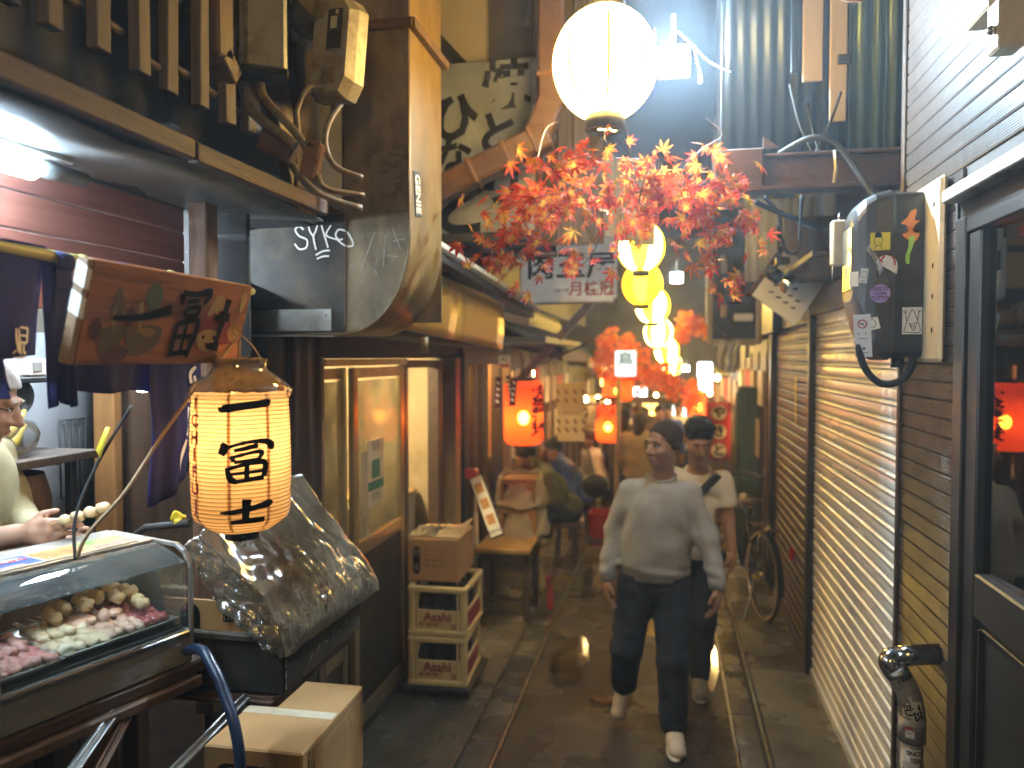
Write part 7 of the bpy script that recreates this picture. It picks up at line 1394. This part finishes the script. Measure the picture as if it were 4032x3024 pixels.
# ---- follower in the white shirt
m2 = thing('person', 'young man in cream tee shirt with black bag strap looking down behind', 'person', (.2, 4.72, 0))
J = dict(hc=(.188, 4.66, 1.515), s0=(.05, 4.76, 1.275), s1=(.335, 4.76, 1.265), e1=(.365, 4.74, 1.03), w1=(.385, 4.66, .87), e0=(.0, 4.76, 1.03), w0=(-.02, 4.68, .85), h0=(.12, 4.76, .8), h1=(.265, 4.76, .8), k0=(.13, 4.78, .43), a0=(.13, 4.95, .16), k1=(.225, 4.68, .43), a1=(.205, 4.66, .09))
HM = rotm(0, 0, 8) @ rotm(24, 0, 0)
smesh('body', sdf(headprims(J['hc'], HM, 1.02)+[('c', (.19, 4.75, 1.3), (.188, 4.69, 1.43), .06, .054), ('e', (.19, 4.76, 1.27), (.15, .08, .06)), ('e', (.19, 4.76, 1.15), (.15, .1, .17)), ('e', (.19, 4.76, .9), (.14, .1, .16))]+limbs(J, ['s0', 'e0', 'w0'], [.05, .042, .027])+limbs(J, ['s1', 'e1', 'w1'], [.05, .042, .027])+limbs(J, ['h0', 'k0', 'a0'], [.08, .055, .038])+limbs(J, ['h1', 'k1', 'a1'], [.08, .055, .038])+hand(J['w1'], (.02, -.25, -1), (-.5, -1, 0), (1, -.3, 0), .9)+hand(J['w0'], (0, -.25, -1), (.4, -1, 0), (-1, -.3, 0), .8), .0072, .03), 'skin', m2)
head_details(m2, J['hc'], HM, 1.02); A_ = HM.to_3x3(); hcn = np.array(J['hc'])
hp = [('e', hcn+np.array(A_) @ np.array((0, .02, .055)), (.088, .104, .088), np.array(A_)), ('e', hcn+np.array(A_) @ np.array((.02, -.055, .115)), (.062, .05, .035), np.array(A_)), ('e', hcn+np.array(A_) @ np.array((-.03, -.03, .12)), (.055, .06, .035), np.array(A_))]
smesh('hair', sdf(hp, .006, .02, mod=lambda x, y, z: .005*np.sin(x*140+y*60)*np.sin(z*120+x*40), clip=hair_clip(J['hc'], HM, 1.02, lambda u, v, w_: -(w_-.0-.75*np.maximum(0, -v-.02)-.5*np.maximum(0, -v-.06)+.6*np.maximum(0, v-.02)))), 'hair_black', m2)
sh2 = [('e', (.19, 4.76, 1.265), (.17, .1, .06)), ('e', (.19, 4.755, 1.12), (.175, .125, .19)), ('e', (.19, 4.755, .9), (.17, .13, .17)), ('c', (.19, 4.757, 1.15), (.19, 4.757, .88), .135, .14), ('c', J['s0'], (.015, 4.76, 1.13), .06, .072), ('c', J['s1'], (.352, 4.75, 1.13), .06, .072), ('c', (.19, 4.755, 1.28), (.19, 4.745, 1.33), .08, .072)]
smesh('shirt', sdf(sh2, .009, .03, mod=fold(.005, 25, 1.1), clip=lambda x, y, z: np.maximum.reduce([.80-z, np.where((x > .29) | (x < .09), 1.11-z, -1), np.where(np.abs(x-.19) < .085, z-(1.335-.5*np.maximum(0, -(y-4.75))), -1)])), 'shirt_cream', m2)
b = B(); b.tube([(.19+.075*math.cos(a), 4.745+.07*math.sin(a), 1.322+.03*math.sin(a)) for a in [2*PI*i/28 for i in range(29)]], .008, 6); ob('collar', b, MT['shirt_cream'], m2)
b = B(); b.thick(lambda u, v: ((.30-.30*u)+.05*(v-.5)*.77, 4.62+.035*math.cos((u-.35)*4)-.04, 1.325-.36*u-.05*(v-.5)*.64), 14, 2, .004); ob('bag_strap', b, MT['black_plastic'], m2)
tr = [('e', (.19, 4.76, .8), (.15, .11, .1)), ('c', J['h0'], J['k0'], .095, .075), ('c', J['k0'], J['a0'], .075, .062), ('c', J['h1'], J['k1'], .095, .075), ('c', J['k1'], (.207, 4.665, .12), .075, .06)]
smesh('trousers', sdf(tr, .01, .028, mod=fold(.004, 30, .4), clip=lambda x, y, z: z-.84), 'trouser_black', m2)
shoe((.205, 4.66, .08), (.205, 4.54, .035), 'shoe_grey', m2, .008); shoe((.13, 4.95, .13), (.13, 4.87, .06), 'shoe_grey', m2, .009); ob('sole', B().ell((.205, 4.6, .012), (.046, .12, .014), 16), MT['rubber_white'], m2)
b = B(); 
for i in range(4): b.tube([(.18, 4.61-.02*i, .085-.009*i), (.205, 4.605-.02*i, .09-.009*i), (.23, 4.61-.02*i, .085-.009*i)], .004, 5)
ob('laces', b, MT['white_paint'], m2)

# ---- generic drinkers and passers-by, coarser, each its own person
def figure(label, at, yaw, pose, top, bottom, hair, hairlong=False, s=1.0, lean=0, shoes='shoe_grey', h=.014, skin='skin', nod=0, turn=0):
    t = thing('person', label, 'person', at); Mz = Matrix.Translation(at) @ rotm(0, 0, yaw) @ Matrix.Scale(s, 4)
    def W(p): return np.array(Mz @ Vector(p))
    L = math.tan(R(lean))
    def U(p): return W((p[0], p[1]-(p[2]-.9)*L, p[2]-(p[2]-.9)*(1-math.cos(R(lean))))) if pose == 'stand' else W((p[0], p[1]-(p[2]-.42)*L, p[2]-(p[2]-.42)*(1-math.cos(R(lean)))))
    z0 = 0 if pose == 'stand' else -.44
    hc = U((0, -.02, 1.56+z0)); HM = rotm(0, 0, yaw+turn) @ rotm(lean*.6+nod, 0, 0)
    ar = [U((sx*.18, 0, 1.36+z0)) for sx in (-1, 1)]; el = [U((sx*.24, -.06, 1.1+z0)) for sx in (-1, 1)]; wr = [U((sx*.16, -.26, 1.06+z0)) if pose != 'stand' else U((sx*.22, -.14, .9)) for sx in (-1, 1)]
    hp = [W((sx*.09, .02, .92+z0)) for sx in (-1, 1)]
    kn = [W((sx*.1, -.03 if pose == 'stand' else -.42, .5 if pose == 'stand' else .47)) for sx in (-1, 1)]; an = [W((sx*.1, .05 if pose == 'stand' else -.38, .1)) for sx in (-1, 1)]
    nk = U((0, 0, 1.44+z0)); Sx = s
    tors = [('e', U((0, 0, 1.3+z0)), (.19*s, .12*s, .14*s), np.array(rotm(0, 0, yaw).to_3x3())), ('e', U((0, .01, 1.12+z0)), (.165*s, .125*s, .2*s), np.array(rotm(0, 0, yaw).to_3x3())), ('e', W((0, .01, .95+z0)), (.17*s, .13*s, .13*s), np.array(rotm(0, 0, yaw).to_3x3()))]
    lg = []
    for i in (0, 1): lg += [('c', hp[i], kn[i], .085*s, .06*s), ('c', kn[i], an[i], .06*s, .042*s)]
    am = []
    for i in (0, 1): am += [('c', ar[i], el[i], .052*s, .042*s), ('c', el[i], wr[i], .042*s, .03*s)]
    hd = []
    for i in (0, 1): d = wr[i]-el[i]; hd += hand(wr[i], d, Vector((1-2*i, 0, .5)), (0, 0, 1), .8, s)
    smesh('body', sdf(headprims(hc, HM, s)+[('c', nk, hc+np.array((0, 0, -.06)), .056*s, .05*s)]+tors+lg+am+hd, h, .03), skin, t)
    head_details(t, hc, HM, s)
    big = [(p[0], p[1], tuple(x+.02 for x in p[2]), *p[3:]) for p in tors]
    for i in (0, 1): big += [('c', ar[i], el[i], .075*s, .065*s), ('c', el[i], wr[i]+(el[i]-wr[i])*.1, .065*s, .048*s)]
    big += [('c', nk, nk+np.array((0, 0, .03)), .075*s, .06*s)]
    smesh('jacket', sdf(big, h, .035, mod=fold(.005, 24, s*3)), top, t)
    lb = []
    for i in (0, 1): lb += [('c', hp[i], kn[i], .1*s, .078*s), ('c', kn[i], an[i]+np.array((0, 0, .05)), .078*s, .062*s)]
    smesh('trousers', sdf(lb, h, .03), bottom, t)
    A_ = np.array(HM.to_3x3()); hr = [('e', hc+A_ @ np.array((0, .022, .045))*s, (.088*s, .106*s, .092*s), A_)]
    if hairlong: hr += [('c', hc+A_ @ np.array((0, .05, 0))*s, hc+A_ @ np.array((0, .07, -.22))*s, .085*s, .06*s)]
    smesh('hair', sdf(hr, h*.8, .02, clip=None if hairlong and False else hair_clip(hc, HM, s, lambda u, v, w_: -(w_-.0-.9*np.maximum(0, -v-.015)+(1.2 if not hairlong else 9)*np.maximum(0, v-.02)))), hair, t)
    fw = np.array(rotm(0, 0, yaw).to_3x3() @ Vector((0, -1, 0)))
    for i in (0, 1): shoe(an[i]+np.array((0, 0, -.02)), an[i]+fw*.12+np.array((0, 0, -.06)), shoes, t, .012)
    return t
figure('seated drinker in olive jacket leaning to the counter past the red lantern', (-.95, 7.45, .02), -62, 'sit', 'jacket_olive', 'trouser_black', 'hair_black', lean=30, s=1.0, shoes='shoe_grey', h=.011, nod=10)
figure('seated person in bright blue jacket behind the olive jacket', (-.93, 8.35, -.05), -70, 'sit', 'jacket_blue', 'trouser_black', 'hair_black', lean=22, s=.98)
figure('person in white top further along the counter', (-.8, 9.6, -.1), -60, 'sit', 'cloth_white', 'denim_dark', 'hair_brown', True, lean=12, s=.98)
figure('long haired person in beige jacket standing behind the walkers', (-.28, 8.6, -.16), 160, 'stand', 'cloth_beige', 'denim_dark', 'hair_brown', True, s=.93)
figure('person in dark clothes beside the beige jacket', (-.5, 9.3, -.2), 170, 'stand', 'cloth_dark', 'trouser_black', 'hair_black', True, s=.95)
figure('far passer-by in brown coat in the middle of the alley', (-.1, 11.5, -.3), 10, 'stand', 'cloth_brown', 'trouser_black', 'hair_black', s=.95, h=.018)
figure('far passer-by in pale shirt among the lanterns', (.2, 13.0, -.35), 0, 'stand', 'cloth_white', 'denim_dark', 'hair_black', s=.96, h=.018)
figure('far passer-by in dark coat near the alley end', (-.45, 12.6, -.33), 185, 'stand', 'cloth_dark', 'trouser_black', 'hair_brown', s=.96, h=.018)
figure('small far person in tan top by the alley end', (-.75, 11.2, -.28), 20, 'stand', 'cloth_beige', 'denim_dark', 'hair_brown', True, s=.92, h=.018)
figure('far person in red brown top in the crowd', (-.3, 10.4, -.24), 175, 'stand', 'cloth_brown', 'denim_dark', 'hair_brown', True, s=.94, h=.018)
figure('far person in white coat in the crowd', (-.55, 10.8, -.26), 10, 'stand', 'cloth_white', 'trouser_black', 'hair_black', s=.97, h=.018)
figure('far person in blue jacket in the crowd', (.02, 12.2, -.33), 5, 'stand', 'jacket_blue', 'trouser_black', 'hair_black', s=.95, h=.018)
for i, (x, y) in enumerate(((-.95, 7.45), (-.93, 8.35), (-.8, 9.6))):
    t = thing('stool', ['wooden stool under the olive jacketed drinker', 'wooden stool under the blue jacketed drinker', 'wooden stool under the white topped person'][i], 'stool', (x, y, gz(y))); P('seat', B().lathe([(0, .40), (.15, .40), (.16, .42), (.15, .435), (0, .435)], 20, 0, Matrix.Translation((x, y, gz(y)-.03))), 'post_wood', t)
    for k in range(4): a = PI/4+PI/2*k; P('leg', B().bar((x+.1*math.cos(a), y+.1*math.sin(a), gz(y)+.37), (x+.14*math.cos(a), y+.14*math.sin(a), gz(y)), .03, .03), 'dark_wood', t)
t = thing('shoulder_bag', 'dark bag hanging at the back of the blue jacketed drinker', 'bag', (-.75, 8.0, .6)); P('body', B().ell((-.72, 8.0, .66), (.14, .1, .13), 16), 'cloth_dark', t); P('strap', B().tube(catmull([(-.75, 8.05, .75), (-.82, 8.2, 1.0), (-.95, 8.3, 1.12)], 5), .012, 6), 'cloth_dark', t)

# ---- cook at the counter
ck = thing('person', 'white haired cook in khaki shirt holding a skewer behind the glass case', 'person', (-1.95, 1.75, .32))
hc = (-1.90, 1.83, 1.885); HM = rotm(0, 0, 118) @ rotm(22, 0, 0)
w1 = (-1.665, 1.70, 1.535); e1 = (-1.86, 1.62, 1.50); s1 = (-1.93, 1.62, 1.70)
w0 = (-1.72, 1.95, 1.45); e0 = (-2.0, 2.03, 1.46); s0 = (-2.06, 2.0, 1.69)
bd = headprims(hc, HM, 1.0)+[('c', (-1.97, 1.82, 1.70), (-1.92, 1.83, 1.82), .056, .052), ('e', (-2.0, 1.81, 1.62), (.11, .19, .16)), ('e', (-2.02, 1.8, 1.35), (.12, .18, .22)), ('e', (-2.02, 1.8, 1.1), (.13, .18, .15)), ('c', (-2.02, 1.72, 1.05), (-2.02, 1.72, .4), .085, .05), ('c', (-2.02, 1.88, 1.05), (-2.02, 1.88, .4), .085, .05),
     ('c', s1, e1, .05, .042), ('c', e1, w1, .042, .03), ('c', s0, e0, .05, .042), ('c', e0, w0, .042, .03)]+hand(w1, (1, .12, .12), (.1, .3, 1), (-.1, -1, .1), 1.5, 1.0)+hand(w0, (1, -.2, 0), (0, .2, 1), (0, 1, 0), .9)
smesh('body', sdf(bd, .0065, .03), 'skin_old', ck); head_details(ck, hc, HM, 1.0, True, True)
A_ = np.array(HM.to_3x3()); smesh('hair', sdf([('e', np.array(hc)+A_ @ np.array((0, .022, .04)), (.087, .107, .094), A_)], .006, .02, mod=lambda x, y, z: .003*np.sin(x*150+z*90)*np.sin(y*130), clip=hair_clip(hc, HM, 1.0, lambda u, v, w_: -(w_-.005-.8*np.maximum(0, -v-.01)+1.0*np.maximum(0, v-.02)))), 'hair_white', ck)
mat('shirt_khaki', (.36, .33, .2), (.3, .27, .16), 12, .9, bump=.3, bsc=200)
smesh('shirt', sdf([('e', (-2.0, 1.81, 1.63), (.13, .21, .17)), ('e', (-2.02, 1.8, 1.35), (.14, .2, .24)), ('c', s1, e1, .085, .075), ('c', e1, tuple(np.array(e1)*.55+np.array(w1)*.45), .075, .058), ('c', s0, e0, .085, .075), ('c', e0, tuple(np.array(e0)*.6+np.array(w0)*.4), .075, .06), ('c', (-1.98, 1.82, 1.72), (-1.965, 1.82, 1.76), .075, .062)], .009, .03, mod=fold(.005, 26, 4)), 'shirt_khaki', ck)
smesh('trousers', sdf([('e', (-2.02, 1.8, 1.08), (.15, .2, .14)), ('c', (-2.02, 1.72, 1.05), (-2.02, 1.72, .4), .1, .07), ('c', (-2.02, 1.88, 1.05), (-2.02, 1.88, .4), .1, .07)], .014, .03), 'trouser_black', ck)
t = thing('skewer', 'grilled skewer held up in the cook hand', 'skewer', (-1.55, 1.72, 1.58)); P('stick', B().tube([(-1.60, 1.705, 1.555), (-1.42, 1.735, 1.615)], .0016, 6), 'skewer', t)
b = B()
for i in range(4):
    c = Vector((-1.53+.033*i, 1.716+.006*i, 1.578+.011*i)); n0 = len(b.v); b.ell(c, (.02, .014, .014), 10)
    for q in range(n0, len(b.v)): p = Vector(b.v[q]); d = p-c; b.v[q] = tuple(c+d*(1+.3*noise.noise(d*60+Vector((i, 2, 3)))))
P('meat', b, 'meatball', t)

# ================================================================== bicycle
bk_ = thing('bicycle', 'black city bicycle with brown saddle parked along the brown shutter', 'bicycle', (.7, 6.4, 0))
def wheel(c, rad, par):
    w_ = ob('wheel', B().lathe([(rad-.03, -.012), (rad-.018, -.015), (rad-.014, 0), (rad-.018, .015), (rad-.03, .012), (rad-.03, -.012)], 40, 0, fr(c, (0, 1, 0), (0, 0, 1))), MT['chrome'], par)
    b = B(); b.lathe([(rad-.016+.017*math.cos(a)*1, .017*math.sin(a)) for a in [2*PI*i/10 for i in range(11)]], 40, 0, fr(c, (0, 1, 0), (0, 0, 1))); ob('tyre', b, MT['black_rubber'], w_)
    b = B(); b.lathe([(rad-.028, .0165), (rad-.012, .0185)], 40, 0, fr(c, (0, 1, 0), (0, 0, 1))); b.lathe([(rad-.028, -.0165), (rad-.012, -.0185)], 40, 0, fr(c, (0, 1, 0), (0, 0, 1))); ob('tyre_wall', b, MT['tan_tyre'], w_)
    b = B(); 
    for k in range(20): a = 2*PI*k/20; b.tube([(c[0]+.018*(-1)**k, c[1]+.02*math.cos(a+.6), c[2]+.02*math.sin(a+.6)), (c[0], c[1]+(rad-.03)*math.cos(a), c[2]+(rad-.03)*math.sin(a))], .0012, 4)
    ob('spokes', b, MT['chrome'], w_); ob('hub', B().tube([(c[0]-.035, c[1], c[2]), (c[0]+.035, c[1], c[2])], .018, 10), MT['chrome'], w_)
BX = .70; RW, FW = (BX, 6.35, .345), (BX-.02, 7.42, .33); wheel(RW, .34, bk_); wheel(FW, .33, bk_)
bbk = (BX, 6.82, .29); st_ = (BX, 6.68, .72); hd_ = (BX-.01, 7.2, .82)
b = B(); b.tube([bbk, st_], .016, 8); b.tube([(BX-.01, 7.22, .76), bbk], .018, 8); b.tube([st_, (BX-.01, 7.2, .84)], .014, 8)
for s_ in (-.045, .045): b.tube([(BX, 6.8, .29), (BX+s_, 6.35, .345)], .009, 6); b.tube([(BX+s_*.6, 6.67, .7), (BX+s_, 6.35, .345)], .008, 6)
b.tube([(BX-.01, 7.19, .9), (BX-.01, 7.23, .74)], .02, 8); 
for s_ in (-.045, .045): b.tube([(BX-.01+s_*.6, 7.24, .72), (BX-.02+s_, 7.42, .33)], .01, 6)
ob('frame', b, MT['bike_black'], bk_); b = B(); b.lathe([(.352, -.025), (.36, 0), (.352, .025)], 24, 0, fr(RW, (0, 1, 0), (0, 0, 1)), R(20), R(190)); ob('rear_fender', b, MT['bike_black'], bk_)
ob('saddle', B().ell((BX, 6.64, .86), (.1, .14, .035), 16).ell((BX, 6.78, .865), (.045, .1, .03), 12), MT['brown_leather'], bk_); ob('seat_post', B().tube([st_, (BX, 6.65, .84)], .013, 8), MT['chrome'], bk_); b = B(); b.tube([(BX+.07*math.cos(a), 6.62, .885+.02*math.sin(a)) for a in [PI*i/6 for i in range(7)]], .012, 6); ob('seat_spring', b, MT['chrome'], bk_)
b = B(); b.tube(catmull([(BX-.28, 7.0, .98), (BX-.24, 7.1, 1.0), (BX-.12, 7.2, 1.0), (BX, 7.2, .98), (BX+.1, 7.2, 1.0), (BX+.18, 7.1, 1.0), (BX+.2, 7.0, .98)], 4), .012, 8); ob('handlebar', b, MT['bike_black'], bk_)
for s_ in (-.28, .2): ob('grip', B().tube([(BX+s_, 6.94, .975), (BX+s_, 7.04, .985)], .017, 8), MT['black_rubber'], bk_)
ob('rack', B().box((BX, 6.35, .72), (.12, .36, .012)).tube([(BX-.05, 6.35, .35), (BX-.05, 6.3, .715)], .005, 5).tube([(BX+.05, 6.35, .35), (BX+.05, 6.3, .715)], .005, 5), MT['chrome'], bk_)
ob('reflector', B().box((BX+.08, 6.0, .6), (.045, .015, .09), None, .008), MT['red_plastic'], bk_); ob('chain_guard', B().box((BX+.05, 6.6, .32), (.015, .42, .08), None, .006), MT['bike_black'], bk_); ob('kickstand', B().bar((BX-.05, 6.4, .3), (BX-.16, 6.3, .02), .015, .015), MT['bike_black'], bk_)
for s_ in (-1, 1): ob('pedal', B().box((BX+s_*.12, 6.82+s_*.1, .29-s_*.12), (.08, .06, .02)), MT['yellow_tape'], bk_)

bk_.location = (.72, 6.1, 0); bk_.rotation_euler = (0, 0, R(13))

# ================================================================== far alley
def far_shop(label, side, y0, y1, wallm, lampcol, pw, n):
    x = -1.6 if side < 0 else .95; z = gz((y0+y1)/2); t = thing('far_shop', label, 'shop', (x, (y0+y1)/2, z)); s_ = side
    P('back_wall', B().box((x+s_*.7, (y0+y1)/2, z+1.1), (.05, y1-y0, 2.4)), wallm, t); P('header', B().box((x+s_*.02, (y0+y1)/2, z+2.05), (.1, y1-y0, .3)), 'dark_wood', t); P('counter', B().box((x+s_*.1, (y0+y1)/2, z+.48), (.2, y1-y0-.1, .95)), 'dark_wood', t)
    P('ceiling', B().box((x+s_*.4, (y0+y1)/2, z+2.2), (.8, y1-y0, .05)), 'dark_wood', t)
    for k in range(n+1): P('post', B().box((x, y0+(y1-y0)*k/n, z+1.05), (.09, .09, 2.1)), 'post_wood', t)
    for k in range(n):
        yy = y0+(y1-y0)*(k+.5)/n; P('hanging_board', B().box((x-s_*.06, yy-.1, z+1.75), (.02, .3, .34)), ['cream_paint', 'plywood', 'red_cloth', 'white_paint'][k % 4], t); P('poster', B().box((x-s_*.06, yy+.12, z+1.25), (.015, .26, .38)), ['plywood', 'cream_paint', 'sign_white', 'orange_wood'][k % 4], t)
    P('bulb', B().ell((x+s_*.35, (y0+y1)/2, z+1.95), (.06, .06, .07), 12), lampcol, t)
far_shop('amber lit counter bar behind the seated drinkers', -1, 7.7, 9.6, 'orange_wood', 'amber_glow', 8, 3)
far_shop('farther lantern lit bar on the drinkers side', -1, 9.7, 12.4, 'plaster_beige', 'amber_glow', 8, 4)
far_shop('last warm bar before the alley bends', -1, 12.5, 17, 'orange_wood', 'amber_glow', 8, 5)
far_shop('narrow stall full of hung boards past the bicycle', 1, 7.5, 10.2, 'plaster_beige', 'amber_glow', 6, 4)
far_shop('far warm front opposite the lanterns', 1, 10.3, 13.5, 'orange_wood', 'amber_glow', 6, 4)
far_shop('last front on the shutter side', 1, 13.6, 17, 'plaster_beige', 'amber_glow', 6, 4)
ur = thing('upper_storey', 'dark blue grey upper storeys on the shutter side', 'building', (1.2, 9, 2.4)); P('wall', B().box((1.05, 10.5, 4.2), (.5, 8.5, 4.0)), 'dark_sheet', ur)
for i in range(6): P('panel', B().box((.79, 7.0+1.2*i, 3.0+.1*(i % 3)), (.03, .8, .8)), ['dark_sheet', 'grey_paint', 'teal_sheet', 'plaster_dark', 'white_sheet', 'dark_sheet'][i], ur)
for i in range(3): P('conduit', B().tube([(.72-.05*i, 7.3+i, 2.0), (.72-.05*i, 7.3+i, 4.2)], .02, 6), ['white_paint', 'yellow_tape', 'grey_paint'][i], ur)
en = thing('end_building', 'dim building closing the far end of the alley', 'building', (0, 18, -.6)); P('wall', B().box((0, 18.2, 2.0), (6, .3, 5.4)), 'plaster_dark', en); P('beam', B().box((0, 11.8, 1.36), (1.4, .12, .1)), 'dark_wood', en)
vb = thing('vertical_banner', 'tall red banner with black characters on pale discs beside the far fronts', 'banner', (.6, 9.2, .8)); P('cloth', B().thick(lambda u, v: (.45+.28*u, 9.22+.02*math.sin(u*5), .80+.68*v), 6, 6, .004), 'red_cloth', vb)
for i in range(3): P('pale_disc', B().disc(.085, 0, 18, 0, fr((.6, 9.195, 1.36-.22*i), (1, 0, 0), (0, 0, 1))), 'cream_paint', vb)
b = B()
for i, ch in enumerate('やきと'): txt(b, ch, .15, fr((.6, 9.19, 1.36-.22*i), (1, 0, 0), (0, 0, 1)), 0, .03)
ob('lettering', b, MT['ink'], vb, False); P('pole', B().tube([(.43, 9.2, gz(9.2)), (.43, 9.2, 1.55)], .012, 6), 'white_paint', vb)
t = thing('teal_cabinet', 'tall teal cabinet standing past the bicycle', 'cabinet', (.85, 8.3, 0)); P('body', B().box((.82, 8.3, .85), (.22, .4, 1.7), None, .01), 'teal_sheet', t); P('door', B().box((.7, 8.2, .85), (.012, .17, 1.6)), 'teal_sheet', t)
t = thing('lit_sign', 'glowing white sign amid the orange maple leaves', 'sign', (-.45, 9.3, 1.8)); emitm('sign_glow', (.75, .93, 1), .45); P('panel', B().box((-.48, 9.25, 1.93), (.24, .08, .3), None, .01), 'sign_glow', t); lettering('鳥', .2, fr((-.48, 9.208, 1.96), (1, 0, 0), (0, 0, 1)), MT['green_sign'], t, .02)
red_lantern('red_lantern', 'orange lantern hanging low behind the seated drinkers', (-.66, 8.9, 1.24), .14, .42, '酒', 1.6, seg=24)
red_lantern('red_lantern', 'red lantern hanging under the orange maple mass', (-.6, 9.75, 1.62), .19, .32, '', 1, seg=24)
red_lantern('red_lantern', 'red lantern beside the tall red banner', (.4, 10.2, 1.4), .11, .32, '', 1.6, seg=24)
b = B(); b.tube([(-.55, 8.75, gz(8.75)), (-.53, 8.75, 1.75)], .03, 8); tag(P('wooden_pole', b, 'plywood', None), 'pale wooden pole beside the low orange lantern', 'pole')
for i, (x, y, z, w_, h, m_, lab) in enumerate(((-1.5, 7.55, 1.62, .5, .32, 'plywood', 'upper tan price board over the olive jacketed drinker'), (-1.5, 7.6, 1.3, .48, .3, 'cream_paint', 'lower pale price board over the olive jacketed drinker'))):
    t = thing('price_board', lab, 'sign', (x+.45, y, z)); P('board', B().box((x+.5, y+.6, z-.05), (w_*.6, .02, h)), m_, t); b = B(); brush(b, [[(x+.35+.09*(k % 4), z+.04-.09*(k//4), .01), (x+.38+.09*(k % 4), z-.01-.09*(k//4), .012)] for k in range(8)], lambda u, v: (u, y+.585, v)); P('handwriting', b, 'rust', t)
cr_ = thing('red_crate', 'red plastic crate on the ground behind the seated drinkers', 'crate', (-.75, 8.6, 0)); M = Matrix.Translation((-.68, 8.75, gz(8.75))); 
for (c_, d_) in (((0, -.16, .15), (.34, .02, .28)), ((0, .16, .15), (.34, .02, .28)), ((-.17, 0, .15), (.02, .3, .28)), ((.17, 0, .15), (.02, .3, .28)), ((0, 0, .015), (.34, .32, .02))): P('side', B().box(c_, d_, M, .004), 'red_plastic', cr_)
b = B(); b.thick(lambda u, v: (-.93+.05*u+.02*v, 5.95+.03*math.sin(v*4), .28-.26*v+.0), 3, 6, .003); tag(P('red_rag', b, 'red_cloth', None), 'orange red rag hanging by the bench leg', 'rag')

emitm('added_bulb_amber', (1, .6, .2), 40)  # invented bulbs, added to brighten the far alley
for i, (x, y, z) in enumerate(((-.95, 9.2, 1.5), (-.9, 10.3, 1.45), (-.85, 11.4, 1.35), (.62, 9.9, 1.75), (.6, 11.2, 1.5), (-.7, 12.8, 1.3), (.5, 12.9, 1.35), (-.5, 14.2, 1.2), (.35, 14.6, 1.2), (-.2, 15.6, 1.25))):
    t = thing('added_bulb', 'added small warm bulb brightening the far bar fronts', 'bulb', (x, y, z), 'added bulbs along the far fronts'); P('bulb', B().ell((x, y, z), (.03, .03, .035), 10), 'added_bulb_amber', t); P('flex', B().tube([(x, y, z+.03), (x, y, z+.3)], .004, 5), 'black_plastic', t)
for i, (x, y, z, w_, h, m_, s_) in enumerate(((-1.0, 10.6, 1.25, .3, .5, 'cream_paint', '酒'), (.72, 11.0, 1.05, .28, .6, 'white_paint', '肴'), (-.95, 13.2, 1.0, .35, .5, 'red_cloth', '鳥'), (.62, 13.8, .95, .3, .55, 'yellow_sticker', '串'))):
    t = thing('hanging_banner', ['pale cloth banner with one character on the drinkers side', 'white cloth banner with one character past the red banner', 'far red cloth banner with one character', 'far yellow cloth banner with one character'][i], 'banner', (x, y, z-h/2)); P('cloth', B().thick(lambda u, v: (x-w_/2+w_*u, y+.02*math.sin(u*5), z-h/2+h*v), 6, 2, .004), m_, t); lettering(s_, w_*.8, fr((x, y-.03, z), (1, 0, 0), (0, 0, 1)), MT['ink'], t, .03); P('rod', B().tube([(x-w_/2-.03, y, z+h/2), (x+w_/2+.03, y, z+h/2)], .01, 6), 'post_wood', t)

for nm, c_, e_ in (('added_box_white', (.9, .95, 1), 1.6), ('added_box_yellow', (1, .6, .12), 2.2), ('added_box_red', (1, .1, .03), 1.6)): emitm(nm, c_, e_)  # glowing sign boxes are invented, added to lift the dim alley end
for i, (x, y, z, w_, h, m_, s_) in enumerate(((-.8, 10.9, 1.75, .22, .3, 'added_box_yellow', '酒'), (.55, 11.6, 1.72, .2, .42, 'added_box_white', '焼'), (-.62, 12.2, 1.5, .2, .36, 'added_box_red', '鳥'), (.5, 12.4, 1.1, .2, .34, 'added_box_yellow', '串'), (-.45, 13.6, 1.35, .22, .26, 'added_box_white', '麺'), (.42, 14.0, 1.3, .2, .4, 'added_box_red', '酒'), (-.3, 15.0, 1.05, .26, .3, 'added_box_yellow', '飯'), (.25, 15.6, .9, .24, .3, 'added_box_white', '肉'))):
    t = thing('added_light_box', ['added yellow light box on the drinkers side of the far alley', 'added white light box past the tall red banner', 'added red light box in the far alley', 'added low yellow light box on the shutter side far away', 'added wide white light box deep in the alley', 'added red light box deep on the shutter side', 'added yellow light box near the alley end', 'added white light box near the alley end'][i], 'sign', (x, y, z-h/2)); P('panel', B().box((x, y, z), (w_, .1, h), None, .01), m_, t); lettering(s_, w_*.85, fr((x, y-.052, z), (1, 0, 0), (0, 0, 1)), MT['ink'], t, .03); P('bracket', B().box((x+(.18 if x > 0 else -.18), y, z), (.3, .03, .03)), 'rust', t)

# ================================================================== even haze, added to give the lens glow round the flood lamp
hz = B(); hz.box((0, 9, 2.2), (17.4, 31.4, 9.8), None, .001); ho = tag(ob('haze', hz, []), kind='stuff')
hm = bpy.data.materials.new('haze'); hm.use_nodes = True; t = hm.node_tree; t.nodes.remove(t.nodes['Principled BSDF'])
pv = t.nodes.new('ShaderNodeVolumePrincipled'); pv.inputs['Color'].default_value = (.8, .9, 1, 1); pv.inputs['Density'].default_value = .0058; pv.inputs['Anisotropy'].default_value = .55
t.links.new(pv.outputs[0], t.nodes['Material Output'].inputs['Volume']); ho.data.materials.clear(); ho.data.materials.append(hm)
